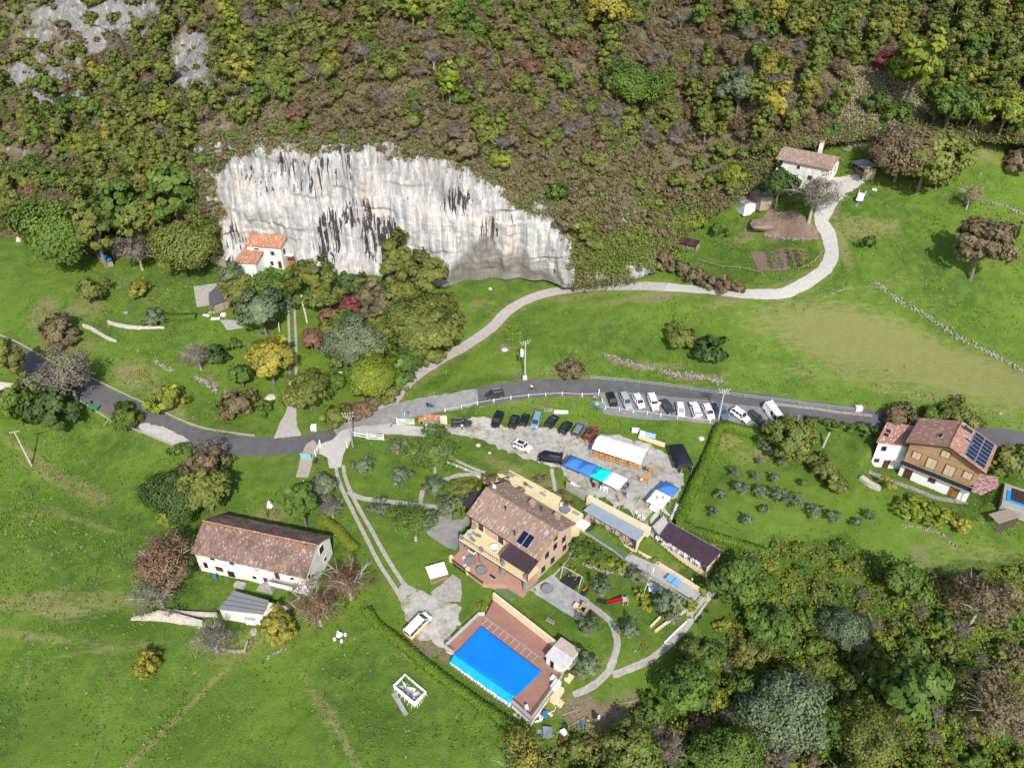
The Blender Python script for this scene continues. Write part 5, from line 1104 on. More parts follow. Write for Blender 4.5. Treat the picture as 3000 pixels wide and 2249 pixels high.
# balcony canopy and side canopy
roofplane(h,'canopy_roof',[(11.0,-3.2,.12),(17.55,-2.95,.12),(17.4,.75,.95),(11.0,.2,.95)],M_purple,.1)
rb=MB()
for k in range(27): x=11.05+k*.245; rb.bar((x,-3.2,.16),(x,.5,.96),.07,.06)
rb.build('canopy_ribs',M_purple,h)['kind']='stuff'
for x in(11.2,17.3): MB().bar((x,-2.9,-2),(x,-2.9,.05),.14).build('canopy_post',M_brownwd,h)
roofplane(h,'side_canopy_roof',[(-4.3,2.4,-.7),(-.2,2.3,.15),(-.3,7.3,.15),(-4.5,7.3,-.7)],M_purple,.1)
for x,y in((-4.1,2.6),(-4.1,7.1)): MB().bar((x,y,-4.2),(x,y,-.75),.15).build('canopy_post',M_brownwd,h)
for s,z in((3,-4.6),(7,-4.6),(11,-4.6),(14.3,-4.6)): hole(h,'window',(0,.7),(17,.7),s,z,1.5,1.9,M_winglass,M_brownwd)
for s in(3,8,14.2): hole(h,'door',(0,.7),(17,.7),s,-1.95,1.4,2.0,M_brownwd,M_white)
for s,z in((1.6,-4.3),(4.4,-4.3),(8.,-4.0),(2.6,-1.4),(5.,-1.1),(7.6,-1.4),(5,1.2)): hole(h,'window',(16.8,.7),(16.8,10.7),s,z,.9,1.2 if z<1 else .7,M_winglass,M_brownwd)
for s in(3,7): hole(h,'window',(.6,10.7),(.6,.7),s,-1.5,1,1.2,M_winglass,M_brownwd)
# yellow walkway behind the house
wk=F.thing('yellow_walkway','long yellow coated flat roof walkway with five skylights behind the main house','terrace')
MB().prism([(-4.6,10.9),(15.6,10.9),(16.3,14.2),(15.4,16.6),(9.7,16.8),(-3.5,16.3),(-5.2,15.3)],-4.8,-1.6).build('walkway_slab',M_yel,wk)
MB().prism([(-8.2,11.2),(-4.62,11.2),(-5.0,15.0),(-8.6,14.0)],-4.2,-1.75).build('walkway_landing',M_cream,wk)
MB().bar((-3.5,16.45,-1.4),(9.7,16.95,-1.4),.25,.6).build('parapet',M_cream,wk)
for x in(-2.4,2.6,6.,12.,14.2): o=MB().box(x-.75,15.4,-1.6,x+.75,16.1,-1.45).build('skylight',M_alu,wk); MB().box(x-.65,15.48,-1.45,x+.65,16.02,-1.43).build('pane',M_greyroof,o)
MB().box(15.7,13.2,-1.9,17.9,15.4,-1.5).build('white_slab',M_white,wk)
# ---- grey roofed veranda
v2=Fr(c7(175,1165),c7(640,1430),-1.3); V1=v2; q=v2.thing('grey_veranda','long open veranda with ribbed blue-grey metal roof below the car park wall','shelter')
Lx=v2.len; bx0,by0=v2.l(c7(265,1090),-.4); bx1,by1=v2.l(c7(720,1320),-.4)
roofplane(q,'roof',[(0,0,-1.3),(Lx,0,-1.3),(bx1,by1,-.4),(bx0,by0,-.4)],M_greyroof,.08)
rb=MB()
for k in range(34):
    t=k/33; rb.bar((Lx*t,0,-1.26),(bx0+(bx1-bx0)*t,by0+(by1-by0)*t,-.36),.09,.06)
rb.build('roof_ribs',M_greyroof,q)['kind']='stuff'
for k in range(6): MB().bar((.2+k*(Lx-.4)/5,.15,-4.2),(.2+k*(Lx-.4)/5,.15,-1.4),.1).build('post',M_dark,q)
MB().box(-.2,.0,-4.7,Lx,.9+by0,-4.1).build('floor',mat('veranda_floor',(.50,.42,.34),(.40,.33,.27),scale=1),q)
MB().box(-.2,-.12,-4.7,Lx,.0,-3.85).build('parapet',M_cream,q)
MB().box(-.3,by0+.25,-4.6,max(Lx,bx1),by0+.5,-.5).build('back_wall',M_cream,q)
MB().box(Lx-.1,-.1,-4.6,Lx+.15,by0+.3,-1.4).build('end_wall',M_cream,q)
rw=tag(MB().bar((0,0,0),(1,0,0),.1).build('retaining_wall',M_cream),'wide cream topped retaining wall between car park and grey veranda','wall')
a=at(*c7(225,1030),.15); b=at(*c7(760,1312),.15); d=(b-a).normalized(); n=Vector((-d.y,d.x,0)); mb=MB().hexa([tuple(p-Vector((0,0,4.6))) for p in(a-n*.9,b-n*.9,b+n*.1,a+n*.1)],[tuple(p) for p in(a-n*.9,b-n*.9,b+n*.1,a+n*.1)]); rw.data=mb.mesh('retaining_wall',[M_cream])
a=at(*c7(30,915),.1); b=at(*c7(225,1030),.1); d=(b-a).normalized(); n=Vector((-d.y,d.x,0))
o=MB().hexa([tuple(p-Vector((0,0,2))) for p in(a-n*.2,b-n*.2,b+n*.1,a+n*.1)],[tuple(p) for p in(a-n*.2,b-n*.2,b+n*.1,a+n*.1)]).build('low_wall',M_conc); tag(o,'thin concrete edge wall along the car park beside the blue canopy','wall')
# ---- brown roofed veranda
v3=Fr(c7(835,1385),c7(1250,1645),-.9); q=v3.thing('brown_veranda','open veranda with dark aubergine sheet roof full of white chairs beside the hedge','shelter'); Lx=v3.len
bx0,by0=v3.l(c7(920,1265),.2); bx1,by1=v3.l(c7(1370,1515),.2)
roofplane(q,'roof',[(0,0,-.9),(Lx,0,-.9),(bx1,by1,.2),(bx0,by0,.2)],M_purple,.1)
rb=MB()
for k in range(40): t=k/39; rb.bar((Lx*t,0,-.86),(bx0+(bx1-bx0)*t,by0+(by1-by0)*t,.24),.08,.06)
rb.build('roof_ribs',M_purple,q)['kind']='stuff'
MB().bar((bx0,by0+.05,.18),(bx1,by1+.05,.18),.14,.14).build('gutter',M_steel,q)
MB().box(-3.4,.35,-4.4,Lx+.1,by0,-3.3).build('floor',mat('veranda_floor',(0,0,0)),q); MB().box(-3.4,.2,-4.9,Lx+.1,.35,-3.05).build('parapet',M_cream,q)
for k in range(5): MB().bar((.2+k*(Lx-.4)/4,.42,-3.3),(.2+k*(Lx-.4)/4,.1,-1),.1).build('post',M_brownwd,q)
MB().box(bx0,by0-.05,-3.6,max(bx1,Lx),by0+.15,-.05).build('back_wall',M_cream,q); MB().box(Lx-.1,-.1,-3.6,Lx+.1,by0,-1.0).build('end_wall',M_cream,q)
V2=v3
# bocce kerbs
a,b=at(*c9(980,400),-3.6),at(*c9(1715,855),-3.6); d=(b-a).normalized(); n=Vector((-d.y,d.x,0))
o=MB().hexa([tuple(p-Vector((0,0,1.2))) for p in(a-n*.15,b-n*.15,b+n*.3,a+n*.3)],[tuple(p) for p in(a-n*.15,b-n*.15,b+n*.3,a+n*.3)]).build('court_wall',M_cream); tag(o,'low cream stone wall along the upper side of the bocce court','wall')
o=MB(); 
for pa,pb in(((930,420),(845,505)),((845,505),(1600,985)),((1600,985),(1660,925))): A_,B_=at(*c9(*pa),-4.15),at(*c9(*pb),-4.15); o.bar(tuple(A_),tuple(B_),.14,.2)
tag(o.build('court_kerb',M_conc),'thin concrete kerb along the lower side of the bocce court','kerb')
# ---- farmhouse
F=Fr(cf(620,650),cf(1600,870),-1.3); FW=F.len+.1
h=F.thing('old_farmhouse','long old white farmhouse with weathered brown tiled gable roof in the lower left meadow','house')
gable_walls(h,.4,.35,FW-.3,9.95,-7,-1.25,1.55,M_oldw)
def oldroof(x0,x1,y0,y1,z0,z1,seed):
    nx,ny=60,14; V=[];F_=[]
    for j in range(ny+1):
        for i in range(nx+1):
            x=x0+(x1-x0)*i/nx; t=j/ny; V.append((x+(.12*float(vnoise(i*.9,j*.0+seed,seed)) if j==0 else 0),y0+(y1-y0)*t+(0 if j else .12*float(vnoise(i*.7,seed,4))),z0+(z1-z0)*t+.22*float(vnoise(x*.22,t*1.7,seed))*math.sin(math.pi*min(1,t*1.0+.1))+.07*float(vnoise(x*2,t*12,seed+2))))
    for j in range(ny):
        for i in range(nx): k=j*(nx+1)+i; F_.append((k,k+1,k+nx+2,k+nx+1))
    me=npmesh('roof',np.array(V),np.array(F_),M_tileF,True); o=link(bpy.data.objects.new('roof',me),h); s=o.modifiers.new('thickness','SOLIDIFY'); s.thickness=.14; s.offset=-1 if (y1>y0) else 1
    return o
oldroof(-.3,FW,-.05,5.2,-1.25,1.85,3); oldroof(-.3,FW+.1,10.4,5.2,-1.2,1.85,8)
MB().tube([(-.3,5.2,1.9),(3,5.25,1.8),(8,5.15,1.93),(15,5.2,1.86),(FW,5.2,1.95)],.16,6).build('ridge_cap',M_tileO,h)
c=MB().box(20.9,3.6,.6,21.5,4.2,2.1).build('chimney',M_brick,h); MB().box(20.8,3.5,2.2,21.6,4.3,2.3).build('chimney_cap',M_tileO,c)
fa,fb=(.4,.35),(FW-.3,.35)
for s,z0,w_,hh,mm,nm in((1.6,-5.,.9,1.6,M_hole,'window'),(4.4,-5.1,1.6,1.3,M_redwd,'window'),(6.7,-6,1.5,1.7,M_hole,'door'),(3.6,-2.3,1.0,.6,M_hole,'window'),(7.6,-2.4,1.,.7,M_hole,'window'),(11.6,-5,.8,.8,M_hole,'window'),(13.9,-6.1,1.0,2.2,M_redwd,'door'),(12.6,-2.5,1.,.5,M_steel,'window'),(16.6,-3.5,1.,2.1,M_redwd,'door'),(15.8,-4.7,.6,.6,M_hole,'window'),(18.6,-6.1,1.1,2.1,M_redwd,'door'),(19.6,-2.8,.7,.7,M_hole,'window')): hole(h,nm,fa,fb,s,z0,w_,hh,mm,M_oldw,.07)
ga,gb=(FW-.3,.35),(FW-.3,9.95)
for s,z0,w_,hh in((6.4,-1.9,1.5,1.7),(6.9,-4.6,1,.9),(1.2,-3,.8,1),(2.2,-3.6,.6,.6)): hole(h,'window',ga,gb,s,z0,w_,hh,M_hole,M_white,.06)
st=MB()
for k in range(9): st.box(12.9+k*.36,-1.2,-6.2,13.26+k*.36,.33,-6.0+k*.3)
st.box(16.14,-1.2,-3.9,20.8,.33,-3.62); st.build('outside_stair',M_path,h)
MB().box(16.1,-1.25,-3.6,20.8,-1.15,-2.7).build('balcony_wall',M_oldw,h)
MB().box(8.6,-1.6,-6.2,10.6,-.5,-5.5).build('trough',M_conc,h)
o=MB().cyl(4.1,-.6,-6.15,-5.35,.35).build('water_barrel',mat('blue_plastic',(.05,.16,.42),rough=.5)); o.location=F.o; o.rotation_euler=(0,0,F.a); tag(o,'small blue barrel against the front wall of the farmhouse','barrel')
# ---- grey roofed outbuilding
P_=[at(*cf(*p),-4.9) for p in((850,1130),(990,975),(1290,1060),(1235,1175))]
F=Fr(cf(850,1130),cf(1235,1175),-4.9); h=F.thing('grey_outbuilding','white rendered outbuilding with flat grey membrane roof below the farmhouse','shed')
rp=[F.w2l(p) for p in P_]; c=[(sum(p[0] for p in rp)/4,sum(p[1] for p in rp)/4)][0]; inn=[(p[0]+(c[0]-p[0])*.06,p[1]+(c[1]-p[1])*.08) for p in rp]
MB().prism([inn[0],inn[3],inn[2],inn[1]],-9.4,-5.05).build('wall',M_oldw,h)
MB().hexa([(rp[0][0],rp[0][1],-5.05),(rp[3][0],rp[3][1],-5.05),(rp[2][0],rp[2][1],-5.05),(rp[1][0],rp[1][1],-5.05)],[(rp[0][0],rp[0][1],-4.9),(rp[3][0],rp[3][1],-4.9),(rp[2][0],rp[2][1],-4.75),(rp[1][0],rp[1][1],-4.75)]).build('roof',M_slate,h)
seam=MB()
for t in(.25,.5,.75): a_=Vector((*rp[0],-4.88)).lerp(Vector((*rp[1],-4.73)),t); b_=Vector((*rp[3],-4.88)).lerp(Vector((*rp[2],-4.73)),t); seam.bar(tuple(a_),tuple(b_),.06,.03)
seam.build('roof_seam',M_dark,h)
cp=[F.l(cf(*p),z) for p,z in(((1235,1190),-5.8),((1400,1220),-5.9),((1460,1110),-5.3),((1285,1070),-5.3))]
o=MB().slab([(cp[0][0],cp[0][1],-5.8),(cp[1][0],cp[1][1],-5.9),(cp[2][0],cp[2][1],-5.3),(cp[3][0],cp[3][1],-5.3)],.08).build('canopy_sheet',mat('rust_stained_white_sheet',(.70,.68,.60),(.42,.30,.2),scale=.9,contrast=1.3,detail=6),h)
for i in(1,2): MB().bar((cp[i][0]-.1,cp[i][1],-8.6),(cp[i][0]-.1,cp[i][1],-5.6),.12).build('post',M_steel,h)
x,y=F.l(cf(1130,1200),-6.4); MB().box(x-.9,y-.4,-9,x+.9,y+1.2,-6.5).build('oven_hood',M_white,h); MB().box(x-1.0,y-.55,-6.5,x+1.0,y+1.2,-6.38).build('hood_slab',M_conc,h)
MB().cyl(x+1.,y-1.6,-8.9,-7.9,.7,.6,n=10).build('stone_basin',M_conc,h)
# ---- chalet
F=Fr(cch(1185,575),cch(1885,845),7.2); CWd=F.len; CHF=F; gz=-1.7; xm=CWd/2
h=F.thing('chalet','wooden alpine chalet with salmon tiled gable roof, carved balcony and white ground floor','house')
by=10.4; y0=1.0; ez,az=7.2,9.9
MB().box(.9,y0,-2.6,CWd-.9,by-.7,2.4).build('wall',M_white,h)
mb=MB().box(.9,y0,2.4,CWd-.9,by-.7,ez); mb.hexa([(.9,y0,ez),(CWd-.9,y0,ez),(xm,y0,az-.35)],[(.9,by-.7,ez),(CWd-.9,by-.7,ez),(xm,by-.7,az-.35)]); mb.build('upper_wall',M_brownwd,h)
rowh=.34; k=0; z=2.42
bdm={}
while z<az-.5:
    half=(CWd-1.8)/2 if z<ez-.1 else (CWd-1.8)/2*(1-(z-ez)/(az-.35-ez)); 
    if half<.4: break
    x=xm-half
    while x<xm+half-.05:
        l=min(random.uniform(2.4,4.2),xm+half-x); ky=(round(l,1)); 
        MB().box(x+.01,y0-.09-random.random()*.03,z,x+l-.02,y0,z+rowh-.05).build('board',M_log,h); x+=l
    z+=rowh
roofplane(h,'roof',[(0,0,ez),(xm,0,az),(xm,by,az),(0,by,ez)],M_tileC,.25)
roofplane(h,'roof',[(xm,0,az-.005),(CWd,0,ez),(CWd,by,ez),(xm,by,az-.005)],M_tileC,.25)
MB().tube([(xm,0,az+.05),(xm,by,az+.05)],.14,6).build('ridge_cap',M_tileO,h)
mb=MB().bar((-.02,-.05,ez-.15),(xm,-.05,az-.15),.1,.25); mb.bar((xm,-.05,az-.15),(CWd+.02,-.05,ez-.15),.1,.25); mb.build('bargeboard',M_brownwd,h)
zc=lambda x: ez+(az-ez)*(1-abs(x-xm)/xm)
for i in range(7):       # photovoltaic modules, two columns down the right roof slope
    for j in range(2):
        xa=xm+xm*.40+j*xm*.27; xb=xa+xm*.255; ya=.7+i*1.32; yb=ya+1.26
        if j==0 and i>0 and i==7: continue
        o=MB().slab([(xa,ya,zc(xa)+.14),(xb,ya,zc(xb)+.14),(xb,yb,zc(xb)+.14),(xa,yb,zc(xa)+.14)],.06).build('solar_panel',M_alu,h); MB().slab([(xa+.05,ya+.05,zc(xa+.05)+.155),(xb-.05,ya+.05,zc(xb-.05)+.155),(xb-.05,yb-.05,zc(xb-.05)+.155),(xa+.05,yb-.05,zc(xa+.05)+.155)],.01).build('glass',M_solar,o)
for xa,ya,wx,wy in((4.6,3.0,.8,1.5),(8.9,5.2,1.7,.8),(8.3,8.0,1.5,1.5)):
    o=MB().slab([(xa,ya,zc(xa)+.16),(xa+wx,ya,zc(xa+wx)+.16),(xa+wx,ya+wy,zc(xa+wx)+.16),(xa,ya+wy,zc(xa)+.16)],.15).build('skylight',M_alu,h); MB().slab([(xa+.1,ya+.1,zc(xa+.1)+.17),(xa+wx-.1,ya+.1,zc(xa+wx-.1)+.17),(xa+wx-.1,ya+wy-.1,zc(xa+wx-.1)+.17),(xa+.1,ya+wy-.1,zc(xa+.1)+.17)],.01).build('pane',M_winglass,o)
o=MB().box(8.0,8.2,8.6,8.4,8.6,10.4).build('chimney',M_brownwd,h)
# balcony
MB().box(.6,-.4,2.2,CWd-.6,y0-.1,2.35).build('balcony_floor',M_brownwd,h)
for k in range(36): x=.75+k*(CWd-1.5)/35; MB().box(x-.1,-.45,2.1,x+.1,-.4,3.2).build('baluster',M_dark,h)
MB().box(.6,-.51,3.2,CWd-.6,-.35,3.3).build('handrail',M_steel,h)
for s,z0,w_,hh in((2.7,3.9,1.5,1.5),(5.6,2.9,1.7,2.4),(8.9,2.9,1.7,2.4),(12.0,3.9,1.5,1.5),(7.2,6.7,1.5,1.4)):
    MB().box(s-w_/2-.12,y0-.2,z0-.08,s+w_/2+.12,y0-.13,z0+hh+.1).build('window_surround',M_brownwd,h)
    for q_ in(-1,1): MB().box(s+(q_-1)*w_/4+.02,y0-.27,z0,s+(q_+1)*w_/4-.02,y0-.2,z0+hh).build('shutter',M_pine,h)
for s,mm,w_ in((1.6,M_redwd,1.3),(10.2,mat('orange_timber_door',(.30,.14,.035),(.22,.10,.03)),1.5)): hole(h,'door',(.9,y0),(CWd-.9,y0),s,-1.65,w_,2.2,mm,M_brownwd)
hole(h,'window',(.9,y0),(CWd-.9,y0),6.,-.2,1.1,.9,M_redwd,M_brownwd)
# annex
an=[F.l(cch(*p),z) for p,z in(((935,575),4.9),((1215,612),4.9),((1255,405),6.1),((1030,400),6.1))]
roofplane(h,'annex_roof',[(an[0][0],an[0][1],4.9),(an[1][0],an[1][1],4.9),(an[1][0],9,6.1),(an[3][0],an[3][1],6.1)],M_tileCx,.2)
MB().prism([(an[0][0]+.4,an[0][1]+.4),(an[1][0],an[1][1]+.4),(an[1][0],8.6),(an[3][0]+.4,an[3][1]-.4)],-2.6,4.8).build('annex_wall',M_white,h)
aw=((an[0][0]+.4,an[0][1]+.4),(an[1][0],an[1][1]+.4))
hole(h,'window',*aw,1.4,2.9,.8,1.,M_hole,M_brownwd); hole(h,'window',*aw,.9,-.3,.8,.8,M_redwd,M_brownwd); hole(h,'door',*aw,2.9,-1.65,1.,2.,M_redwd,M_brownwd)
for k in range(2): x=an[0][0]+.5; y=an[0][1]+2.6+k*1.3; z=4.9+1.2*(y-an[0][1])/8; MB().slab([(x,y,z+.14),(x+.9,y,z+.14),(x+.9,y+.9,z+.26),(x,y+.9,z+.26)],.1).build('skylight',M_winglass,h)
# pergola with red translucent sheets
o=F.thing('red_canopy','lean-to canopy of dark red and white plastic sheets at the right corner of the chalet','canopy'); pz=3.2
pp=[F.l(cch(*p),pz) for p in((1755,1000),(1845,1030),(1990,960),(1985,875),(1830,845))]
MB().slab([(p[0],p[1],pz) for p in pp],.06).build('sheet',mat('red_plastic_sheet',(.25,.075,.075),(.42,.31,.30),scale=1.6,contrast=2.5),o)
for p in pp[:3]: MB().bar((p[0],p[1],-1),(p[0],p[1],pz-.05),.1).build('post',M_brownwd,o)
# small covered pool at the right edge
F=Fr(cch(2060,1075),cch(2250,1140),1.0); o=F.thing('covered_pool','small pool with blue lining and dark slatted cover at the right edge beside the chalet','pool')
MB().box(-.6,-1.2,-1.6,9,5.6,.85).build('pool_body',M_conc,o); MB().box(0,0,.86,8,.6,.98).build('blue_edge',mat('sky_blue_vinyl',(.02,.30,.72),rough=.5),o); MB().box(0,.6,.86,.6,3.4,.98).build('blue_edge',MATS['sky_blue_vinyl'],o)
for k in range(9): MB().box(.7+k*.8,.7,.9,1.45+k*.8,4.6,1.0).build('cover_slat',mat('dark_brown_cover',(.055,.035,.03),vary=.2),o)
# open board shed bottom right of the chalet
F=Fr(cch(1905,1195),cch(1995,1275),-.1); g=G(*cch(1960,1340)); h=F.thing('board_shed','small open shed of grey weathered boards with flat board roof at the right edge','shed')
rp=[F.l(cch(*p),z) for p,z in(((1905,1195),-.1),((1995,1278),-.1),((2190,1215),.1),((2095,1140),.1))]
n_=9
for k in range(n_):
    t0,t1=k/n_,(k+.94)/n_; A_=[Vector((*rp[i],-.1 if i<2 else .1)) for i in range(4)]
    MB().slab([tuple(A_[0].lerp(A_[3],t0)),tuple(A_[1].lerp(A_[2],t0)),tuple(A_[1].lerp(A_[2],t1)),tuple(A_[0].lerp(A_[3],t1))],.06).build('roof_board',M_wood,h)
for i,j in((1,2),(2,3)):
    a_,b_=Vector((*rp[i],0)),Vector((*rp[j],0)); cc=Vector((sum(p[0] for p in rp)/4,sum(p[1] for p in rp)/4,0)); a_=a_.lerp(cc,.12); b_=b_.lerp(cc,.12)
    for k in range(7): p0=a_.lerp(b_,k/7); p1=a_.lerp(b_,(k+.93)/7); MB().bar((*((p0+p1)/2).xy,g.z-.2),(*((p0+p1)/2).xy,-.2),(p1-p0).length,.05).build('wall_board',M_wood,h)
for i in(0,3): MB().bar((rp[i][0]*.9+rp[2][0]*.1,rp[i][1]*.9+rp[2][1]*.1,g.z-.3),(rp[i][0]*.9+rp[2][0]*.1,rp[i][1]*.9+rp[2][1]*.1,-.15),.1).build('post',M_wood,h)
# ---- house under the cliff
F=Fr(c5(500,205),c5(800,230),21.6); gz=15.5; h=F.thing('cliff_house','small cream house with orange tiled roof built against the foot of the white cliff','house'); W_=F.len
roofplane(h,'roof',[(-.5,0,21.6),(W_,0,21.6),(W_+.4,3.9,23.6),(-.3,3.9,23.6)],M_tileO,.2); roofplane(h,'roof',[(-.3,3.9,23.595),(W_+.4,3.9,23.595),(W_+.3,7.4,22.0),(-.3,7.4,22.0)],M_tileO,.2)
gable_walls(h,0,.5,W_-.3,7.0,gz-1,21.5,23.2,M_oldw)
lp=[F.l(c5(*p),z) for p,z in(((385,350),18.9),((575,362),18.9),((640,250),19.9),((520,245),19.9),((460,120),21.3))]
roofplane(h,'lower_roof',[(lp[0][0],lp[0][1],18.9),(lp[1][0]+.4,lp[1][1],18.9),(lp[1][0]+.4,.45,20.3),(lp[0][0]+.6,.45,20.3)],M_tileO,.18)
roofplane(h,'side_roof',[(lp[0][0]+.6,.45,20.3),(-.52,.45,20.3),(-.52,5.5,22.2),(lp[0][0]+1.2,5.5,22.2)],M_tileO,.18)
MB().box(lp[0][0]+.8,.4,gz-1,-.05,5.2,20.2).build('side_wall',M_oldw,h); MB().box(lp[0][0]+.8,lp[0][1]+.6,gz-1,lp[1][0],.45,18.9).build('porch_wall',M_white,h)
hole(h,'window',(0,.5),(W_-.3,.5),6.9,19.2,.9,1.2,M_winglass,M_white,.08,M_pine); hole(h,'window',(0,.5),(W_-.3,.5),6.2,16.3,.9,1.2,M_winglass,M_white); hole(h,'door',(0,.5),(W_-.3,.5),8.4,15.6,1.,2.1,M_redwd,M_white); hole(h,'window',(0,.5),(W_-.3,.5),2.6,20.4,1.4,.5,M_winglass,M_white)
hole(h,'window',(W_-.3,.5),(W_-.3,6),1.6,19.3,.8,1.1,M_winglass,M_brownwd)
MB().box(W_-.2,2.2,18.4,W_+1.6,4.4,18.55).build('porch_roof',M_white,h); MB().box(W_+.6,1.6,gz-.5,W_+2.4,3.6,17.9).build('porch',mat('orange_timber_door',(0,0,0)),h); MB().slab([(W_+.5,1.4,17.9),(W_+2.5,1.4,17.9),(W_+2.5,3.8,18.5),(W_+.5,3.8,18.5)],.1).build('porch_roof',M_redwd,h)
# shed beside it
F=Fr(c5(190,295),c5(320,325),17.6); h=F.thing('plank_shed','small plank shed with brown corrugated roof left of the cliff house','shed'); W_=F.len
q=[F.l(c5(*p),z) for p,z in(((405,215),18.4),((300,200),18.4))]
roofplane(h,'roof',[(-.2,-.2,17.6),(W_+.2,-.2,17.6),(q[0][0],4.6,18.4),(q[0][0]-W_-.4,4.6,18.4)],M_rust,.08); MB().prism([(.1,.1),(W_-.1,.1),(q[0][0]-.3,4.4),(q[0][0]-W_-.1,4.4)],14.5,17.5).build('wall',M_wood,h); MB().slab([(W_+.22,-.2,17.66),(W_+.9,-.2,17.6),(q[0][0]+.9,4.6,18.4),(q[0][0]+.02,4.6,18.46)],.08).build('edge_sheet',M_white,h)
# hut with grey awning
F=Fr(c5(185,725),c5(410,645),14.2); g=G(*c5(300,760)).z; h=F.thing('awning_hut','hut with sagging dark grey awning and cluttered planks in the left garden','shed'); W_=F.len
q=[F.l(c5(*p),14.4) for p in((380,600),(260,550),(180,620))]
MB().slab([(0,0,14.1),(W_,0,14.0),(q[0][0],q[0][1],14.5),(q[1][0],q[1][1],14.6),(q[2][0],q[2][1],14.4)],.05).build('awning',mat('charcoal_fabric',(.10,.10,.11),vary=.06),h)
for x,y in((0,0),(W_*.5,0),(W_,0),(q[1][0],q[1][1]),(q[0][0],q[0][1])): MB().bar((x,y,g-.5),(x,y,14.),.1).build('post',M_wood,h)
MB().box(1.5,.3,g-.3,W_-.4,2.6,g+1.9).build('board_wall',M_wood,h)
jr=random.Random(3)
for k,(p,lab,mm,s) in enumerate([((160,810),'flat white board on the junk heap, leftmost',M_plast,(1.7,.7,.3)),((240,835),'large white sheet on the junk heap',M_plast,(2.2,1.1,.15)),((310,810),'white tarp bundle on the junk heap',M_plast,(1.2,.9,.7)),((210,785),'grey plank stack on the junk heap',M_wood,(1.8,.6,.4)),((620,968),'small blue and white box under the grey-green tree',MATS['blue_plastic'],(.7,.5,.4)),((650,968),'small red box under the grey-green tree',M_redwd,(.9,.5,.4)),((685,965),'brown wooden frame under the grey-green tree',M_brownwd,(.9,.6,.5))]):
    gg=G(*c5(*p)); o=MB().hexa([(-s[0]/2,-s[1]/2,0),(s[0]/2,-s[1]/2,0),(s[0]/2,s[1]/2,0),(-s[0]/2,s[1]/2,0)],[(-s[0]/2+.1,-s[1]/2+.08,s[2]),(s[0]/2-.12,-s[1]/2+.1,s[2]*.8),(s[0]/2-.1,s[1]/2-.05,s[2]),(-s[0]/2+.06,s[1]/2-.1,s[2]*.9)]).build('board' if s[2]<.5 else 'bundle',mm); o.location=gg; o.rotation_euler=(0,0,jr.uniform(-.6,.6)); tag(o,lab,'junk')
for k in range(9):
    gg=G(*c5(265+k*9,720+jr.uniform(-8,25))); o=MB().bar((0,0,0),(jr.uniform(-.3,.3),1.9,1.6),.14,.06).build('plank',M_plast if k%2 else M_wood); o.location=gg; tag(o,'plank leaning in the heap under the grey awning','plank','planks leaning under the grey awning')
# blue tarp shelter
F=Fr(c4(835,280),c4(960,345),15.9); h=F.thing('tarp_shelter','small shelter with bright blue tarp at the foot of the left wood','shelter'); q=[F.l(c4(*p),z) for p,z in(((835,285),15.9),((925,350),15.9),((965,325),16.4),((880,262),16.4))]; g=G(*c4(920,380)).z
MB().slab([(a_[0],a_[1],z) for a_,z in zip(q,(15.9,15.9,16.5,16.4))],.05).build('tarp',mat('blue_tarp',(.03,.22,.62),rough=.45,vary=.06),h); MB().prism([q[0],q[1],q[2],q[3]],g-.5,15.75).build('stack',M_wood,h)
# ---- pink roofed house at the top right
gz=float(G(*cu(980,480)).z); F=Fr(cu(955,340),cu(1425,435),gz+5.2); W_=F.len; h=F.thing('upper_house','white two storey house with pinkish tiled roof and tall chimney beside the upper lane','house')
ry=F.l(cu(1080,205),gz+7.)[1]; 
roofplane(h,'roof',[(-.2,-.1,gz+5.2),(W_+.2,-.1,gz+5.2),(W_+.3,4.6,gz+7.3),(-.2,4.6,gz+7.3)],M_tile,.2); roofplane(h,'roof',[(-.2,4.6,gz+7.295),(W_+.3,4.6,gz+7.295),(W_+.2,9.2,gz+5.2),(-.2,9.2,gz+5.2)],M_tile,.2)
gable_walls(h,.3,.6,W_-.5,8.6,gz-2.5,gz+5.2,gz+7.0,M_oldw)
for s,z0 in((.9,3.9),(5.6,3.6)): hole(h,'window',(.3,.6),(W_-.5,.6),s,gz+z0,.8,.9,M_hole,M_white,.05)
hole(h,'window',(.3,.6),(W_-.5,.6),2.8,gz+1.4,1.3,1.3,M_hole,M_white,.05); hole(h,'window',(.3,.6),(W_-.5,.6),9,gz+1.4,1.1,1.2,M_hole,M_white,.05); hole(h,'door',(.3,.6),(W_-.5,.6),11.5,gz-.2,1.1,2.1,M_redwd,M_white,.05)
for s in(2.5,5.2): hole(h,'window',(W_-.5,.6),(W_-.5,8.6),s,gz+2.9,.8,1.7,M_redwd,M_white,.05)
x,y=F.l(cu(1345,235),gz+6.8); c=MB().box(x-.45,y-.45,gz+5,x+.45,y+.45,gz+7.9).build('chimney',M_oldw,h); MB().box(x-.6,y-.6,gz+8.1,x+.6,y+.6,gz+8.25).build('chimney_cap',M_tileO,c); MB().box(x-.3,y-.3,gz+7.9,x+.3,y+.3,gz+8.1).build('chimney_pot',M_brick,c)
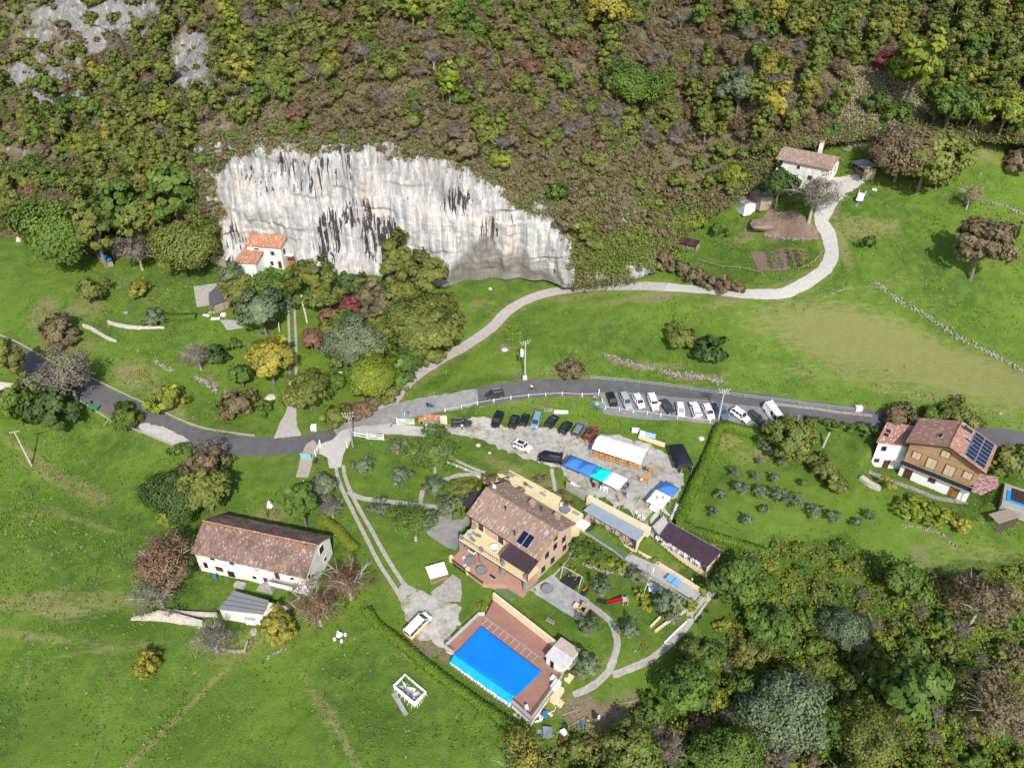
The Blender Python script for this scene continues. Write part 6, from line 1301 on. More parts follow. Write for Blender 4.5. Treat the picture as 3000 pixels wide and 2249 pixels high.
def small_shed(pa,pb,hgt,depth,rise,rm,wm,label,openf=False,name='shed',gpx=None,boards=0):
    gz=float(G(*(gpx or pa)).z) if gpx else float(G(*pa).z-1); F=Fr(pa,pb,gz+hgt); W_=F.len; h=F.thing(name,label,'shed')
    n=max(3,int(W_/1.1))
    for k in range(n): MB().slab([(W_*k/n,-.2,gz+hgt+(k%2)*.015),(W_*(k+1)/n,-.2,gz+hgt+(k%2)*.015),(W_*(k+1)/n,depth+.2,gz+hgt+rise+(k%2)*.015),(W_*k/n,depth+.2,gz+hgt+rise+(k%2)*.015)],.05).build('roof_sheet',rm[k%len(rm)],h)
    if openf:
        for x in(.1,W_/2,W_-.1): MB().bar((x,.1,gz-.6),(x,.1,gz+hgt),.12).build('post',M_wood,h)
        nb=max(2,int(depth/.8))
        for k in range(nb): MB().box(W_-.08,.1+k*(depth-.2)/nb,gz-.6,W_,.1+(k+.94)*(depth-.2)/nb,gz+hgt).build('wall_board',wm,h)
        MB().box(.05,depth-.1,gz-.6,W_-.05,depth,gz+hgt).build('back_wall',M_brownwd,h)
        lg=MB()
        for i in range(5):
            for j in range(9): lg.cyl(0,0,0,1,.13,n=6).v; 
        lg=MB(); r=random.Random(4)
        for i in range(4):
            for j in range(int(W_/.36)): x=.3+j*.34; z=gz+.1+i*.3; lg.tube([(x,.5,z+r.uniform(-.04,.04)),(x,1.6,z)],.15,6)
        lg.build('firewood',mat('cut_firewood',(.36,.25,.16),(.2,.13,.08),scale=3),h)['kind']='stuff'
    else: MB().box(.1,.1,gz-.8,W_-.1,depth,gz+hgt).build('wall',wm,h)
    return h
small_shed(cu(1610,365),cu(1720,430),2.3,3.4,.6,[M_rust,M_steel],M_wood,'small open woodshed with striped rusty tin roof full of firewood beside the walnut trees',True,'woodshed',cu(1660,480))
small_shed(cu(590,670),cu(690,735),2.4,4.8,.7,[M_rust,M_rust,M_steel],M_white,'low shed with rusty tin roof and white tarp front below the pink-roofed house',gpx=cu(680,780))
small_shed(cu(725,610),cu(830,680),2.7,3.6,.5,[M_steel,M_rust],M_wood,'grey tin roofed shed half hidden by the dark green tree',gpx=cu(830,730))
small_shed(cu(110,1060),cu(270,1095),1.6,2.6,.5,[M_redwd,M_dark],M_wood,'low hen house with dark red and black roof beside the vegetable garden',True,'hen_house',cu(200,1120))
# woodpile shelter left of patio
gz=-7.0; F=Fr(c8(325,280),c8(480,235),gz+2.0); h=F.thing('firewood_shelter','firewood stack under a white corrugated sheet left of the patio','shelter'); W_=F.len
q=F.l(c8(300,200),gz+2.5); MB().slab([(0,0,gz+1.9),(W_,0,gz+1.9),(W_-.1,2.5,gz+2.6),(-.2,2.5,gz+2.6)],.06).build('roof_sheet',M_plast,h)
for k in range(16): MB().bar((W_*k/15,0,gz+1.97),(W_*k/15-.1,2.5,gz+2.66),.05).build('rib',M_plast,h)
lg=MB(); r=random.Random(4)
for i in range(5):
    for j in range(int(W_/.3)): x=.2+j*.29; z=gz+.15+i*.27; lg.tube([(x,-.3,z+r.uniform(-.04,.04)),(x,.9,z)],.13,6)
lg.build('firewood',MATS['cut_firewood'],h)['kind']='stuff'
for x,y in((.1,.1),(W_-.1,.1),(.1,2.3),(W_-.1,2.3)): MB().bar((x,y,gz-.2),(x,y,gz+2.1),.1).build('post',M_wood,h)
# ---------------------------------------------------------------- pool terrace
F=Fr(c8(450,880),c8(1200,1500),-7); D=F; W_=F.len; PZ=-7.0
h=F.thing('pool_terrace','red brown tiled swimming pool terrace with glass balustrades beside the long hedge','terrace')
dk=[F.l(c8(*p),PZ) for p in((450,880),(545,925),(1050,1310),(1030,1350),(1200,1500),(1480,1110),(1290,960),(1420,840),(870,465),(800,600),(745,600))]
MB().prism(dk,-7.5,PZ).build('deck',M_pave,h); MB().prism([(x*.985+.12,y*.97+.15) for x,y in dk],-10.2,-7.5).build('deck_base',M_oldw,h)
pc=[F.l(c8(*p),PZ+.15) for p in((530,930),(1065,1300),(1290,1075),(765,680))]
cw=M_cream; wa_=[F.l(c8(*p),z) for p,z in(((870,398),-5.3),((1425,832),-5.3))]
MB().prism([(wa_[0][0],wa_[0][1]-.2),(wa_[1][0],wa_[1][1]-.2),(wa_[1][0],wa_[1][1]+.2),(wa_[0][0],wa_[0][1]+.2)],-7.6,-5.3).build('back_wall',M_cream,h)
mb=MB(); a=F.l(c8(800,612),PZ); b=F.l(c8(1280,962),PZ); mb.bar((*a,PZ+.02),(*b,PZ+.02),.3,.12); mb.build('deck_step',M_wood,h)
mb=MB()
for k in range(10): t=(k+.5)/10; x=a[0]+(b[0]-a[0])*t; y=a[1]+(b[1]-a[1])*t; mb.bar((x,y,PZ+.06),(x,y-1.6,PZ+.06),.035,.03)
mb.build('cover_strap',M_plast,h)
# balustrades
M_gl=bpy.data.materials.new('balustrade_glass'); M_gl.use_nodes=True; b_=M_gl.node_tree.nodes['Principled BSDF']; b_.inputs['Base Color'].default_value=(.75,.8,.82,1); b_.inputs['Alpha'].default_value=.35; b_.inputs['Roughness'].default_value=.2
def balus(P,z):
    for i in range(len(P)-1):
        a,b=Vector((*P[i],0)),Vector((*P[i+1],0)); L_=(b-a).length; n=max(1,int(L_/1.6))
        for k in range(n):
            p,q_=a.lerp(b,(k+.03)/n),a.lerp(b,(k+.97)/n); MB().bar((p.x,p.y,z+.5),(q_.x,q_.y,z+.5),.03,.95).build('glass_panel',M_gl,h); MB().bar((a.lerp(b,k/n).x,a.lerp(b,k/n).y,z),(a.lerp(b,k/n).x,a.lerp(b,k/n).y,z+1.05),.06).build('post',M_alu,h)
        MB().bar((a.x,a.y,z+1.05),(b.x,b.y,z+1.05),.06,.05).build('handrail',M_alu,h)
balus([pc[0],dk[0],dk[10],dk[9]],PZ); balus([dk[3],dk[4],dk[5]],PZ); 
M_cov=mat('pool_cover_blue',(.004,.205,.72),(.003,.17,.64),rough=.35,scale=.35,spec=.5,bump=.012,bscale=2.5)
o=F.thing('swimming_pool','rectangular swimming pool under a smooth bright blue cover','pool')
nx,ny=50,26; V=[];Ff=[]
for j in range(ny+1):
    for i in range(nx+1):
        s,t=i/nx,j/ny; p=Vector(pc[0]).lerp(Vector(pc[1]),s).lerp(Vector(pc[3]).lerp(Vector(pc[2]),s),t); e=min(s,1-s,t*1.0,1-t); z=PZ+.10+.10*min(1,e*12)+.03*float(fbm(s*5,t*3,3,3))-.05*math.exp(-((t-.5)/.3)**2)
        V.append((p.x+.1*(float(vnoise(t*9,3,1)) if i in(0,nx) else 0),p.y,z))
for j in range(ny):
    for i in range(nx): k=j*(nx+1)+i; Ff.append((k,k+1,k+nx+2,k+nx+1))
c=link(bpy.data.objects.new('cover',npmesh('cover',np.array(V),np.array(Ff),M_cov,True)),o); s_=c.modifiers.new('thickness','SOLIDIFY'); s_.thickness=.05; s_.offset=-1
# the front flank of the raised pool with the cover hanging over its sloping edge
f0,f1=Vector((*pc[0],0)),Vector((*pc[1],0)); f1=f0+(f1-f0)*.975
V=[];Ff=[]
for j in range(7):
    for i in range(41):
        p=f0.lerp(f1,i/40); t=j/6; V.append((p.x,p.y-.02-t*1.05-.04*math.sin(i*.8)*t,PZ+.13-t*.75-.12*t*t+.02*math.sin(i*1.7)))
for j in range(6):
    for i in range(40): k=j*41+i; Ff.append((k,k+1,k+42,k+41))
c=link(bpy.data.objects.new('cover_flap',npmesh('cover_flap',np.array(V),np.array(Ff),mat('pool_cover_flap',(.008,.36,.80),(.006,.31,.74),rough=.3,spec=.5,scale=.5,vary=.05),True)),o); s_=c.modifiers.new('thickness','SOLIDIFY'); s_.thickness=.04
MB().hexa([(f0.x,f0.y-1.1,-9.9),(f1.x,f1.y-1.1,-9.9),(f1.x,f1.y-.1,-9.9),(f0.x,f0.y-.1,-9.9)],[(f0.x,f0.y-1.05,-7.9),(f1.x,f1.y-1.05,-7.9),(f1.x,f1.y-.1,-7.4),(f0.x,f0.y-.1,-7.4)]).build('pool_wall',M_white,o)
for k in range(18): p=f0.lerp(f1,(k+.5)/18); MB().bar((p.x,p.y-1.15,-7.95),(p.x+.1,p.y-1.75,-9.6),.08).build('brace',M_steel,o)
p0,p1=F.l(c8(455,950),-9.7),F.l(c8(1035,1410),-9.7); MB().prism([(p0[0],p0[1]-.2),(p1[0],p1[1]-.2),(p1[0],p1[1]+1.3),(p0[0],p0[1]+1.5)],-10.1,-9.6).build('foundation_ledge',M_white,o)
# pool shed
q=[F.l(c8(*p),z) for p,z in(((1315,945),-5.0),((1480,1062),-5.0),((1620,890),-4.5),((1457,780),-4.5))]
h2=F.thing('pool_shed','pool shed with striped rusty and translucent sheet roof beside the blue pool','shed')
cc=(sum(p[0] for p in q)/4,sum(p[1] for p in q)/4); ins=[(p[0]+(cc[0]-p[0])*.1,p[1]+(cc[1]-p[1])*.1) for p in q]; MB().prism(ins,-7.9,-5.1).build('wall',M_white,h2)
M_tr=mat('milky_sheet',(.60,.585,.56),(.46,.44,.42),rough=.5,scale=1.5)
n_=13
for k in range(n_):
    t0,t1=k/n_,(k+.93)/n_; A_=[Vector((*q[i],-5.0 if i<2 else -4.5)) for i in range(4)]
    for half,(u0,u1) in enumerate(((0,.55),(.55,1))):
        P=[A_[0].lerp(A_[1],t0).lerp(A_[3].lerp(A_[2],t0),u0),A_[0].lerp(A_[1],t1).lerp(A_[3].lerp(A_[2],t1),u0),A_[0].lerp(A_[1],t1).lerp(A_[3].lerp(A_[2],t1),u1),A_[0].lerp(A_[1],t0).lerp(A_[3].lerp(A_[2],t0),u1)]
        MB().slab([tuple(p) for p in P],.05).build('roof_strip',M_tr if half==0 else (mat('faded_brown_strip',(.36,.26,.22),(.45,.40,.36),scale=2)),h2)
hole(h2,'door',ins[0],ins[1],1.2,-7.0,.8,1.7,M_hole,M_white,.05)
# bits round the pool
def put(mb,name,mats,px,label,cat,rz=0,z=None,group=None,lift=0,kind=None):
    g=G(*px) if z is None else at(*px,z); o=mb.build(name,mats); o.location=(g.x,g.y,g.z+lift); o.rotation_euler=(0,0,rz); return tag(o,label,cat,group,kind)
put(MB().cyl(0,0,0,1.0,.42,.4,n=14),'barrel',MATS['blue_plastic'],c8(1317,1465),'round blue barrel on the grass below the pool corner','barrel')
hs=[];
for k in range(90): a_=k*.42; r_=.9+.25*math.sin(k*.37); hs.append((math.cos(a_)*r_+.35*math.sin(k*.07),math.sin(a_)*r_*.7+k*.006,.06+.09*abs(math.sin(k*.9))))
hs+=[(1.6,.9,.05),(3.0,1.5,.05),(3.6,3.2,.05),(3.9,4.4,.05)]
put(MB().tube(hs,.05,5),'hose',M_plast,c8(1240,1495),'coiled white hose on the grass at the lower pool corner','hose')
for p,s,l in((c8(1525,1138),(1,1.4,.25),'cream stone block beside the pool shed corner'),(c8(1445,1352),(1.2,1.2,.2),'cream stone slab right of the pool terrace'),(c8(1365,1455),(.7,.4,.2),'small pale block beside the blue barrel'),(c8(1083,1462),(1.4,.9,.3),'pale stone slab between pool terrace and hedge'),(c8(1420,1300),(1.,2.6,1.3),'cream masonry step block at the right side of the pool terrace'),(c9(0,0),(0,0,0),'')):
    if s[0]: put(MB().box(-s[0]/2,-s[1]/2,-.2,s[0]/2,s[1]/2,s[2]),'stone_block',M_cream,p,l,'stone block',R(-38))
put(MB().box(-.5,-.85,0,.5,.85,.9),'pump_cabinet',M_white,c8(1410,1210),'white cabinet with slatted top at the right edge of the pool terrace','cabinet',R(-38),-7)
put(MB().box(-.45,-.4,0,.45,.4,.5),'white_box',M_white,c8(1390,1145),'white square box on the pool terrace','box',R(-38),-7)
for k,(p,s,m_,l) in enumerate(((c8(1340,1615),(1.6,1.5,1.1),M_steel,'grey crate with red top below the pool corner'),(c8(1475,1612),(1.0,.9,.9),M_plast,'white box among the clutter at the bottom edge'),(c8(1455,1650),(1.7,.9,.6),MATS['dark_red_door'],'dark red cloth bundle at the bottom edge'),(c8(1630,1535),(1.3,.6,.5),MATS['blue_plastic'],'blue tarp bundle on the thicket edge'),(c8(1780,1490),(.5,.5,.9),M_plast,'small white and red object on the thicket edge'),(c8(1740,1462),(.8,.8,.8),M_dark,'black tub beside the thicket'),(c8(1490,1568),(.7,.7,.9),M_dark,'black bin among the clutter at the bottom edge'))):
    mb=MB().hexa([(-s[0]/2,-s[1]/2,-.1),(s[0]/2,-s[1]/2,-.1),(s[0]/2,s[1]/2,-.1),(-s[0]/2,s[1]/2,-.1)],[(-s[0]/2+.1,-s[1]/2+.1,s[2]*.9),(s[0]/2-.2,-s[1]/2+.05,s[2]),(s[0]/2-.1,s[1]/2-.2,s[2]*.85),(-s[0]/2,s[1]/2-.1,s[2])])
    put(mb,'garden_clutter',m_,p,l,'clutter',R(k*37))
for p,q_,l in((c8(1470,1460),c8(1595,1415),'pale plank pair lying on the grass below the garden path'),(c8(1970,1362),c8(2110,1335),'grey beam lying beside the dirt patch'),(c8(1380,1640),c8(1660,1480),'long pale pole leaning on the thicket')):
    a,b=G(*p,.15),G(*q_,.2); o=MB().bar((0,0,0),tuple(b-a),.16,.12).build('beam',M_wood); o.location=a; tag(o,l,'beam')
# above-ground pool
F=Fr(c8(5,1195),c8(190,1350),-9.2); g=G(*c8(100,1320)); W_=F.len; o=F.thing('frame_pool','empty white framed rectangular pool with dirty bottom and ladder in the lower meadow','pool'); zt=-9.2; q=F.l(c8(275,1235),zt); d_=q[1]; zb=g.z-.5
for x0,y0,x1,y1 in((0,0,W_,.14),(0,d_-.14,W_,d_),(0,.14,.14,d_-.14),(W_-.14,.14,W_,d_-.14)): MB().box(x0,y0,zb,x1,y1,zt).build('side_wall',M_plast,o)
MB().box(.14,.14,zb,W_-.14,d_-.14,zt-.75).build('dirty_liner',mat('dirty_liner',(.72,.72,.70),(.04,.04,.035),scale=.8,contrast=2.2,detail=7),o)
for k in range(6): MB().bar((W_+.02,d_*(k+.5)/6,zt),(W_+.5,d_*(k+.5)/6,zb+.2),.06).build('side_brace',M_plast,o); MB().bar((W_*(k+.5)/6,-.02,zt),(W_*(k+.5)/6,-.45,zb+.2),.06).build('side_brace',M_plast,o)
la=MB(); 
for s in(-.22,.22): la.bar((1.4+s,1.3,zt-.7),(1.1+s,1.3,zt+.5),.06); la.bar((1.4+s,1.3,zt-.7),(2.0+s,1.6,zt+.3),.05)
for k in range(4): la.bar((1.1,1.3,zt-.5+k*.28),(1.6,1.3,zt-.5+k*.28),.05)
la.build('ladder',M_plast,o)
put(MB().prism([(-1.5,-.3),(2.8,-1.9),(3.0,-1.2),(-1.2,.5)],0,.12),'paving_strip',M_path,c8(60,1310),'strip of pale paving in front of the white framed pool','paving',R(-35))
# ---------------------------------------------------------------- tents
def canopy(px,ze,peak,m,label,legs=True,two=False,name='canopy_tent',sag=.12,gz=None):
    P=[at(*p,ze) for p in px]; c=sum((p for p in P),Vector())/4; o=thing(name,label,'canopy tent',(c.x,c.y,0)); P=[p-Vector((c.x,c.y,0)) for p in P]
    V=[];Ff=[]; n=12; pk=[Vector((.25,.5)),Vector((.75,.5))] if two else [Vector((.5,.5))]
    for j in range(n+1):
        for i in range(n+1):
            s,t=i/n,j/n; q=P[0].lerp(P[1],s).lerp(P[3].lerp(P[2],s),t); hh=0
            for k in pk:
                w_=.25 if two else .5; dx=abs(s-k.x)/w_; dy=abs(t-.5)/.5; hh=max(hh,1-max(dx,dy))
            V.append((q.x,q.y,ze+peak*max(0,hh)-sag*math.sin(math.pi*s)*(1-min(1,hh*3))*.6+.02*float(vnoise(i*.9,j*.9,3))))
    for j in range(n):
        for i in range(n): k=j*(n+1)+i; Ff.append((k,k+1,k+n+2,k+n+1))
    r=link(bpy.data.objects.new('canopy',npmesh('canopy',np.array(V),np.array(Ff),m)),o); s_=r.modifiers.new('thickness','SOLIDIFY'); s_.thickness=.03
    mb=MB()
    for i in range(4): a,b=P[i],P[(i+1)%4]; MB().bar((a.x,a.y,ze-.12),(b.x,b.y,ze-.12),.03,.24).build('valance',m,o)
    for i,p in enumerate(P): q=p*.97; z=float(hz(c.x+p.x,c.y+p.y)); MB().bar((q.x,q.y,z-.1),(q.x,q.y,ze),.06).build('leg',M_alu,o)
    return o,P
M_blue=mat('blue_canvas',(.055,.19,.50),(.045,.155,.42),rough=.6,scale=.8); M_cyan=mat('cyan_canvas',(.008,.62,.70),(.006,.55,.63),rough=.55,scale=.8,vary=.05); M_black=mat('black_canvas',(.018,.018,.032),(.012,.012,.02),rough=.6)
canopy([c7(0,768),c7(228,868),c7(300,775),c7(62,683)],2.1,.8,M_blue,'long blue canopy tent with two peaks beside the black van',two=True)
o,P=canopy([c7(230,862),c7(345,915),c7(425,830),c7(300,775)],2.1,.85,M_cyan,'turquoise canopy tent with black ring emblems between blue and white tents')
for s,t in((.28,.25),(.75,.30),(.28,.75)):
    q=P[0].lerp(P[1],s).lerp(P[3].lerp(P[2],s),t); hh=1-max(abs(s-.5),abs(t-.5))*2; z=2.1+.85*hh; tn=Vector((0,0,1)); dirn=(Vector((0,0,0))-Vector((q.x,q.y,0))).normalized(); slope_=.55
    ring=[]; ax=Vector((-dirn.y,dirn.x,0)); ay=(dirn+Vector((0,0,slope_))).normalized(); cc_=Vector((q.x,q.y,z+.06))
    pts=[tuple(cc_+ax*math.cos(a)*.3+ay*math.sin(a)*.3) for a in np.linspace(0,2*math.pi,15)]; em=MB().tube(pts,.035,5); em.bar(tuple(cc_-ax*.13-ay*.14),tuple(cc_+ax*.13+ay*.14),.07,.05); em.build('emblem',M_dark,o)
canopy([c7(345,915),c7(480,980),c7(555,890),c7(425,830)],2.15,.5,M_canvas,'plain white canopy tent next to the turquoise one')
canopy([c7(815,978),c7(940,1043),c7(1003,975),c7(885,908)],2.1,.75,M_blue,'small bright blue canopy tent near the hedge')
o,P=canopy([c7(720,1078),c7(855,1142),c7(932,1045),c7(800,980)],2.2,.35,M_canvas,'white canopy tent with dark figure prints near the hedge')
for s,t,k in((.42,.42,0),(.68,.62,1)):
    q=P[0].lerp(P[1],s).lerp(P[3].lerp(P[2],s),t); z=2.2+.35*(1-max(abs(s-.5),abs(t-.5))*2)+.07; mb=MB(); q=Vector((q.x,q.y,z)); mb.bar(tuple(q+Vector((-.05,-.3,0))),tuple(q+Vector((.05,.25,0))),.1,.03)
    for a_,b_ in(((0,0),(.3,-.35)),((0,0),(-.3,-.3)),((0,.1),(.35,.3)),((0,.15),(-.3,.35))): mb.bar(tuple(q+Vector((*a_,0))),tuple(q+Vector((*b_,0))),.07,.03)
    mb.build('figure_print',M_dark,o)
o,P=canopy([c7(990,790),c7(1125,768),c7(1035,588),c7(910,602)],2.3,.9,M_black,'black canopy tent beside the hedge',two=False)
# white marquee
F=Fr(c7(245,630),c7(670,765),2.1); W_=F.len; q=F.l(c7(330,485),2.5); dp=5.4
o=F.thing('marquee','long white marquee over orange beer tables in the car park','marquee'); prof=[(0,2.05),(.55,2.5),(dp*.35,3.05),(dp*.5,3.2),(dp*.65,3.05),(dp-.55,2.5),(dp,2.05)]
V=[];Ff=[];n=20
for i in range(n+1):
    for y,z in prof: V.append((W_*i/n,y,z-(.07 if i%4==2 else 0)+.02*float(vnoise(i,y,2))))
for i in range(n):
    for j in range(6): k=i*7+j; Ff.append((k,k+1,k+8,k+7))
r=link(bpy.data.objects.new('roof_sheet',npmesh('roof_sheet',np.array(V),np.array(Ff),M_canvas,True)),o); s_=r.modifiers.new('thickness','SOLIDIFY'); s_.thickness=.03
for k in range(6):
    for y in(.03,dp-.03): MB().bar((W_*k/5,y,-.1),(W_*k/5,y,2.1),.07).build('leg',M_alu,o)
# ---------------------------------------------------------------- banner, board, plank wall
F=Fr(c7(650,525),c7(880,600),1.3); W_=F.len; g=G(*c7(650,545)).z; o=F.thing('plank_wall','long low wall of pale wooden panels behind the marquee','wall')
for k in range(7): MB().box(W_*k/7,0,g-.5,W_*(k+.97)/7,.12,g+1.1).build('panel',M_cream,o)
g=G(*c7(700,520)); F=Fr(c7(662,478),c7(800,510),g.z+2.0); W_=F.len; o=F.thing('banner','white and blue banner with rows of white lettering hung above the plank wall','banner')
MB().box(0,.25,g.z+.6,W_,.3,g.z+2.).build('cloth',mat('banner_blue',(.12,.30,.60),vary=.1),o); MB().box(0,.235,g.z+.6,W_*.36,.249,g.z+2.).build('white_field',M_plast,o); MB().cyl(W_*.25,0,0,0,.01); 
tb=MB()
rr_=random.Random(8)
for row,(z0,hh) in enumerate(((1.55,.2),(1.1,.16),(.78,.16))):
    x=W_*.42
    while x<W_*.95: wd=rr_.uniform(.08,.2); tb.box(x,.22,g.z+z0,x+wd*.8,.249,g.z+z0+hh); x+=wd
tb.build('lettering',M_plast,o); MB().tube([(W_*.2+.25*math.cos(a),.22,g.z+1.35+.3*math.sin(a)) for a in np.linspace(0,6.28,12)],.03,4).build('emblem',M_steel,o)
for x in(0,W_): MB().bar((x,.3,g.z-.4),(x,.3,g.z+2.1),.07).build('post',M_wood,o)
g=G(*c7(620,505)); o=thing('notice_board','plain white square board on posts behind the marquee','board',tuple(g),R(-8)); MB().box(-.75,-.03,.35,.75,.03,1.75).build('panel',M_plast,o)
for x in(-.7,.7): MB().bar((x,.05,-.3),(x,.05,1.7),.07).build('post',M_wood,o)
g=G(*c6(1455,470)); put(MB().box(-1.6,-.08,-.2,1.6,.08,.9),'wall_panel',M_oldw,c6(1455,475),'pale leaning panel on the bank above the car park','panel',R(-3))
put(MB().box(-1.,-.4,-.1,1.,.4,.25),'stone_slab',M_stone,c6(1345,445),'flat stone slab on the bank above the car park','stone')
# entrance wall with tiled roof and murals
F=Fr(c6(232,560),c6(478,548),1.2,ang=2); g=G(*c6(300,565)).z; W_=F.len*.98; o=F.thing('entrance_wall','low entrance wall with red tiled coping and small brick oven beside the white gate','wall')
MB().box(1.1,0,g-.3,W_*.72,.5,g+1.2).build('masonry',M_stone,o); MB().slab([(1.0,-.35,g+1.2),(W_*.74,-.35,g+1.2),(W_*.74,.9,g+1.75),(1.0,.9,g+1.75)],.12).build('tile_roof',M_tileO,o); MB().box(-.1,-.2,g-.3,1.05,.7,g+1.3).build('oven',mat('orange_brick',(.52,.30,.15),(.40,.2,.1),scale=4),o); MB().box(.2,-.24,g+.15,.8,-.19,g+.75).build('oven_mouth',M_hole,o); MB().box(W_*.75,-.1,g-.3,W_,.25,g+2.0).build('mural_panel',M_cream,o)
for x in(.3,1.0): MB().box(W_*.75+.3+x*.9,-.13,g+1.1,W_*.75+.55+x*.9,-.1,g+1.6).build('painted_figure',M_plast,o)
# ---------------------------------------------------------------- gates, fences, poles
def gate(pa,pb,hgt,label,rails=2):
    a,b=G(*pa),G(*pb); d=b-a; L_=d.xy.length; o=thing('field_gate',label,'gate',tuple(a),math.atan2(d.y,d.x)); dz=d.z
    for x in(0,L_): MB().box(x-.1,-.1,-.3+dz*x/L_,x+.1,.1,hgt+.35+dz*x/L_).build('post',M_plast,o)
    for z in(.15,hgt*.55,hgt): MB().bar((.1,0,z),(L_-.1,0,z+dz),.06,.2).build('rail',M_plast,o)
    MB().bar((.1,.05,hgt),(L_-.1,.05,.2+dz),.05,.18).build('diagonal',M_plast,o)
def E1(X,Y): return (860+X/4.424,1150+Y/4.424)
gate(E1(1345,405),E1(1562,408),1.25,'white wooden gate beside the entrance wall, farthest right'); gate(E1(965,600),E1(1170,612),1.25,'white wooden gate along the lawn in the middle of the entrance'); gate(E1(290,820),E1(350,690),1.25,'white gate standing open at the left of the drive'); gate(E1(700,715),E1(755,590),1.2,'white gate leaf beside the large utility pole')
def fence(posts,hgt,label,pm,rm,rails=(1.,),pw=.1,rw=.05,name='fence',cat='fence',hs=None):
    P=[G(*p) for p in posts]; o=thing(name,label,cat,tuple(P[0]))
    for i,p in enumerate(P):
        q=p-P[0]; hh=(hs or {}).get(i,hgt); MB().box(q.x-pw/2,q.y-pw/2,q.z-.3,q.x+pw/2,q.y+pw/2,q.z+hh).build('post',pm,o)
        if i+1<len(P):
            r_=P[i+1]-P[0]
            for k in rails: MB().bar((q.x,q.y-.03,q.z+k),(r_.x,r_.y-.03,r_.z+k),rw,rw).build('rail',rm,o)
fence([E1(770,560),E1(945,590)],1.2,'short white fence panel beside the large utility pole',M_plast,M_plast,(.3,1.0),.14,.14)
M_pg=mat('pale_green_paint',(.42,.55,.47),(.36,.48,.42))
fence([c6(455,460),c6(598,430),c6(733,400),c6(876,378),c6(1023,352),c6(1175,335),c6(1323,325),c6(1466,318),c6(1637,328),c6(1780,322)],1.0,'white post and rope fence along the lower side of the road',M_plast,M_plast,(.7,),.16,.06,hs={9:1.9})
fence([c7(335,235),c7(362,290),c7(485,305),c7(603,325),c7(725,335),c7(841,355),c7(985,372),c7(1268,408)],1.0,'white post and rope fence below the roadside parked cars',M_plast,M_plast,(.7,),.16,.06)
fence([c7(235,35),c7(438,50),c7(655,72),c7(876,97),c7(1101,132),c7(1320,163),c7(1565,193),c7(1797,222),c7(2030,250),cch(265,255),cch(515,287),cch(735,310)],1.1,'pale green two rail fence along the upper side of the road',M_wood,M_pg,(.5,.95),.13,.06)
fence([cu(270,1230),cu(490,1292),cu(640,1298),cu(830,1345)],.9,'grey wooden rail fence below the vegetable garden',M_wood,M_wood,(.8,),.12,.1)
fence([cu(1145,1310),cu(1230,1280),cu(1290,1230),cu(1340,1170)],.9,'short grey rail fence at the right of the vegetable garden',M_wood,M_wood,(.8,),.12,.1)
fence([c5(1215,1290),c6(465,130),c6(130,325)],.8,'thin wire and posts along the concrete lane',M_wood,M_steel,(.6,),.1,.03)
M_wire=mat('green_wire',(.06,.17,.10),vary=.1)
fence([c4(715,340),c4(760,420),c4(850,460),c4(930,470),c4(1050,525),c4(1200,520),c4(1400,505),c4(1620,490),c4(1660,560)],1.2,'green wire mesh fence below the left wood',M_wire,M_wire,(.2,.5,.8,1.1),.07,.025)
fence([c4(690,870),c4(800,900),c4(900,950),c4(950,990)],1.1,'green wire fence above the short stone wall on the left',M_wire,M_wire,(.3,.7,1.0),.07,.025)
fence([c4(950,860),c4(1100,880),c4(1250,890)],1.1,'green wire fence above the curved white wall',M_wire,M_wire,(.3,.7,1.0),.07,.025)
fence([c5(730,1390),c5(790,1480),c5(830,1570),c5(835,1640)],1.2,'green wire fence beside the end of the twin track',M_wire,M_wire,(.3,.7,1.1),.07,.025)
fence([cch(830,290),cch(1270,310),cch(1500,345),cch(2000,405),cch(2200,430)],.9,'thin wire fence in the meadow above the chalet',M_wood,M_steel,(.8,),.09,.03)
def pole(pb,hgt,label,arms,m=None,lean=(0,0),box=False):
    g=G(*pb); o=thing('utility_pole',label,'utility pole',tuple(g)); t=Vector((lean[0],lean[1],hgt)); MB().tube([(0,0,-.5),tuple(t*.5),tuple(t)],[.2,.17,.13],8).build('shaft',m or M_poleconc,o)
    for z,w_,a_ in arms:
        d=Vector((math.cos(a_),math.sin(a_),0))*w_; c=t*(z/hgt); mb=MB().bar(tuple(c-d),tuple(c+d),.09); ob=mb.build('crossarm',M_steel,o)
        for k in(-1,-.45,.45,1): q=c+d*k; MB().cyl(q.x,q.y,q.z+.05,q.z+.3,.07,n=6).build('insulator',M_plast,ob)
    if box: MB().cyl(-.75,0,hgt-3.9,hgt-2.4,.38,n=10).build('transformer',M_plast,o); MB().cyl(-.85,0,hgt-2.4,hgt-2.0,.2,n=8).build('bushing',M_plast,o); MB().box(-.45,-.4,-.3,.45,.4,.6).build('concrete_base',M_plast,o); MB().bar((-.5,0,hgt-3.2),(0,0,hgt-3.2),.08).build('bracket',M_steel,o)
    return o
pole((1538,1108),10,'tall concrete utility pole with white transformer in the meadow above the road',[(9.8,1.2,R(30)),(9.2,.9,R(30))],box=True)
pole(E1(770,700),9.,'utility pole with several crossarms beside the white entrance gates',[(8.9,1.1,R(5)),(8.1,1.,R(0)),(7.6,.8,R(-20))],mat('brown_grey_pole',(.33,.28,.23)))
pole((2104,1232),8.2,'utility pole with many crossarms at the corner of the hedge',[(8.1,1.1,R(0)),(7.6,.9,R(10)),(7.2,.8,R(-15))])
pole((92,1362),9,'utility pole standing alone in the left meadow',[(8.8,.8,R(20))],lean=(-.2,.2))
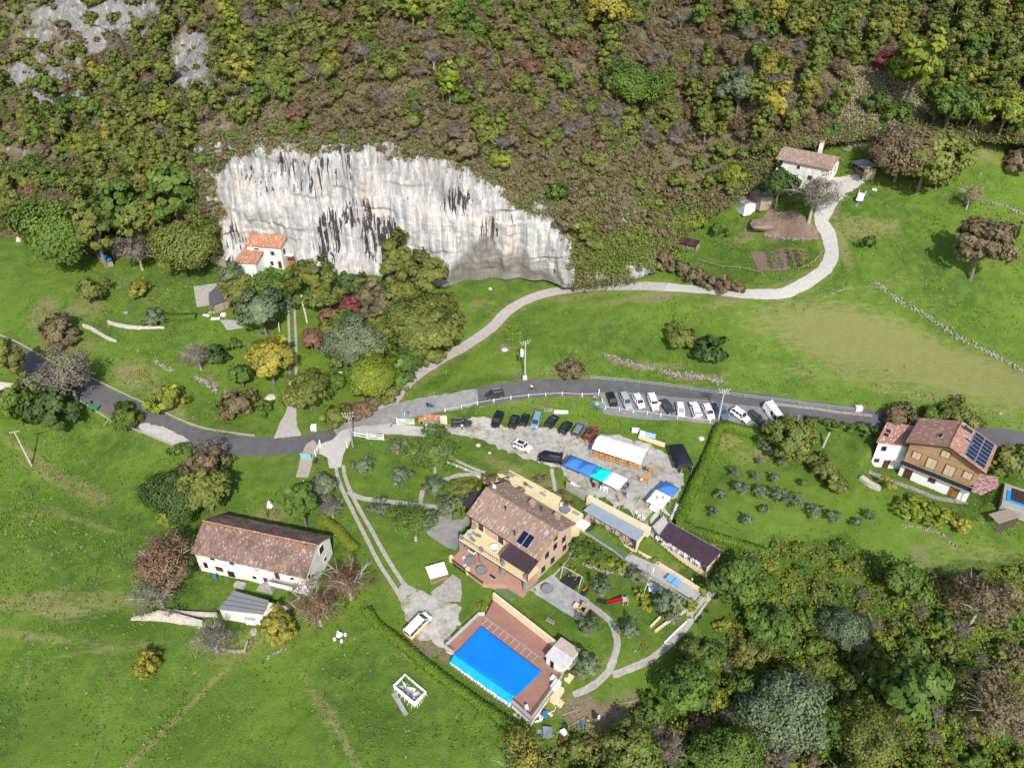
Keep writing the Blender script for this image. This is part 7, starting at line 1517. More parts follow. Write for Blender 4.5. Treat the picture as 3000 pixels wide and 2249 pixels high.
def post(pb,hgt,label,m=M_wood,r_=.12,lean=(0,0),name='wooden_post'):
    g=G(*pb); o=MB().tube([(0,0,-.3),(lean[0],lean[1],hgt)],[r_,r_*.8],6).build(name,m); o.location=g; tag(o,label,'post')
post(cch(470,620),3.6,'thick bleached tree stump pole on the chalet lawn',M_barkp,.28,(.9,.7),'bleached_stump'); post(cch(255,390),1.6,'pale leaning post beside the road behind the white van',M_barkp); post(c5(790,950),2.6,'small white dead tree beside the twin track',M_plast,.1,(.3,.1),'dead_tree')
post(cf(1285,340),2.6,'brown post behind the farmhouse',MATS['dark_brown_timber'],.12); post(cf(1605,90),2.2,'white lamp post beside the drive',M_plast,.09); post(cf(1775,290),2.4,'white lamp post in front of the bare fig',M_plast,.09)
g=G(*cf(1300,240)); o=thing('statue_stone','pale pointed boulder on the bare mound behind the farmhouse','boulder',tuple(g)); MB().cyl(0,0,-.1,1.0,.7,.35,n=8).build('stone',M_plast,o); o2=MB().cyl(0,0,1.0,1.5,.6,.1,n=7).build('top',M_steel,o)
o=MB().box(-1.15,-.05,-.1,1.15,.05,1.5); put(o,'painted_panel',mat('pale_blue_panel',(.25,.42,.47),(.2,.36,.41)),E1(165,860),'pale blue panel with small emblem at the end of the side track','panel',R(-6))
o=MB();
for a_,b_ in(((-.3,0),(.3,0)),((-.2,-.15),(.1,.2)),((.2,-.15),(-.1,.2)),((0,-.2),(0,.25))): o.bar((a_[0],0,a_[1]),(b_[0],0,b_[1]),.06)
put(o,'emblem',M_dark,E1(165,845),'small dark emblem on the pale blue panel','emblem',R(-6),lift=.8).location.y-=.1
put(MB().box(-.6,-.35,0,.6,.35,.5),'bench',M_redwd,E1(290,890),'small dark red bench beside the pale blue panel','bench',R(70))
ribbon('side_track',px2w([E1(110,1100),E1(150,950),E1(165,880),E1(220,720),E1(300,660)]),2.6,mat('track_gravel',(.34,.30,.25),(.24,.21,.18),scale=1.5,detail=7),.05,4,edge=.1)
put(MB().box(-.6,-.5,-.2,.6,.5,1.0),'meter_box',M_white,E1(268,470),'white box on the grass above the left side of the road','box'); put(MB().box(-.7,-.45,-.2,.7,.45,.9),'white_bin',M_plast,cch(780,295),'white box in the grass above the road near the chalet','box')
F=thing('garden_trailer','small green trailer box below the left road','trailer',tuple(G(*c4(825,1620))),R(-10)); M_tg=mat('green_metal',(.06,.22,.14)); MB().hexa([(-.9,-.6,.35),(.9,-.6,.35),(.9,.6,.35),(-.9,.6,.35)],[(-1.1,-.7,.95),(1.1,-.7,.95),(1.1,.7,.95),(-1.1,.7,.95)]).build('body',M_tg,F); MB().bar((-1.1,.7,.95),(-1.3,1.1,1.5),.06,1.8).build('lid',M_tg,F)
for s in(-.75,.75): MB().tube([(0,s-.08,.3),(0,s+.08,.3)],.3,10).build('wheel',M_dark,F)
put(MB().box(-.9,-.5,-.1,.9,.5,.25),'feed_trough',M_steel,c4(535,1612),'grey metal trough in the grass below the left road','trough',R(15))
# ---------------------------------------------------------------- stone walls and boulders
def rubble(px,width,hgt,n,size,label,m=M_stone,name='stone_wall',cat='stone wall'):
    L=densify(px2w(px),.2,False,True); a=np.array(L); r=random.Random(len(L)+n); mb=MB(); c0=(a[0][0],a[0][1],float(hz(a[0][0],a[0][1]))); big=[]
    for k in range(n):
        i=r.randrange(len(a)); x,y=a[i]; x+=r.gauss(0,width*.33); y+=r.gauss(0,width*.33); z=float(hz(x,y))+r.random()*hgt; s=size*r.uniform(.6,1.35); t=MB()
        pts=[]; 
        for zz,rr2 in((-.4,.8),(.05,1.),(.45,.65)): pts.append([(x-c0[0]+s*.55*rr2*math.cos(q+.4*k)*r.uniform(.75,1.15),y-c0[1]+s*.5*rr2*math.sin(q+.4*k)*r.uniform(.75,1.15),z-c0[2]+s*zz*.75) for q in np.linspace(0,5.23,6)])
        mb.hexa(pts[0],pts[1]); mb.hexa(pts[1],pts[2])
    o=thing(name,label,cat,c0); s=mb.build('stones',m,o); s['kind']='stuff'; return o
rubble([(2565,830),(2590,850),(2640,885),(2680,905),(2740,945),(2800,985),(2860,1015),(2920,1045),(2990,1085)],1.,.35,260,.42,'broken rubble wall running down the right meadow')
rubble([(1775,1040),(1840,1062),(1900,1078),(1960,1090)],.9,.2,120,.4,'rubble line in the meadow above the roadside parked cars'); rubble([(1960,1092),(2040,1105),(2120,1120)],1.1,.3,160,.42,'grey rubble wall in the meadow left of the large fenced bend')
rubble([cu(1690,270),cu(1800,220),cu(1900,170),cu(2000,130)],.8,.7,200,.42,'dry stone wall above the woodshed'); rubble([cu(1540,280),cu(1610,240),cu(1680,180)],.8,.6,110,.42,'short dry stone wall behind the pink-roofed house')
rubble([cu(1750,345),cu(1850,300)],.6,.8,60,.4,'short stone wall beside the woodshed'); rubble([(2610,585),(2680,600),(2740,590),(2800,578)],1.,.2,1,.3,'small stones in the right meadow')
rubble([(2840,580),(2900,595),(2960,612),(3010,635)],.8,.3,110,.4,'rubble edge at the right end of the meadow'); rubble([(2700,385),(2760,380),(2850,385),(2930,395),(3000,410)],.8,.4,120,.45,'stone edge along the top of the right meadow')
rubble([c4(1700,1350),c4(1800,1400),c4(1880,1470)],1.,.3,90,.4,'rubble bank in the left garden'); rubble([c4(1330,1200),c4(1420,1260),c4(1500,1290)],.9,.2,60,.35,'small rubble line in the left garden')
rubble([cu(840,1000),cu(950,1010),cu(1050,1030),cu(1200,1040)],.8,.2,70,.35,'pale stones between the earth yard and the vegetable plot'); rubble([cu(1430,1500),cu(1530,1470),cu(1620,1455)],.7,.15,40,.3,'small pale stones beside the white lane bend')
rubble([(2640,1540),(2700,1548),(2760,1570),(2800,1600)],.5,.2,70,.32,'low stone edging below the chalet vegetable plot'); rubble([c8(1640,150),c8(1780,200),c8(1900,230),c8(2030,245)],.4,.15,46,.5,'flagstone edging through the flower bed beside the swing set')
rubble([cf(1280,1550),cf(1360,1500),cf(1440,1465)],.5,.1,30,.3,'small stone line in the meadow below the outbuilding')
def solidwall(px,h0,th,label,m,name='stone_wall',down=1.2):
    P=[G(*p) for p in px]; mb=MB(); o=None
    hs=h0 if isinstance(h0,(list,tuple)) else [h0]*len(P); c=P[0]
    for i in range(len(P)-1):
        a,b=P[i]-c,P[i+1]-c; d=(b-a).normalized(); n=Vector((-d.y,d.x,0)).normalized()*th
        mb.hexa([tuple(a-Vector((0,0,down))),tuple(b-Vector((0,0,down))),tuple(b+n-Vector((0,0,down))),tuple(a+n-Vector((0,0,down)))],[tuple(a+Vector((0,0,hs[i]))),tuple(b+Vector((0,0,hs[i+1]))),tuple(b+n+Vector((0,0,hs[i+1]))),tuple(a+n+Vector((0,0,hs[i])))])
    o=mb.build(name,m); o.location=c; return tag(o,label,'wall')
M_pst=mat('pale_stone_masonry',(.60,.55,.48),(.36,.32,.28),scale=2.5,bump=.06,contrast=1.3)
solidwall([c4(-60,1425),c4(0,1432),c4(120,1442),c4(250,1462),c4(370,1475)],[1.9,1.8,1.7,1.5,.6],-.4,'tall pale stone wall beside the lower lane at the left edge',M_pst)
solidwall([c4(930,875),c4(1000,905),c4(1100,925),c4(1200,935),c4(1300,930),c4(1420,920)],[.7,.9,1.,1.,.9,.4],.4,'curved whitewashed stone wall in the left garden',M_pst)
solidwall([c4(720,920),c4(780,935),c4(850,975),c4(920,1020),c4(1000,1045)],[1.1,.9,.7,.9,.5],.5,'short broken stone wall in the left garden',M_pst)
solidwall([cf(100,1232),cf(250,1235),cf(360,1240),cf(480,1255),cf(720,1285)],[.4,1.5,2.6,2.5,1.2],.5,'ruined pale stone wall left of the outbuilding',M_pst,down=.6); solidwall([cf(395,1180),cf(600,1200),cf(850,1210)],[1.3,1.2,1.2],.35,'stone wall with shadow joining the outbuilding',M_pst)
solidwall([cf(890,1495),cf(990,1510),cf(1090,1510),cf(1120,1420)],.6,.3,'low grey stone enclosure below the outbuilding',M_stone); solidwall([cf(1850,490),cf(1970,590)],.5,.3,'low pale wall at the corner of the farmhouse garden',M_pst)
solidwall([c5(980,650),c5(990,730),c5(1010,800),c5(1025,880)],.7,.4,'stone retaining wall beside the twin track',M_pst); solidwall([c9(1130,1250),c9(1240,1140)],.5,.25,'pale wall of the raised bed in the garden, left side',M_cream); solidwall([c9(1180,1300),c9(1300,1210),c9(1500,1080)],.5,.3,'long pale wall of the raised bed in the garden',M_cream); solidwall([c9(1280,1420),c9(1400,1300),c9(1520,1190)],.35,.2,'white edging board of the lower garden bed',M_plast)
def kerbline(i0,i1,off,label,m=M_conc):
    a=np.array(densify(RW,1.,False,True)); d=np.gradient(a,axis=0); d/=np.linalg.norm(d,axis=1)[:,None]; p=a+np.column_stack([-d[:,1],d[:,0]])*off; n=len(p); p=p[int(i0*n):int(i1*n)]; c=Vector((p[0][0],p[0][1],float(hz(*p[0])))); mb=MB()
    q=[Vector((x,y,float(hz(x,y))+.14))-c for x,y in p]
    for i in range(len(q)-1): mb.bar(tuple(q[i]),tuple(q[i+1]),.22,.3)
    o=mb.build('kerb',m); o.location=c; tag(o,label,'kerb')
kerbline(.02,.36,2.75,'pale concrete kerb along the upper side of the left road'); kerbline(.2,.3,-2.8,'short kerb between the left road and the lay-by')
solidwall([cch(-20,245),cch(180,270),cch(400,295),cch(620,330),cch(900,360)],.5,.5,'grey stone kerb wall above the road beside the white van',M_stone); solidwall([cch(780,900),cch(860,960),cch(960,1005)],.8,1.2,'stone steps and rockery at the edge of the chalet lawn',M_pst); 
def boulder(px,s,label,m=M_stone,zs=.7):
    g=G(*px); t=MB(); r=random.Random(int(px[0])); rings=[[(s*k*math.cos(q)*r.uniform(.8,1.15),s*k*math.sin(q)*r.uniform(.8,1.15),s*z*zs) for q in np.linspace(0,5.5,8)] for z,k in((-.4,.8),(.2,1.),(.75,.7),(1.05,.3))]
    for i in range(3): t.hexa(rings[i],rings[i+1])
    o=t.build('boulder',m); o.location=g; o.rotation_euler=(0,0,r.uniform(0,6)); return tag(o,label,'boulder')
boulder(c6(740,750),.6,'pale boulder on the lawn edge below the car park',M_pst); boulder(c6(838,815),.4,'small pale boulder on the bank below the white car',M_pst); boulder(c4(1090,785),.6,'pale flat boulder in the left garden'); boulder(c5(715,1520),1.4,'large pale rock on the grass beside the twin track',M_pst,.5); boulder(c4(170,170),.9,'grey rock at the edge of the left meadow',M_pst,1.5); boulder(c7(1190,545),.8,'rock beside the hedge near the black canopy',M_pst,.7); boulder((1436,847),.5,'small white rock on the grass below the cave',M_white); boulder(cch(2000,325),.5,'small grey rock in the meadow above the chalet')
boulder((1478,1024),1.0,'broad pinkish stone heap left of the transformer pole',M_pst,.35); boulder((2235,660),3.6,'large brown compost heap in the earth yard',MATS['brown_earth'],.4)
# ---------------------------------------------------------------- vegetable rows
r=random.Random(5)
for k,(x0,x1,m_,l) in enumerate(((855,895,'ivy','row of light green lettuce in the vegetable plot'),(905,985,'silver','double row of blue-green leeks in the vegetable plot'),(1035,1070,'green','tall dark bean row in the vegetable plot'),(1105,1150,'olive','second tall dark bean row in the vegetable plot'),(1155,1225,'lime','low cabbage rows at the right of the vegetable plot'))):
    P=poly_pts([cu(x0,1135),cu(x1,1130),cu(x1+40,1285),cu(x0+40,1290)],110,G,k); hh=.8 if 'tall' in l else .2
    P[:,2]+=np.random.default_rng(k).random(len(P))*hh; o=scatter_leaves('vegetable_row',P,np.tile(np.array([0,0,1.]),(len(P),1)),m_,.2,l,k,1.,4,.12,cat='vegetable row')
# ---------------------------------------------------------------- cars
def paint(name,c,rough=.3,metal=0): return mat('car_paint_'+name,c,tuple(k*.93 for k in c),rough=rough,spec=.5,metal=metal,scale=.6)
PA=dict(black=paint('black',(.012,.012,.014)),dark=paint('dark_grey',(.04,.045,.05)),silver=paint('silver',(.42,.44,.46),.3,.35),grey=paint('grey',(.22,.24,.26),.3,.3),white=paint('white',(.80,.80,.80)),blue=paint('pale_blue',(.22,.34,.40),.3,.3),dblue=paint('blue_grey',(.10,.15,.22),.3,.3),orange=paint('copper_red',(.26,.06,.022)),red=paint('red',(.45,.02,.04)),yellow=paint('yellow',(.72,.36,.02)))
M_tyre=mat('tyre_rubber',(.022,.022,.022),rough=.9); M_rim=mat('alloy_rim',(.38,.39,.4),rough=.4,metal=.5); M_cgl=mat('tinted_car_glass',(.025,.03,.035),rough=.06,spec=.8,vary=0); M_trim=mat('black_car_trim',(.02,.02,.022),rough=.6); M_lamp=mat('headlamp_glass',(.65,.67,.7),rough=.15,vary=0); M_tail=mat('tail_lamp_red',(.35,.015,.012),rough=.3,vary=0)
# per type: length, width, height, belt height, nose profile, cabin (x front base, x roof front, x roof rear, x rear base) measured from the rear bumper as fraction of length
CT_=dict(hatch=(4.0,1.74,1.48,.92,(.74,.55,.10,.02)),sedan=(4.6,1.8,1.45,.90,(.70,.53,.24,.12)),estate=(4.7,1.82,1.5,.92,(.70,.54,.07,.02)),suv=(4.45,1.86,1.68,1.02,(.74,.58,.08,.02)),mpv=(4.4,1.8,1.65,.98,(.80,.60,.06,.02)),van=(5.2,1.98,2.0,1.12,(.86,.70,.03,.01)),bigvan=(5.7,2.0,2.45,1.2,(.90,.76,.02,.01)),jeep=(4.2,1.82,1.7,1.08,(.70,.62,.05,.02)),offroad=(4.3,1.7,1.9,1.15,(.68,.62,.03,.01)),small=(3.6,1.62,1.5,.92,(.76,.58,.06,.01)))
CARP={}
def carmesh(kind):
    if kind in CARP: return CARP[kind]
    L_,W_,H_,B_,cb=CT_[kind]; gc=.2 if kind not in('suv','jeep','offroad') else .28; boxy=kind in('offroad','jeep','van','bigvan'); x=lambda f:(f-.5)*L_
    # body: loft of cross-sections
    nose=B_*(.80 if not boxy else .93) if kind!='bigvan' else B_*.9
    st=[(0,gc+.12,B_*.80,.90),(.02,gc,B_*.98,.96),(.10,gc,B_,1.),(.30,gc,B_,1.),(.55,gc,B_,1.),(cb[0],gc,B_,.99),(cb[0]+(1-cb[0])*.5,gc,(B_+nose)/2+.01,.965),(.97,gc+.02,nose*.93,.90),(1.,gc+.1,nose*.62,.80)]
    V=[];Fc=[];n=10
    for fx,zb,zt,wf in st:
        w_=W_/2*wf; ring=[(-w_*.92,zb),(-w_,zb+.12),(-w_,zb+(zt-zb)*.62),(-w_*.95,zt-.04),(-w_*.84,zt),(w_*.84,zt),(w_*.95,zt-.04),(w_,zb+(zt-zb)*.62),(w_,zb+.12),(w_*.92,zb)]
        V+=[(x(fx),a,b) for a,b in ring]
    for i in range(len(st)-1):
        for j in range(n): Fc.append((i*n+j,i*n+(j+1)%n,(i+1)*n+(j+1)%n,(i+1)*n+j))
    Fc.append(tuple(range(n-1,-1,-1))); Fc.append(tuple(range((len(st)-1)*n,len(st)*n)))
    mb=MB(); mb.v=V; mb.f=Fc; mb.m=[0]*len(Fc); body=mb
    def cab(z0,z1,inset):
        w0,w1=W_/2*.90,W_/2*(.78 if not boxy else .86); t=(z1-B_)/(H_-B_); t0=(z0-B_)/(H_-B_)
        def row(t,dz): f=cb[0]+(cb[1]-cb[0])*t; r_=cb[3]+(cb[2]-cb[3])*t; w_=w0+(w1-w0)*t; return [(x(r_),-w_,B_+(H_-B_)*t),(x(f),-w_,B_+(H_-B_)*t),(x(f),w_,B_+(H_-B_)*t),(x(r_),w_,B_+(H_-B_)*t)]
        return row(t0,0),row(t,0)
    lo,hi=cab(B_-.02,H_-.06,0); glass=MB().hexa(lo,hi)
    top=[(a*1.0,b*.985,H_-.06) for a,b,c in hi]; roof=MB().hexa([(a+.0,b*1.015,H_-.075) for a,b,c in hi],[(a*.96+ (0.02 if a<0 else -.02),b*.86,H_) for a,b,c in hi])
    pil=MB()
    for i in range(4): pil.bar(tuple(Vector(lo[i])*1.004),tuple(Vector(hi[i])*1.004),.09,.1)
    for s in(0,1):
        a0,a1=Vector(lo[0 if s==0 else 3]),Vector(lo[1 if s==0 else 2]); b0,b1=Vector(hi[0 if s==0 else 3]),Vector(hi[1 if s==0 else 2])
        for t in((.36,.68) if kind not in('van','bigvan') else (.45,.7)): pil.bar(tuple(a0.lerp(a1,t)+Vector((0,(-.012 if s==0 else .012),0))),tuple(b0.lerp(b1,t)+Vector((0,(-.012 if s==0 else .012),0))),.07,.05)
        if kind in('van','bigvan'):
            q=[a0,a0.lerp(a1,.5),b0.lerp(b1,.5),b0]; off=Vector((0,-.015 if s==0 else .015,0)); 
            if kind=='bigvan': pil.hexa([tuple(p+off*1.) for p in q],[tuple(p-off*1.5) for p in q])
    wh=[]
    rw=.33 if kind not in('suv','jeep','offroad','bigvan') else .37
    for fx in(.19,.81):
        for s in(-1,1): wh.append((x(fx),s*(W_/2-.09),rw))
    CARP[kind]=dict(body=body,glass=glass,roof=roof,pil=pil,wh=wh,rw=rw,L=L_,W=W_,H=H_,B=B_,nose=nose,cb=cb,gc=gc,cache={}); return CARP[kind]
def car(kind,col,front,rear,label,group,roofm=None,hood=None,dark_roof=False,extra=None,cat='car'):
    C_=carmesh(kind); a,b=G(*front),G(*rear); c=(a+b)/2; d=a-b; rz=math.atan2(d.y,d.x); o=thing('parked_car' if 'van' not in cat else 'parked_van',label,cat,(c.x,c.y,c.z+.03),rz,group)
    sl=(a.z-b.z)/max(.5,d.xy.length); o.rotation_euler=(0,-math.atan(sl),rz)
    k=C_['cache']
    def me(nm,mb,mt):
        q=(nm,mt.name)
        if q not in k: k[q]=mb.mesh(nm,mt); 
        return k[q]
    L_,W_,H_,B_,gc=C_['L'],C_['W'],C_['H'],C_['B'],C_['gc']
    p=PA[col]; bd=link(bpy.data.objects.new('body',me('body',C_['body'],p)),o); bv=bd.modifiers.new('bevel','BEVEL'); bv.width=.05; bv.segments=2; bv.limit_method='ANGLE'; bv.angle_limit=.5
    link(bpy.data.objects.new('windows',me('windows',C_['glass'],M_cgl)),o); link(bpy.data.objects.new('roof',me('roof',C_['roof'],roofm or p)),o); link(bpy.data.objects.new('pillars',me('pillars',C_['pil'],p)),o)
    tm=me('tyre',MB().tube([(0,-.1,0),(0,.1,0)],C_['rw'],14),M_tyre); rm=me('rim',MB().tube([(0,-.105,0),(0,.105,0)],C_['rw']*.6,10),M_rim)
    for x,y,z in C_['wh']:
        wo=link(bpy.data.objects.new('wheel',tm),o); wo.location=(x,y,z-.02); link(bpy.data.objects.new('rim',rm),wo)
    if 'hl' not in k:
        k['hl']=MB().box(-.12,-.2,-.09,.06,.2,.09).mesh('headlight',M_lamp); k['tl']=MB().box(-.05,-.12,-.16,.1,.12,.16).mesh('tail_light',M_tail); k['pl']=MB().box(-.02,-.26,-.06,.02,.26,.06).mesh('licence_plate',M_plast); k['mi']=MB().box(-.07,-.1,-.06,.07,.1,.08).mesh('mirror',p); k['gr']=MB().box(-.04,-.42,-.1,.03,.42,.1).mesh('grille',M_trim)
    for s in(-1,1):
        q=link(bpy.data.objects.new('headlight',k['hl']),o); q.location=(L_/2-.10,s*W_*.33,C_['nose']*.70); q=link(bpy.data.objects.new('tail_light',k['tl']),o); q.location=(-L_/2+.03,s*W_*.40,B_*.84)
        q=link(bpy.data.objects.new('mirror',k['mi']),o); q.location=(L_*(C_['cb'][0]-.5)-.25,s*(W_/2+.06),B_+.04)
    for x in(L_/2-.01,-L_/2-.0): q=link(bpy.data.objects.new('licence_plate',k['pl']),o); q.location=(x,0,.5)
    q=link(bpy.data.objects.new('grille',k['gr']),o); q.location=(L_/2-.02,0,C_['nose']*.62)
    if hood:
        x0=L_*(C_['cb'][0]-.5)+.05; MB().hexa([(x0,-W_*.4,B_-.02),(L_/2-.2,-W_*.36,C_['nose']*.93),(L_/2-.2,W_*.36,C_['nose']*.93),(x0,W_*.4,B_-.02)],[(x0,-W_*.4,B_+.015),(L_/2-.2,-W_*.36,C_['nose']*.96),(L_/2-.2,W_*.36,C_['nose']*.96),(x0,W_*.4,B_+.015)]).build('bonnet',PA[hood],o)
    if extra: extra(o,C_)
    return o
G1='cars parked on the gravel car park'; G2='cars parked side by side along the road'
def sunroof(o,C_): MB().box(-C_['L']*.3,-.5,C_['H']-.01,C_['L']*.08,.5,C_['H']+.015).build('sunroof',M_cgl,o)
def rails(o,C_):
    for s in(-1,1): MB().bar((-C_['L']*.38,s*C_['W']*.36,C_['H']+.04),(C_['L']*.05,s*C_['W']*.36,C_['H']+.04),.05).build('roof_rail',M_alu,o)
def rack(o,C_):
    for i in range(4): MB().bar((-C_['L']*.48+i*.13,-.7,C_['H']-.15-i*.2),(-C_['L']*.48+i*.13,.7,C_['H']-.15-i*.2),.05).build('rack_bar',M_alu,o)
    MB().box(-C_['L']/2+.05,-C_['W']/2-.012,.3,C_['L']/2-.9,-C_['W']/2+.02,C_['B']*.72).build('yellow_flank',PA['yellow'],o); MB().box(-C_['L']/2+.05,C_['W']/2-.02,.3,C_['L']/2-.9,C_['W']/2+.012,C_['B']*.72).build('yellow_flank',PA['yellow'],o); MB().box(-C_['L']/2-.03,-.9,.3,-C_['L']/2+.1,.9,C_['B']*.8).build('yellow_bumper',PA['yellow'],o)
def opendoor(o,C_): MB().bar((.5,C_['W']/2,.9),(.9,C_['W']/2+.85,.9),.06,1.1).build('open_door',PA['white'],o)
def openboot(o,C_): MB().slab([(-C_['L']/2-.7,-.75,C_['H']+.1),(-C_['L']/2,-.75,C_['H']),(-C_['L']/2,.75,C_['H']),(-C_['L']/2-.7,.75,C_['H']+.1)],.06).build('open_tailgate',PA['white'],o)
car('estate','dark',c6(682,575),c6(515,580),'dark grey estate car parked sideways at the left end of the car park',G1,extra=rails)
car('suv','black',c6(882,602),c6(935,490),'black car facing the camera at the left of the car park row',G1); car('hatch','black',c6(1070,508),c6(1035,603),'black car with glass sunroof, second in the car park row',G1,extra=sunroof)
car('small','black',c6(1162,500),c6(1130,583),'small black hatchback left of the pale blue one',G1); car('mpv','blue',c6(1225,604),c6(1262,500),'pale blue people carrier in the car park row',G1); car('hatch','black',c6(1415,512),c6(1350,600),'black hatchback right of the pale blue people carrier',G1,extra=sunroof)
car('hatch','black',c6(1535,562),c6(1462,660),'black car left of the silver minivan',G1,extra=sunroof); car('mpv','grey',c6(1648,578),c6(1582,680),'silver grey minivan beside the copper red car',G1); car('suv','orange',c6(1760,608),c6(1680,722),'copper red car with dark roof beside the marquee',G1,extra=sunroof)
car('jeep','white',c6(1198,812),c6(1055,755),'boxy white car with black sunroof on the lower side of the car park',G1,extra=sunroof); car('van','black',c6(1262,868),c6(1455,895),'black van parked beside the long blue canopy',G1,cat='van',extra=rails)
car('mpv','dark',c6(805,345),c6(958,318),'dark grey people carrier driving on the road',None,extra=rails)
car('hatch','black',c7(438,275),c7(398,172),'black car at the left end of the roadside row',G2); car('estate','silver',c7(562,287),c7(512,180),'silver car, second from the left of the roadside row',G2); car('hatch','white',c7(668,272),c7(625,200),'low white car left of the boxy white off-roader',G2)
car('offroad','white',c7(798,318),c7(745,190),'boxy white off-roader with one door open in the roadside row',G2,extra=opendoor); car('sedan','dark',c7(932,332),c7(858,240),'dark blue-grey car right of the white off-roader',G2); car('small','white',c7(1018,360),c7(1000,265),'small white car with red bonnet in the roadside row',G2,hood='red')
car('suv','white',c7(1118,258),c7(1150,358),'white car with open tailgate in the roadside row',G2,extra=openboot); car('hatch','white',c7(1272,378),c7(1222,275),'white hatchback left of the blue-grey car',G2); car('estate','dblue',c7(1392,378),c7(1330,275),'blue-grey estate car behind the utility pole',G2)
car('suv','white',c7(1582,402),c7(1462,318),'white car with greenish windscreen in the roadside row',G2); car('hatch','dark',c7(1715,425),c7(1600,340),'dark grey hatchback beside the white van',G2); car('bigvan','white',c7(1845,420),c7(1760,300),'long white van at the right end of the roadside row','cars parked side by side along the road',cat='van')
car('van','white',c8(300,625),c8(160,770),'white and yellow van with rear rack on the gravel yard',None,extra=rack,cat='van')
# derelict white vehicle in the upper meadow
g=G(*cu(1680,690)); o=thing('derelict_truck','derelict white pickup with loading arms in the grass beside the upper lane','truck',tuple(g),R(62)); MB().box(-1.8,-.8,.35,.2,.8,.9).build('load_bed',M_steel,o); MB().hexa([(-2.2,-.8,.3),(-1.2,-.8,.3),(-1.2,.8,.3),(-2.2,.8,.3)],[(-2.1,-.7,1.5),(-1.3,-.7,1.6),(-1.3,.7,1.6),(-2.1,.7,1.5)]).build('cab',PA['white'],o); MB().box(-1.25,-.6,.9,-.2,.6,1.0).build('grey_sheet',M_dark,o); MB().box(.2,-.8,.4,1.4,.8,1.2).build('white_tank',PA['white'],o)
for s in(-1,1): MB().bar((1.2,s*.7,1.1),(2.6,s*.8,1.4),.12).build('arm',M_plast,o); 
for x in(-1.6,.9):
    for s in(-.8,.8): MB().tube([(x,s-.1,.35),(x,s+.1,.35)],.35,10).build('wheel',M_tyre,o)
a=G(*cu(1640,760),.1); b=G(*cu(1680,715),.9); o=MB().bar((0,0,0),tuple(b-a),.35,.1).build('ramp_plank',M_steel); o.location=a; tag(o,'grey plank propped against the derelict white pickup','plank')
put(MB().hexa([(-.5,-.2,0),(.5,-.2,0),(.5,.2,0),(-.5,.2,0)],[(-.6,-.1,.5),(.3,-.1,.6),(.3,.1,.6),(-.6,.1,.5)]),'white_scrap',M_plast,cu(1805,615),'white curved scrap lying in the upper meadow','scrap',R(-50))
# white covered tables in the grove
for p,s,rz_,l in((c5(1310,1355),(1.5,3.4),R(8),'large white tarp covered table in the middle grove'),(c5(1215,1370),(.9,2.0),R(10),'small white tarp covered table in the middle grove')):
    put(MB().hexa([(-s[0]/2,-s[1]/2,.1),(s[0]/2,-s[1]/2,.1),(s[0]/2,s[1]/2,.1),(-s[0]/2,s[1]/2,.1)],[(-s[0]/2+.1,-s[1]/2+.1,.8),(s[0]/2-.1,-s[1]/2+.1,.85),(s[0]/2-.1,s[1]/2-.1,.9),(-s[0]/2+.1,s[1]/2-.1,.82)]),'covered_table',M_plast,p,l,'covered table',rz_)
# ---------------------------------------------------------------- furniture
def chair_proto():
    o=thing('plastic_chair','white plastic chair','chair'); MB().hexa([(-.24,-.24,.40),(.24,-.24,.40),(.22,.24,.40),(-.22,.24,.40)],[(-.24,-.24,.45),(.24,-.24,.45),(.22,.24,.44),(-.22,.24,.44)]).build('seat',M_plast,o); MB().hexa([(-.23,.2,.44),(.23,.2,.44),(.23,.25,.44),(-.23,.25,.44)],[(-.2,.34,.9),(.2,.34,.9),(.2,.38,.9),(-.2,.38,.9)]).build('backrest',M_plast,o)
    for x in(-.22,.22):
        for y in(-.21,.22): MB().bar((x,y,.42),(x*1.15,y*1.15,0),.05).build('leg',M_plast,o)
        MB().bar((x*1.1,-.22,.65),(x*1.1,.28,.66),.06,.04).build('armrest',M_plast,o)
    return o
ch0=chair_proto(); chused=[0]
def chair(loc,rz,label,group=None):
    o=ch0 if not chused[0] else copy_tree(ch0); chused[0]=1; o.location=loc; o.rotation_euler=(0,0,rz); o['label']=label
    if group: o['group']=group
    elif 'group' in o: del o['group']
    return o
def zpt(p,z): return at(*p,z)
def rtable(loc,label,m=M_steel,r_=1.0,group='round grey tables'):
    o=thing('round_table',label,'table',loc,0,group); MB().cyl(0,0,.70,.76,r_,n=24).build('tabletop',m,o); MB().tube([(r_*math.cos(a),r_*math.sin(a),.70) for a in np.linspace(0,6.28,25)],.05,5).build('rim',M_dark if m is M_steel else m,o); MB().cyl(0,0,.08,.70,.09,n=8).build('pedestal',M_dark,o); MB().cyl(0,0,0,.08,.45,n=12).build('foot',M_dark,o)
rtable(zpt(c8(677,140),-5),'round grey table on the red patio, upper left one'); rtable(zpt(c8(768,225),-5),'round grey table on the red patio near the floor windows'); rtable(zpt(c8(1335,385),-5.0),'round grey table alone on the grey court'); rtable(zpt(c6(1490,1325),-1.6),'round grey table on the yellow walkway'); rtable(zpt(c9(1185,225),-3.3),'round grey table left of the brown roofed veranda'); 
g=G(*c9(1172,830)); rtable(tuple(g),'round grey table beside the bocce court'); rtable(zpt(c8(880,25),-2),'round white table on the yellow terrace',M_plast,.75,None); rtable(zpt(c9(1215,300),-3.3),'round white table at the left end of the brown roofed veranda',M_plast,.65,None)
g=G(*cf(1905,1375)); rtable(tuple(g),'small round white stone table in the lower left meadow',M_white,.55,None)
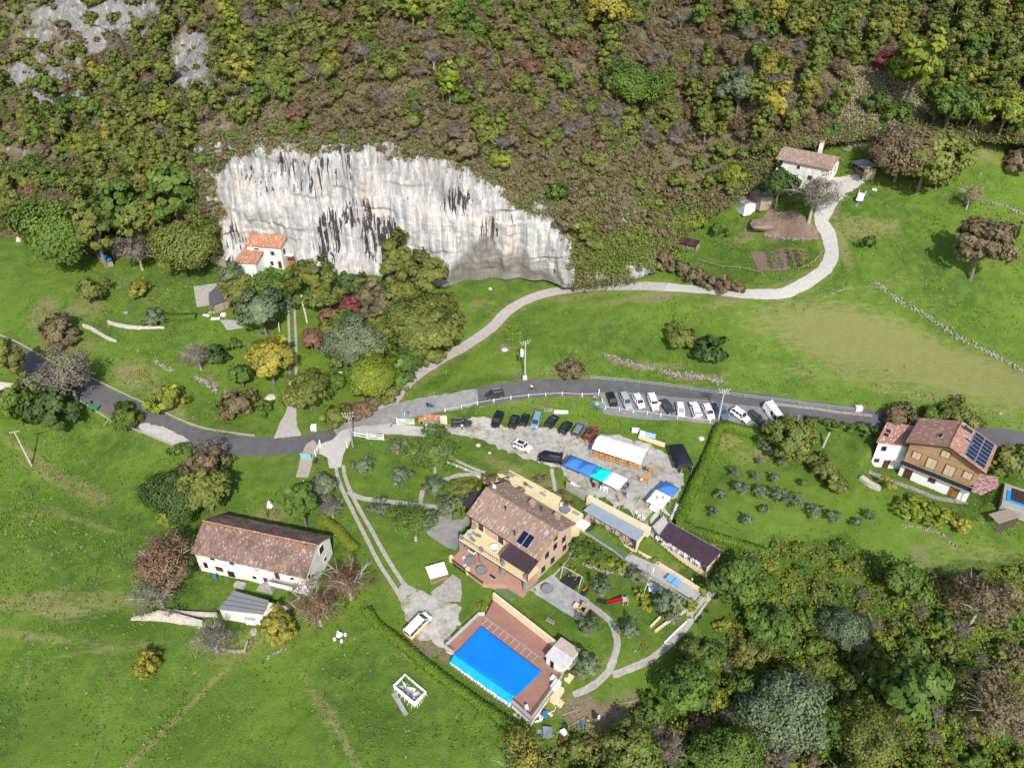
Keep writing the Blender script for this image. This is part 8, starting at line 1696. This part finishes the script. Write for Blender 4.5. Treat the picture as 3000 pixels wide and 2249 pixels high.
for k in range(4): a_=k*1.57+.5; q=g+Vector((math.cos(a_)*.95,math.sin(a_)*.95,0)); o=MB().cyl(0,0,-.1,.42,.24,n=10).build('stool',M_white); o.location=q; tag(o,'round white stool at the small table in the lower left meadow','stool','white stools in the lower left meadow')
for p,z,rz_,l in((c8(620,110),-5,R(100),'white chair at the left edge of the red patio'),(c8(625,175),-5,R(200),'white chair in front of the upper left patio table'),(c8(1160,1410),-7,R(20),'white chair alone on the pool terrace'),(c9(1083,245),-3.3,R(120),'white chair at the left end of the veranda floor'),(c9(1140,200),-3.3,R(60),'white chair behind the round table left of the brown veranda'),(c9(1165,180),-3.3,R(10),'second white chair behind the round table left of the brown veranda'),(c9(1130,240),-3.3,R(140),'white chair in front of the round table left of the brown veranda'),(c9(1185,330),-3.3,R(170),'white chair in front of the round white table on the veranda'),(c9(1250,350),-3.3,R(190),'white chair under the left edge of the brown roof'),(c6(1520,1345),-1.6,R(200),'white chair right of the table on the yellow walkway'),(c6(1462,1290),-1.6,R(30),'white chair behind the table on the yellow walkway')): chair(zpt(p,z),rz_,l)
for p in((1110,800),(1120,860),(1155,880),(1225,860)): chair(tuple(G(*c9(*p))),random.uniform(0,6),'white plastic chair around the grey table beside the bocce court','white chairs beside the bocce court')
for k,p in enumerate(((627,1195),(655,1222),(690,1240))): chair(tuple(G(*c7(*p))),R(150+k*8),'white plastic chair in the row along the retaining wall','white chairs in a row on the car park edge')
for k in range(7): chair(tuple(G(*c7(985-k*9,1135+k*19))),R(70+k*9),'white plastic chair in the line beside the clipped hedge','white chairs along the hedge')
for k in range(12): q=V2.w(.8+k*.75,.8+(k%2)*.7,-3.3); chair(tuple(q),R(150+37*k),'white plastic chair under the brown roofed veranda','white chairs under the brown roofed veranda')
for k,(s,t) in enumerate(((.15,.2),(.4,.5),(.62,.6))): 
    q=V2.w(2.2+k*2.6,.9,-3.3); o=thing('veranda_table','white rectangular table under the brown roofed veranda','table',tuple(q),V2.a,'white tables under the brown veranda'); MB().box(-.9,-.4,.7,.9,.4,.75).build('tabletop',M_plast,o)
    for x in(-.8,.8):
        for y in(-.33,.33): MB().bar((x,y,0),(x,y,.7),.05).build('leg',M_plast,o)
for k in range(5):
    q=V1.w(1.8+k*2.1,.9,-4.1); o=thing('stored_bicycle','dark bicycle leaning under the grey veranda','bicycle',tuple(q),V1.a+R(20*k),'dark bicycles under the grey veranda')
    for x in(-.5,.5): MB().tube([(x+.33*math.cos(a),0,.34+.33*math.sin(a)) for a in np.linspace(0,6.28,13)],.03,4).build('wheel',M_tyre,o)
    fr=MB().bar((-.5,0,.34),(-.1,0,.85),.04); fr.bar((-.1,0,.85),(.35,0,.85),.04); fr.bar((.35,0,.85),(.5,0,.34),.04); fr.bar((.35,0,.85),(0,0,.3),.04); fr.bar((0,0,.3),(-.5,0,.34),.04); fr.bar((.35,-.25,1.),(.35,.25,1.),.04); fr.build('frame',M_dark,o)
# loungers on the yellow terrace
for k,(x,y) in enumerate(((2.2,-1.6),(3.2,-2.1),(3.3,-.8))):
    q=MHF.w(x,y,-2); o=thing('sun_lounger','grey sun lounger at the left end of the yellow terrace','sun lounger',tuple(q),MHF.a+R(60+k*22),'grey sun loungers on the yellow terrace'); MB().box(-.3,-.9,.3,.3,.3,.36).build('seat',M_steel,o); MB().hexa([(-.3,.3,.3),(.3,.3,.3),(.3,.34,.36),(-.3,.34,.36)],[(-.3,.9,.65),(.3,.9,.65),(.3,.92,.7),(-.3,.92,.7)]).build('backrest',M_steel,o)
    for a_ in(-.25,.25): MB().bar((a_,-.8,0),(a_,-.8,.3),.04).build('leg',M_alu,o)
q=zpt(c8(690,60),-5); o=thing('table_football','green and white games table on the red patio','games table',tuple(q),MHF.a); MB().box(-.75,-.4,.55,.75,.4,.85).build('cabinet',M_plast,o); MB().box(-.65,-.3,.85,.65,.3,.87).build('pitch',mat('dark_green_felt',(.03,.11,.07)),o)
for x in(-.65,.65):
    for y in(-.32,.32): MB().bar((x,y,0),(x,y,.55),.07).build('leg',M_plast,o)
# beer tables
M_or=mat('orange_varnished_wood',(.66,.27,.03),(.56,.21,.022),rough=.45,scale=2,stretch=(1,6,1))
def beer(loc,rz,label,L_=2.2,group=None,bench=True):
    o=thing('beer_table',label,'table set',loc,rz,group); MB().box(-L_/2,-.3,.74,L_/2,.3,.79).build('tabletop',M_or,o)
    for s in((-.62,.62) if bench else ()): MB().box(-L_/2,s-.13,.43,L_/2,s+.13,.47).build('bench',M_or,o)
    for x in(-L_/2+.3,L_/2-.3):
        MB().bar((x,-.25,0),(x,.25,.74),.05).build('leg',M_dark,o)
        for s in(-.62,.62): MB().bar((x,s,0),(x,s,.43),.05).build('leg',M_dark,o)
beer(tuple(G(*c7(742,830))),R(-22),'orange beer table with benches right of the marquee, upper one'); beer(tuple(G(*c7(695,905))),R(-18),'orange beer table with benches right of the marquee, lower one')
F=Fr(c7(245,630),c7(670,765),2.1)
for k in range(4):
    for y in(1.,3.3): q=F.w(1.4+k*2.5,y,0); q.z=float(hz(q.x,q.y)); beer(tuple(q),F.a,'orange beer table with benches under the white marquee',group='beer tables under the marquee')
for p,l,s in((c7(175,870),'white folding table under the long blue canopy',1.7),(c7(350,990),'cluttered low table with boxes under the turquoise canopy',1.6)):
    g=G(*p); o=thing('folding_table',l,'table',tuple(g),R(-20)); MB().box(-s/2,-.4,.68,s/2,.4,.73).build('tabletop',M_plast,o); r=random.Random(int(s*10))
    for x in(-s/2+.1,s/2-.1):
        for y in(-.33,.33): MB().bar((x,y,0),(x,y,.68),.04).build('leg',M_plast,o)
for k in range(6):
    g=G(*c7(325+k*14,985+k*6)); put(MB().hexa([(-.2,-.15,0),(.2,-.15,0),(.2,.15,0),(-.2,.15,0)],[(-.2,-.15,.3),(.2,-.15,.3),(.2,.15,.3),(-.2,.15,.3)]),'carton',mat('cardboard',(.46,.30,.18)) if k%2 else M_plast,c7(325+k*14,985+k*6),'small box on the ground below the turquoise canopy','box',R(k*30),group='boxes below the turquoise canopy')
for p,l in((c7(240,915),'black loudspeaker box under the edge of the turquoise canopy'),(c7(262,955),'round black tub below the turquoise canopy'),(c7(1000,830),'black loudspeaker in front of the black canopy, left'),(c7(975,795),'black loudspeaker under the black canopy edge')): put(MB().cyl(0,0,0,.7,.35,n=12),'black_tub',M_dark,p,l,'tub')
put(MB().hexa([(-.8,-.6,0),(.8,-.6,0),(.8,.6,0),(-.8,.6,0)],[(-.75,-.55,.8),(.75,-.55,.8),(.75,.55,.9),(-.75,.55,.9)]),'white_freezer',M_plast,c7(785,1150),'white chest box in front of the white printed canopy','box',R(-35)); put(MB().box(-1.2,-.5,0,1.2,.5,.06),'groundsheet',M_plast,c7(110,940),'pale groundsheet beside the long blue canopy','sheet',R(-28))
a=G(*c7(595,1170)); b=G(*c7(672,1068)); o=MB().bar((0,0,.1),tuple(b-a+Vector((0,0,.6))),.07).build('long_pole',M_pg); o.location=a; tag(o,'long pale green pole lying on the car park','pole')
F=Fr(c7(770,1290),c7(900,1270),-.4); P=[at(*c7(*p),z) for p,z in(((770,1300),-.6),((870,1205),.5),((912,1285),-.2),((830,1380),-1.2))]; c=P[0].copy(); MB().slab([tuple(p-c) for p in P],.15).build('ramp_slab',M_conc); o=bpy.context.scene.objects['ramp_slab']; o.location=c; o.name='concrete_ramp'; tag(o,'pale concrete ramp between the car park and the brown veranda','ramp')
# ---------------------------------------------------------------- playground
M_mat=mat('black_rubber_mat',(.022,.022,.025),(.015,.015,.017)); M_pale=mat('pale_timber',(.50,.47,.40),(.38,.35,.29))
sheet('swing_mat',px2w([c9(255,640),c9(400,690),c9(300,845),c9(140,745)]),M_mat,.08,.6); sheet('spring_toy_mat',px2w([c9(430,800),c9(475,830),c9(405,910),c9(358,885)]),M_mat,.08,.6); sheet('slide_mat',px2w([c9(555,930),c9(655,945),c9(650,1003),c9(540,975)]),M_mat,.08,.6)
l1,l2,l3,l4=G(*c9(150,712)),G(*c9(215,655)),G(*c9(350,825)),G(*c9(415,770)); l1=G(*c9(150,712)); l3=G(*c9(350,825)); dd=(l3-l1).normalized(); nn_=Vector((-dd.y,dd.x,0)); o=thing('swing_set','wooden swing set with two swings over a black mat','swing set',tuple(l1)); L_=(l3-l1).length; X=dd
for s in(0,L_):
    b=X*s; t=b+nn_*1.0+Vector((0,0,2.3)); MB().bar(tuple(b-Vector((0,0,.2))),tuple(t),.12).build('leg',M_pale,o); MB().bar(tuple(b+nn_*2.0-Vector((0,0,.2))),tuple(t),.12).build('leg',M_pale,o)
MB().bar(tuple(nn_*1.0+Vector((0,0,2.3))-X*.2),tuple(X*(L_+.2)+nn_*1.0+Vector((0,0,2.3))),.13).build('top_beam',M_pale,o)
for s in(.33,.67):
    q=X*L_*s+nn_*1.0; sw=MB().box(q.x-.2,q.y-.1,.5,q.x+.2,q.y+.1,.55).build('swing_seat',M_steel,o); mb=MB(); mb.bar((q.x-.18,q.y,.55),(q.x-.18,q.y,2.25),.025); mb.bar((q.x+.18,q.y,.55),(q.x+.18,q.y,2.25),.025); mb.build('chains',M_steel,sw)
a=G(*c9(660,985)); b=G(*c9(850,985)); d=b-a; o=thing('garden_slide','red plastic slide with a small wooden ladder tower','slide',tuple(a),math.atan2(d.y,d.x)); L_=d.xy.length*.84; M_rs=mat('red_plastic',(.48,.012,.03),rough=.35)
MB().hexa([(0,-.28,.1),(L_,-.28,1.15),(L_,.28,1.15),(0,.28,.1)],[(0,-.28,.16),(L_,-.28,1.21),(L_,.28,1.21),(0,.28,.16)]).build('chute',M_rs,o)
for s in(-.3,.3): MB().bar((0,s,.22),(L_,s,1.28),.06,.18).build('chute_side',M_rs,o)
for x in(L_+.05,L_+.9):
    for y in(-.45,.45): MB().bar((x,y,0),(x,y,1.5),.1).build('post',M_pale,o)
for z in(.3,.6,.9,1.2,1.45): MB().bar((L_+.9,-.45,z),(L_+.9,.45,z),.08).build('rung',M_pale,o)
MB().box(L_,-.5,1.12,L_+.95,.5,1.17).build('platform',M_pale,o)
g=G(*c9(415,850)); o=thing('spring_rider','orange spring rider toy on a small black mat','spring toy',tuple(g),R(40)); MB().tube([(.12*math.cos(a),.12*math.sin(a),a*.02) for a in np.linspace(0,20,40)],.025,5).build('spring',M_dark,o); M_ro=mat('orange_plastic',(.72,.18,.02),rough=.4); MB().hexa([(-.4,-.1,.38),(.35,-.1,.38),(.35,.1,.38),(-.4,.1,.38)],[(-.5,-.1,.6),(.2,-.1,.6),(.2,.1,.6),(-.5,.1,.6)]).build('body',M_ro,o); MB().hexa([(.15,-.08,.55),(.45,-.08,.5),(.45,.08,.5),(.15,.08,.55)],[(.3,-.07,.95),(.5,-.07,.85),(.5,.07,.85),(.3,.07,.95)]).build('head',M_ro,o); MB().bar((.2,-.25,.8),(.2,.25,.8),.05).build('handle',M_dark,o)
g=G(*c9(370,1060)); o=thing('brick_barbecue','brick and cream masonry barbecue at the end of the grey court','barbecue',tuple(g),R(-38)); MB().box(-1.3,-.5,0,.0,.5,.95).build('worktop',M_cream,o); MB().box(.05,-.6,0,1.3,.6,.9).build('hearth',M_brick,o); MB().box(.05,.35,.9,1.3,.6,1.9).build('back',M_brick,o); MB().box(.05,-.6,.9,.2,.35,1.6).build('side_wall',M_brick,o); MB().box(1.15,-.6,.9,1.3,.35,1.6).build('side_wall',M_brick,o); MB().box(.22,-.5,.9,1.13,.33,.93).build('fire_bed',M_hole,o)
for p,rz_,l in((c9(40,1195),R(-35),'wooden garden bench on the lawn above the pool wall'),): 
    g=G(*p); o=thing('garden_bench',l,'bench',tuple(g),rz_)
    for k in range(3): MB().box(-.8,-.22+k*.15,.43,.8,-.1+k*.15,.47).build('seat_slat',M_wood,o)
    for k in range(2): MB().box(-.8,.25,.6+k*.16,.8,.29,.7+k*.16).build('back_slat',M_wood,o)
    for x in(-.7,.7): MB().box(x-.04,-.22,0,x+.04,.28,.45).build('leg',M_wood,o); MB().bar((x,.22,.4),(x,.3,.9),.06).build('back_post',M_wood,o)
pc_=[at(*c9(*p),-3.35) for p in((1280,710),(1430,810),(1490,750),(1325,655))]; c=sum((p for p in pc_),Vector())/4; d=pc_[1]-pc_[0]; o=thing('ping_pong_table','light blue ping-pong table on the grey bocce court','ping-pong table',(c.x,c.y,-4.25),math.atan2(d.y,d.x)); M_pp=mat('light_blue_board',(.18,.42,.68),(.16,.38,.62),rough=.4,vary=.03)
for s in(-1,1): MB().box(s*.68-.66,-.76,.82,s*.68+.66,.76,.88).build('half_top',M_pp,o); MB().bar((s*.9,-.6,0),(s*.9,.6,.82),.06).build('leg',MATS['blue_plastic'],o); MB().bar((s*.9,.6,0),(s*.9,-.6,.82),.06).build('leg',MATS['blue_plastic'],o)
MB().box(-.015,-.85,.88,.015,.85,1.03).build('net',MATS['blue_plastic'],o)
for k,p in enumerate(((1800,778),(1905,808),(1722,1062),(1652,1130),(1618,1175),(915,378))):
    g=G(*c9(*p)) if k<5 else at(*c9(*p),-4.1); o=MB().tube([(.33*math.cos(a),.33*math.sin(a),.12) for a in np.linspace(0,6.28,15)],.13,6).build('tyre',M_tyre); o.location=g; tag(o,['old tyre on the ramp at the corner of the brown veranda','old tyre on the thicket side of the boundary path end','old tyre with plants halfway down the boundary path','old tyre beside the boundary path, upper of two touching','old tyre beside the boundary path, lower of two touching','tyre standing under the end of the grey veranda'][k],'tyre')
# pergola frame, white sculpture of garden
for p,q_,l in((c9(1050,930),c9(1150,690),'thin white metal arch beside the bocce court'),): 
    a,b=G(*p),G(*q_); o=MB().tube([(0,0,0),(0,0,2.3),tuple((b-a)+Vector((0,0,2.3))),tuple(b-a)],.05,5).build('metal_arch',M_plast); o.location=a; tag(o,l,'arch')
# agave
def agave(p,r_,label,n=26):
    g=G(*p); mb=MB(); rr2=random.Random(n)
    for k in range(n):
        a=k*2.4; e=.25+.75*(k/n); dx,dy=math.cos(a),math.sin(a); L2=r_*rr2.uniform(.85,1.1); tip=Vector((dx*L2*math.cos(e*1.2),dy*L2*math.cos(e*1.2),L2*math.sin(e*1.2)+.1)); mid=tip*.5+Vector((0,0,.12)); s=Vector((-dy,dx,0))*r_*.085
        mb.poly([tuple(-s*.7),tuple(mid-s),tuple(mid+s),tuple(s*.7)]); mb.poly([tuple(mid-s),tuple(tip),tuple(mid+s)])
    o=mb.build('agave',mat('agave_leaf',(.33,.40,.40),(.26,.33,.33),rough=.6)); o.location=g; tag(o,label,'agave')
agave(c6(1765,435),1.9,'large silvery blue agave on the bank below the road',34); agave(c6(1745,355),1.1,'smaller agave above the large one'); agave(c9(960,1520),.6,'small grey-blue agave on the lower lawn',16); agave(c8(1270,1625),.9,'spiky agave beside the hedge end at the bottom',22); agave(c5(470,1080),1.3,'brown-green palm in the left garden',24)
for p,l in((c9(1575,735),'small white garden lamp above the bocce court wall'),(c6(20,1352),'small white garden lamp at the loose green tree'),(c6(480,905),'white stone marker on the garden path, left'),(c6(555,935),'white stone marker on the garden path, middle'),(c6(632,965),'white stone marker on the garden path, right')): put(MB().cyl(0,0,0,.45,.13,.16,n=8),'garden_marker',M_plast,p,l,'marker')
# ---------------------------------------------------------------- people
def body(pose,skin,top,legs,hair):
    J={'stand':dict(hip=(0,0,.92),chest=(0,0,1.32),neck=(0,0,1.48),head=(0,.02,1.66),lk=(-.11,.02,.5),lf=(-.12,0,.06),rk=(.11,.02,.5),rf=(.12,0,.06),le=(-.26,0,1.15),lh=(-.28,.06,.9),re=(.26,0,1.15),rh=(.28,.06,.9)),
       'walk':dict(hip=(0,0,.90),chest=(0,.03,1.3),neck=(0,.04,1.46),head=(0,.07,1.64),lk=(-.1,.2,.5),lf=(-.11,.3,.07),rk=(.1,-.06,.48),rf=(.11,-.32,.12),le=(-.25,-.12,1.14),lh=(-.26,-.12,.9),re=(.25,.1,1.14),rh=(.26,.25,.95)),
       'sit':dict(hip=(0,0,.5),chest=(0,.03,.9),neck=(0,.05,1.06),head=(0,.09,1.24),lk=(-.12,.42,.52),lf=(-.12,.46,.07),rk=(.12,.42,.52),rf=(.12,.44,.07),le=(-.26,.12,.78),lh=(-.16,.4,.8),re=(.26,.12,.78),rh=(.16,.4,.8)),
       'cycle':dict(hip=(0,-.15,.95),chest=(0,.2,1.25),neck=(0,.32,1.36),head=(0,.42,1.5),lk=(-.1,.18,.75),lf=(-.1,.02,.42),rk=(.1,.15,.62),rf=(.1,.05,.2),le=(-.22,.38,1.1),lh=(-.2,.58,1.0),re=(.22,.38,1.1),rh=(.2,.58,1.0)),
       'climb':dict(hip=(0,0,.95),chest=(0,.04,1.35),neck=(0,.06,1.5),head=(0,.0,1.68),lk=(-.28,.12,.75),lf=(-.22,.1,.35),rk=(.2,.05,.55),rf=(.24,.1,.1),le=(-.3,.1,1.6),lh=(-.3,.2,1.9),re=(.32,.1,1.45),rh=(.38,.2,1.7))}[pose]
    sh=lambda s:(s*.19,J['chest'][1],J['chest'][2]+.1); hp=lambda s:(s*.1,J['hip'][1],J['hip'][2]-.04)
    hd=Vector(J['head']); v=[J['hip'],tuple((Vector(J['hip'])+Vector(J['chest']))/2),J['chest'],J['neck'],tuple(hd),tuple(hd+Vector((0,.0,.11))),hp(-1),J['lk'],J['lf'],tuple(Vector(J['lf'])+Vector((0,.16,-.03))),hp(1),J['rk'],J['rf'],tuple(Vector(J['rf'])+Vector((0,.16,-.03))),sh(-1),J['le'],J['lh'],sh(1),J['re'],J['rh']]
    e=[(0,1),(1,2),(2,3),(3,4),(4,5),(0,6),(6,7),(7,8),(8,9),(0,10),(10,11),(11,12),(12,13),(2,14),(14,15),(15,16),(2,17),(17,18),(18,19)]
    rad=[.15,.14,.16,.06,.10,.08,.105,.07,.05,.04,.105,.07,.05,.04,.08,.05,.035,.08,.05,.035]
    me=bpy.data.meshes.new('person'); me.from_pydata(v,e,[]); o=bpy.data.objects.new('tmp',me); sc.collection.objects.link(o); m=o.modifiers.new('s','SKIN'); 
    for i,r_ in enumerate(rad): me.skin_vertices[0].data[i].radius=(r_,r_*.85)
    me.skin_vertices[0].data[0].use_root=True; s=o.modifiers.new('u','SUBSURF'); s.levels=1; s.render_levels=1
    dg=bpy.context.evaluated_depsgraph_get(); dg.update(); out=bpy.data.meshes.new_from_object(o.evaluated_get(dg)); bpy.data.objects.remove(o)
    for x in(top,legs,skin,hair): out.materials.append(x)
    hz_=J['hip'][2]; hands=[Vector(J['lh']),Vector(J['rh'])]
    for p in out.polygons:
        c=p.center; k=0
        if c.z<hz_-.02 and min((c-h).length for h in hands)>.14: k=1
        if pose=='sit' and (c.y>.12 and c.z<.66 and min((c-h).length for h in hands)>.12): k=1
        if min((c-h).length for h in hands)<.1 or (c-hd).length<.17: k=2
        if (c-hd).length<.2 and (c.z>hd.z+.05 or c.y<hd.y-.03): k=3
        p.material_index=k; p.use_smooth=True
    return out
M_skin=mat('skin',(.46,.27,.19),vary=.05); M_hair=mat('dark_hair',(.03,.02,.015)); M_helm=M_plast
COLS=dict(black=(.015,.015,.018),white=(.72,.72,.72),navy=(.02,.03,.08),blue=(.05,.2,.55),cyan=(.05,.38,.5),yellow=(.55,.42,.1),grey=(.15,.155,.16),red=(.4,.03,.03),beige=(.4,.32,.22),purple=(.12,.08,.2))
cm=lambda c: mat('cloth_'+c,COLS[c],vary=.08)
def person(loc,rz,pose,top,legs,label,group=None,helm=False):
    me=body(pose,M_skin,cm(top),cm(legs),M_helm if helm else M_hair); o=link(bpy.data.objects.new('person',me)); o.location=loc; o.rotation_euler=(0,0,rz); return tag(o,label,'person',group)
def bike(loc,rz,label,m=M_dark):
    o=thing('bicycle',label,'bicycle',loc,rz)
    for y in(-.5,.52): MB().tube([(0,y+.34*math.cos(a),.35+.34*math.sin(a)) for a in np.linspace(0,6.28,15)],.025,4).build('wheel',M_tyre,o)
    f=MB().bar((0,-.5,.35),(0,-.15,.85),.04); f.bar((0,-.15,.85),(0,.4,.85),.04); f.bar((0,.4,.9),(0,.52,.35),.04); f.bar((0,.4,.85),(0,0,.3),.04); f.bar((0,0,.3),(0,-.5,.35),.04); f.bar((0,-.15,.8),(0,0,.3),.04); f.build('frame',m,o); MB().bar((-.22,.5,1.),(.22,.5,1.),.04).build('handlebar',M_dark,o); MB().box(-.08,-.28,.88,.08,.0,.94).build('saddle',M_dark,o)
def gp(p): return tuple(G(*p))
g=gp(c6(1208,275)); bike(g,R(90),'red racing bicycle ridden along the road',mat('cloth_red',(.4,.03,.03))); person(g,R(90),'cycle','white','black','cyclist in white riding along the road',helm=True)
for p,top,l in((E1(1750,195),'black','cyclist in black on the worn road above the entrance wall'),(E1(1792,200),'blue','cyclist in blue riding behind the one in black')): g=gp(p); bike(g,R(100),'dark bicycle under '+l.split(' on ')[0].split(' riding')[0]); person(g,R(100),'cycle',top,'navy',l)
person(gp(E1(1325,138)),R(180),'walk','black','grey','person in black walking down the concrete lane'); person(gp(E1(1440,300)),R(160),'walk','cyan','white','walker in pale turquoise on the road near the right gate'); person(gp(E1(1490,305)),R(160),'walk','purple','grey','walker in purple beside the one in turquoise'); person(gp(E1(1270,445)),R(120),'walk','yellow','navy','person in yellow walking into the entrance'); person(gp(E1(2185,480)),R(0),'stand','white','black','person in white top and black trousers beside the dark estate car'); person(gp(E1(2195,420)),R(0),'stand','cyan','navy','person in turquoise leaning on the dark estate car'); person(gp(E1(1722,470)),R(10),'stand','white','beige','pale figure standing beside the entrance wall')
Zp=lambda X,Y:(1640+X/5.181,1260+Y/5.181)
person(gp(Zp(985,910)),R(200),'stand','grey','black','person in grey beside the plain white canopy'); person(gp(Zp(1030,880)),R(150),'stand','black','navy','person in black right beside the plain white canopy'); person(gp(Zp(893,1085)),R(170),'walk','beige','grey','person in beige walking below the plain white canopy'); person(gp(Zp(988,1020)),R(190),'walk','navy','navy','person in dark blue walking below the plain white canopy')
for p,top,rz_,l in(((1290,625),'black',R(0),'person in black seated at the upper orange table'),((1345,640),'blue',R(0),'person in blue seated at the upper orange table'),((1232,790),'white',R(0),'person in white seated at the lower orange table'),((950,478),'white',R(10),'person in white seated under the marquee edge'),((1120,520),'red',R(10),'person in red seated under the marquee edge'),((1150,500),'white',R(10),'second person in white seated under the marquee edge')): person(gp(Zp(*p)),rz_,'sit',top,'navy',l)
person(gp(Zp(1990,640)),R(200),'stand','black','black','person in black at the corner of the black canopy'); person(gp(Zp(1690,1090)),R(-60),'stand','yellow','navy','person in yellow beside the white printed canopy'); person(gp(Zp(1640,1130)),R(-60),'stand','white','black','person in white beside the white printed canopy'); person(gp(Zp(630,870)),R(0),'stand','black','red','person under the turquoise canopy'); person(gp(Zp(1490,1290)),R(20),'stand','grey','black','person standing right of the white chest box')
person(gp(c7(1150,372)),R(10),'stand','navy','black','person in dark blue at the open tailgate of the white car')
cp=Hh(*c5(2035,235)); person((cp.x,cp.y-.25,cp.z-.9),0,'climb','black','black','climber in black on the white cliff face above the trees')
def C3(X,Y): return (1300+X/5.267,640+Y/5.267)
cp=Hh(*C3(1710,820)); person((cp.x,cp.y-.25,cp.z-.9),0,'climb','black','grey','climber in black low on the right side of the cliff')
put(MB().box(-.5,-.4,0,.5,.4,.5),'white_sack',M_plast,C3(1720,985),'white bag at the cliff foot below the climber','bag')
grassy()
make_ground()
